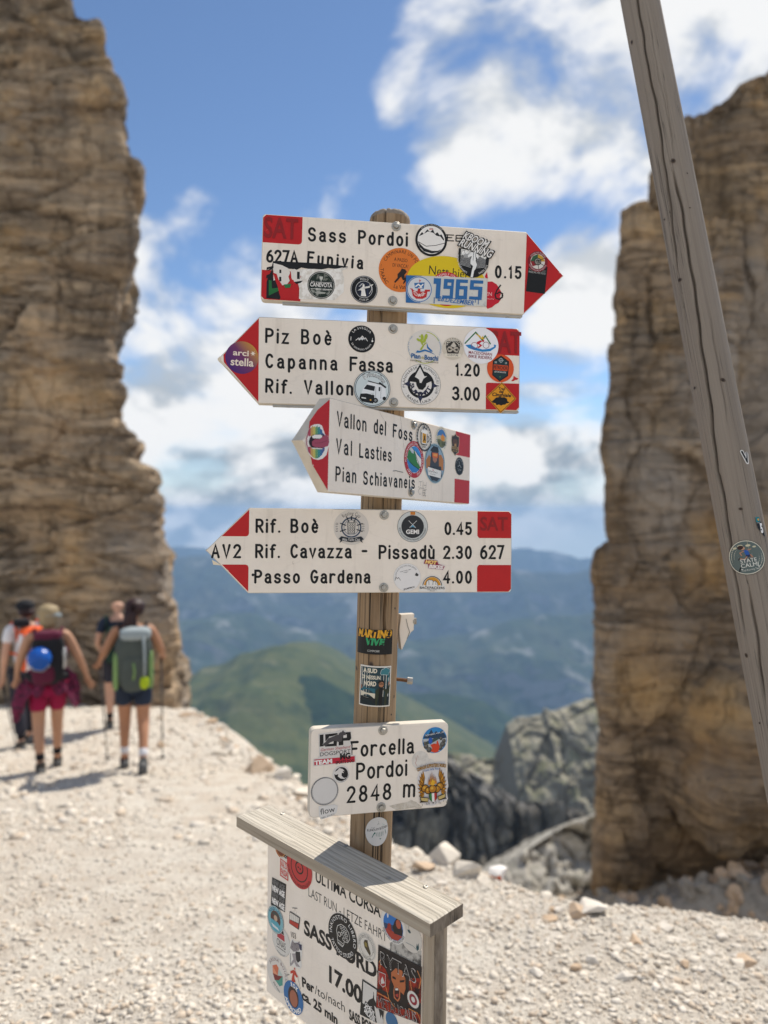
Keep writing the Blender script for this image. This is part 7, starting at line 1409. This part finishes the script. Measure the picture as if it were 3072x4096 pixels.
d = Draw(q7, (640, 1200), 110, lay=1); d.poly([(-.45, 1.05), (.1, 1.08), (.12, .5), (-.44, .42)], '17808a'); d.disc(.14, 'd9a42a', -.1, .75, n=12); d.poly([(-.44, .42), (.3, .5), (.52, -1.3), (.35, -1.3), (-.05, -.8), (-.42, -.28)], '121214'); d.text('5', .16, -.82, 1.05, WH, w=.42, bold=.06); d.text('move', -.2, .3, .14, WH, w=.4); d.done(lp, label='black and teal sticker with a white five')

# ---------- notice panel
tx = Draw(sF, (700, 900), 100, lay=0); Q_ = tx.q; INK = pm('161618', .5)
def line_(txt, x0, y0, x1, y1, hpx, bold=0.0):
    a = Q_(x0, y0); c = Q_(x1, y1); L = math.hypot(c[0] - a[0], c[1] - a[1]); h = sF.size(((x0 + x1) / 2, (y0 + y1) / 2), hpx) / tx.r
    tx.text(txt, a[0], a[1], h, INK, w=L, rot=math.degrees(math.atan2(c[1] - a[1], c[0] - a[0])), al='L', bold=bold)
line_('ULTIMA CORSA', 590, 560, 1040, 812, 78, .02); line_('LAST RUN - LETZE FAHRT', 540, 662, 1085, 985, 66, -.008); line_('SASS PORDOI', 512, 922, 1140, 1315, 100, .035); line_('17.00', 668, 1240, 912, 1412, 108, .035)
line_('Per', 498, 1285, 582, 1335, 62, .035); line_('/to/nach', 588, 1338, 800, 1470, 62, -.005); line_('SASS PORDOI', 826, 1512, 1060, 1660, 66, .035); line_('ca. 25 min.', 498, 1372, 760, 1568, 62, .035); line_('103', 420, 945, 460, 962, 38, .0)
gq = lambda *p: tx.Q(*p)
tx.line(gq((432, 745), (466, 748)), .05, '3c3c3e'); tx.line(gq((450, 748), (442, 775)), .012, '3c3c3e'); tx.line(gq((452, 748), (462, 785)), .012, '3c3c3e'); tx.poly(gq((414, 770), (420, 768), (484, 810), (486, 820), (478, 895), (470, 893), (412, 852), (410, 845)), '3c3c3e'); tx.poly(gq((417, 775), (480, 815), (476, 852), (414, 822)), 'ded8ce'); tx.poly(gq((414, 826), (476, 856), (472, 888), (413, 850)), 'b8392c')
for x in (430, 443, 456, 468): tx.line(gq((x, 775 + (x - 417) * .62), (x - 1, 828 + (x - 417) * .5)), .014, '3c3c3e')
mb_add(panel_mb, tx.mb); o = panel_mb.build('poster_panel'); old = panel.data; panel.data = o.data; bpy.data.objects.remove(o); bpy.data.meshes.remove(old); panel.data.name = 'poster_panel'
def F_(c, r, lay=1, rot=0, asp=1.0): return Draw(sF, c, r, lay, rot, asp) if False else Draw(sF, c, r, rot=rot, lay=lay, aspect=asp)
d = F_((350, 335), 62); d.disc(1, 'a8542a'); d.disc(.85, '7a3a1e'); d.ring(.80, .86, 'd8a45a'); d.done(panel, label='round rust coloured sticker at the top left corner')
d = F_((376, 470), 75, lay=1); d.poly([(-.62, 1.02), (.62, 1.02), (.62, -1.0), (-.62, -1.0)], 'dfd9d0'); d.text('dt', .25, .98, .4, K, w=.55, bold=.03); d.poly([(-.6, .72), (.6, .6), (.62, -.98), (-.62, -.92)], 'c8352c'); d.poly([(-.48, .62), (.5, .52), (.5, -.86), (-.5, -.80)], 'd8cfc6'); d.text('VAL DI', 0, .0, .52, 'c8352c', w=.94, bold=.03); d.text('FASSA', 0, -.70, .52, 'c8352c', w=.94, bold=.03); d.done(panel, label='red brushed lettering sticker in a square')
d = F_((481, 470), 138, lay=2, rot=-14); d.disc(1, 'c23a3a', n=50); d.ring(.62, .68, '2c1c18'); d.ring(.24, .32, '2c1c18', 0, .02); d.disc(.05, '2c1c18', -.08, 0); d.disc(.05, '2c1c18', .08, 0); d.arc('SCROFE DI MONTAGNA', .95, .14, 276, '2c1c18', inside=True, span=150); d.done(panel, label='round red sticker with a pig snout')
d = F_((335, 652), 110, lay=1); d.poly(d.Q((292, 532), (390, 582), (380, 775), (283, 722)), '1a1a1b')
for (y, cc) in ((.44, '6a6a6a'), (.04, WH), (-.36, '6a6a6a'), (-.76, WH)): d.text('NEW AGE', 0, y, .34, cc, w=1.28, bold=.05)
d.done(panel, label='black block sticker with four lines of lettering')
d = F_((317, 826), 93, lay=2); d.disc(1, '2a4a56'); d.ring(.92, .97, 'c9d6d6'); d.disc(.90, '7fb6c0'); d.arc('FORZA LAZIO', .68, .18, 90, '1d3b66', span=130, bold=.03); d.disc(.60, '5a3a34', 0, .05); d.poly([(-.5, .35), (-.1, .55), (.3, .45), (.55, .2), (.2, .28), (-.2, .3)], '3d4a48'); d.disc(.22, 'c3a68e', .02, .12, n=14); d.poly([(-.55, -.1), (-.1, -.1), (.3, -.1), (.6, -.3), (.55, -.7), (0, -.85), (-.5, -.7)], '5aa6b8'); d.poly([(-.5, -.4), (.3, -.5), (.5, -.66), (-.3, -.62)], 'd9dede'); d.done(panel, label='round turquoise sticker with a hatted figure')
d = F_((355, 975), 100, lay=1); d.disc(1, 'd9d5ce'); d.ring(.985, 1.0, '8a8680'); d.poly([(-.42, .75), (-.1, .95), (.25, .75), (.3, .55), (-.45, .55)], '1c1c1e'); d.poly([(-.45, .52), (.34, .52), (.4, .12), (-.45, .12)], 'b23a44'); d.text('ONAS', 0, -.42, .46, K, w=1.02); d.line([(-.5, -.55), (.5, -.55)], .05, '6a6660'); d.arc('www.onas.ro', .95, .11, 270, '3a3a3a', inside=True, span=60); d.done(panel, label='round white sticker with a black and red lighthouse band')
d = F_((330, 1205), 118, lay=1); d.disc(1, 'dcd6ce'); d.arc('ARENA BOULDER', .74, .18, 62, '6b3a38', span=190); d.poly([(-.5, .3), (-.1, .55), (.1, .42), (.02, -.05)], 'd4714e'); d.poly([(-.5, .3), (.02, -.05), (-.45, -.12)], 'e39a78'); d.poly([(.1, .42), (.5, .15), (.02, -.05)], 'b8c9c2'); d.poly([(-.45, -.12), (.02, -.05), (.5, .12), (.1, -.3), (-.25, -.45)], '7a2a2c'); d.poly([(.1, -.3), (.5, .12), (.5, -.4), (.2, -.6), (-.22, -.42)], '4f9a8c'); d.text('Alta Rossa', -.1, -.82, .14, K, w=.7, rot=-25); d.done(panel, label='round pale sticker with a faceted red and teal stone')
d = F_((455, 1060), 105, lay=1); q = d.Q                                    # grey cat with a rucksack, cut out
d.poly(q((414, 985), (432, 958), (450, 975), (490, 985), (505, 1010), (500, 1060), (495, 1110), (498, 1150), (485, 1168), (440, 1150), (415, 1148), (412, 1060)), 'e6e2dc'); d.poly(q((424, 990), (432, 965), (445, 985), (470, 985), (482, 975), (486, 1010), (478, 1040), (440, 1048), (418, 1022)), '8d8688'); d.poly(q((455, 985), (498, 1000), (498, 1040), (485, 1035), (478, 1000)), '2d3050'); d.poly(q((455, 1045), (486, 1050), (490, 1110), (470, 1125), (452, 1090)), '2b2b30'); d.poly(q((430, 1060), (455, 1060), (462, 1120), (488, 1155), (460, 1150), (446, 1120), (425, 1145), (420, 1130), (440, 1100)), 'a19a9a'); d.line(q((420, 1060), (420, 1145)), .04, K)
for x, y in ((432, 1015), (462, 1028)): d.disc(.035, K, *d.q(x, y), n=8)
d.line(q((445, 1000), (448, 985)), .03, '4c464a'); d.line(q((456, 1003), (458, 988)), .03, '4c464a'); d.done(panel, label='cut out sticker of a grey cat with a rucksack')
d = F_((445, 1225), 70, lay=1); q = d.Q; d.disc(.11, 'c23f2c', *d.q(448, 1166), n=12); d.poly(q((418, 1182), (440, 1174), (452, 1180), (462, 1205), (472, 1222), (462, 1228), (446, 1205), (446, 1235), (455, 1258), (426, 1262), (428, 1230), (436, 1195), (420, 1200)), 'c23f2c'); d.line(q((388, 1210), (412, 1206)), .05, K); d.line(q((470, 1222), (488, 1305)), .03, K); d.done(panel, label='red skier sticker with black poles')
d = F_((440, 1365), 108, lay=2, rot=0); d.disc(1, '2f6da8'); d.disc(.54, '3a2420', 0, .05, ry=.66); d.disc(.40, 'a8664e', .04, -.04, ry=.52); d.arc('ROK', .66, .26, 84, WH, span=54, bold=.04); d.arc('APPROVED', .93, .24, 268, WH, inside=True, span=132, bold=.04); d.done(panel, label='round blue sticker with a small brown face')
d = F_((780, 940), 148, lay=2, rot=0); d.disc(1, '1c1c1d', n=50); d.arc('INKIOSTRO LIBERO', .74, .17, 88, WH, span=208); d.arc('TATTOO STUDIO', .92, .17, 268, WH, inside=True, span=118); d.disc(.54, '1c1c1d'); WL = 'd9d6cf'
d.line([(-.1, .52), (-.35, .35), (-.42, .1), (-.36, -.1), (-.34, -.3), (-.3, -.45), (.0, -.5), (.1, -.36), (.12, -.2), (.36, -.15), (.5, .08), (.42, .34), (.2, .5), (-.1, .52)], .03, WL); d.ring(.08, .11, WL, -.22, .0); d.line([(-.3, -.3), (.05, -.34)], .03, WL); d.line([(-.28, -.4), (.02, -.44)], .03, WL)
for (x, y) in ((-.1, .36), (.08, .4), (.24, .32), (.3, .16), (.16, .22), (.02, .22), (.32, -.02), (.16, .04), (-.05, .1), (.08, -.1)): d.ring(.05, .075, WL, x, y, n=10)
d.done(panel, label='round black sticker with a white ornamented skull')
d = F_((945, 1015), 94, lay=1); d.disc(1, 'dcd6cc'); d.ring(.88, .90, '55504a'); d.ring(.66, .68, '55504a'); d.arc('CONFRATERNITA DELLA SCARPONE', .71, .12, 90, '3a3632', span=200); d.arc('TRABUCCHIE', .86, .12, 270, '3a3632', inside=True, span=70); d.poly([(-.2, .45), (.1, .55), (.2, .2), (.45, -.25), (.4, -.5), (.15, -.35), (-.2, -.1), (-.3, .2)], '4a3f2c'); d.poly([(-.2, .3), (.05, .3), (.1, .0), (-.2, .0)], '8a7a3c'); d.done(panel, label='round cream sticker with a hiking boot')
d = F_((1130, 870), 118, lay=2); d.disc(1, 'e6e2dc', n=50); d.disc(.80, '2f74c0'); d.poly([(-.80, -.1), (-.2, .0), (.2, .1), (.8, .1), (.7, -.4), (.2, -.78), (-.3, -.74), (-.7, -.4)], '2a4468'); d.poly([(-.66, -.4), (-.2, -.3), (.3, -.36), (.74, -.3), (.4, -.7), (-.1, -.8), (-.5, -.62)], 'a83c2c'); d.poly([(.1, .3), (.3, .62), (.62, .5), (.72, .1), (.76, -.25), (.1, -.4), (-.05, -.1)], '241c1e'); d.disc(.2, 'b4573f', .42, .28, n=14, ry=.26); d.poly([(-.5, -.36), (-.4, .02), (-.2, .06), (-.1, -.38)], '9a2f28'); d.disc(.07, 'd8d8dc', -.44, .5, n=10, ry=.2); d.arc('GREATEST ADVENTURES', .95, .13, 276, K, inside=True, span=140); d.arc('MARTIN & LEA', .85, .12, 90, K, span=80); d.done(panel, label='round photo sticker with blue sky and red rocks')
d = F_((1250, 945), 105, lay=1); d.disc(1, 'd4cdc3', n=50); d.ring(.985, 1.0, '8f8a84'); d.line([(-.2, .85), (-.16, .38)], .02, K); d.poly([(-.3, .36), (-.1, .42), (.04, .28), (-.05, .2), (-.2, .22)], '1f4a52'); d.poly([(.5, -.5), (.55, -.2), (.62, -.35), (.7, -.1), (.75, -.5), (.6, -.64)], '1f4a52'); d.line([(-.4, -.55), (.2, -.5), (.7, -.66)], .03, '4a6a70'); d.done(panel, label='round clear sticker with a tiny climber')
d = F_((1220, 1090), 80, lay=0); mg = mottled('lichen_grey', 'b9b4ac', '4a4846', 55, .45, .6); d.poly(d.Q((1106, 985), (1180, 975), (1230, 1000), (1270, 1042), (1325, 1040), (1322, 1150), (1280, 1130), (1200, 1085), (1106, 1040)), mg); d.done(panel, 'sticker_residue')
d = F_((1180, 1270), 150, lay=3); q = d.Q
d.poly(q((1028, 998), (1330, 1152), (1320, 1548), (1016, 1430)), '1c1416'); fl = mottled('ember', '9c2a16', '2a1212', 45, .45, .62)
d.poly(q((1030, 1120), (1080, 1170), (1110, 1250), (1100, 1330), (1022, 1300)), fl); d.poly(q((1240, 1230), (1325, 1230), (1322, 1400), (1260, 1420), (1220, 1400), (1240, 1310)), fl); d.poly(q((1020, 1320), (1080, 1350), (1120, 1420), (1230, 1450), (1320, 1480), (1320, 1545), (1016, 1428)), fl)
for pl in (((1035, 1120), (1050, 1090), (1040, 1160)), ((1250, 1250), (1262, 1330), (1250, 1400)), ((1300, 1180), (1325, 1240), (1310, 1300)), ((1022, 1330), (1100, 1370), (1150, 1440)), ((1240, 1440), (1300, 1470), (1320, 1520)), ((1060, 1250), (1085, 1300), (1105, 1380))): d.line(q(*pl), .04, 'd98a4a')
d.poly(q((1118, 1190), (1150, 1160), (1192, 1175), (1216, 1230), (1218, 1300), (1205, 1345), (1180, 1320), (1140, 1290), (1120, 1240)), 'b8683c'); d.poly(q((1122, 1250), (1140, 1300), (1150, 1385), (1185, 1410), (1205, 1360), (1222, 1300), (1240, 1350), (1230, 1440), (1160, 1440), (1110, 1380), (1105, 1290)), '1a1111'); d.poly(q((1138, 1290), (1165, 1285), (1182, 1310), (1180, 1370), (1165, 1392), (1138, 1365), (1134, 1330)), 'c8744a'); d.poly(q((1142, 1296), (1162, 1292), (1175, 1312), (1173, 1362), (1162, 1380), (1143, 1358), (1140, 1330)), '3a0f0f'); d.poly(q((1146, 1300), (1164, 1298), (1170, 1312), (1150, 1312)), 'e3ddd4'); d.poly(q((1148, 1340), (1168, 1335), (1168, 1362), (1150, 1352)), 'b03a30'); d.poly(q((1128, 1212), (1150, 1225), (1152, 1240), (1128, 1228)), '1a1111'); d.poly(q((1178, 1245), (1212, 1240), (1208, 1256), (1180, 1258)), '1a1111')
a_ = q((1040, 1130))[0]; c2 = q((1295, 1270))[0]; rt = math.degrees(math.atan2(c2[1] - a_[1], c2[0] - a_[0])); L_ = math.hypot(c2[0] - a_[0], c2[1] - a_[1])
d.text('RYTAS', a_[0], a_[1], .62, 'cfc9c4', w=L_, rot=rt, al='L', bold=.0); d.text('RYTAS', a_[0] + .01, a_[1] + .02, .58, '1c1416', w=L_ * .985, rot=rt, al='L', bold=-.012)
a_ = q((1030, 1420))[0]; c2 = q((1300, 1540))[0]; rt = math.degrees(math.atan2(c2[1] - a_[1], c2[0] - a_[0])); L_ = math.hypot(c2[0] - a_[0], c2[1] - a_[1])
d.text('METALICALIS', a_[0], a_[1], .44, 'cfc9c4', w=L_, rot=rt, al='L'); d.text('METALICALIS', a_[0] + .01, a_[1] + .015, .41, '1c1416', w=L_ * .985, rot=rt, al='L', bold=-.012)
d.poly(q((1032, 1178), (1082, 1200), (1082, 1280), (1062, 1292), (1036, 1262)), 'c9c4be'); d.poly(q((1035, 1184), (1079, 1203), (1079, 1277), (1061, 1286), (1039, 1260)), 'a82c2a'); d.poly(q((1048, 1240), (1060, 1215), (1068, 1240), (1076, 1262), (1050, 1268)), 'cfcac4')
x, y = d.q(1272, 1375); d.disc(.36, 'd9d4cc', x, y, n=24, ry=.36); d.disc(.24, '8d2434', x, y, n=20); d.disc(.12, 'd9d4cc', x, y, n=12); d.done(panel, label='dark fiery poster sticker with a shouting bearded face')
d = F_((965, 1380), 130, lay=2); q = d.Q; d.poly(q((917, 1236), (1022, 1305), (1018, 1540), (900, 1480)), '1d1d1e'); d.poly(q((924, 1252), (1016, 1312), (1012, 1400), (1000, 1375), (996, 1325), (990, 1368), (965, 1378), (950, 1400), (940, 1385), (930, 1410), (918, 1400)), 'd8d3cc'); d.line(q((995, 1345), (994, 1326)), .03, '1d1d1e')
d.poly(q((1000, 1420), (1018, 1440), (1066, 1455), (1062, 1548), (1018, 1540)), 'd8d3cc'); d.poly(q((1030, 1440), (1066, 1458), (1060, 1520), (1050, 1480), (1044, 1510)), '1d1d1e')
for j, t_ in enumerate(('GUIDE', 'ALPINE', 'MILANO')): x, y = d.q(966, 1450 + j * 27); d.text(t_, x, y, .19, WH, w=.86 if j else .72, rot=-17, bold=.03)
d.line(q((955, 1424), (984, 1428)), .03, WH); d.line(q((970, 1426), (969, 1440)), .03, WH); d.done(panel, label='black and white sticker with a spiky cathedral skyline')
d = F_((1120, 1530), 60, lay=1); d.disc(1, '3f6f98'); d.done(panel, label='round blue sticker low on the panel')

bpy.data.objects.remove(_fo)                    # the glyph source was only a tool
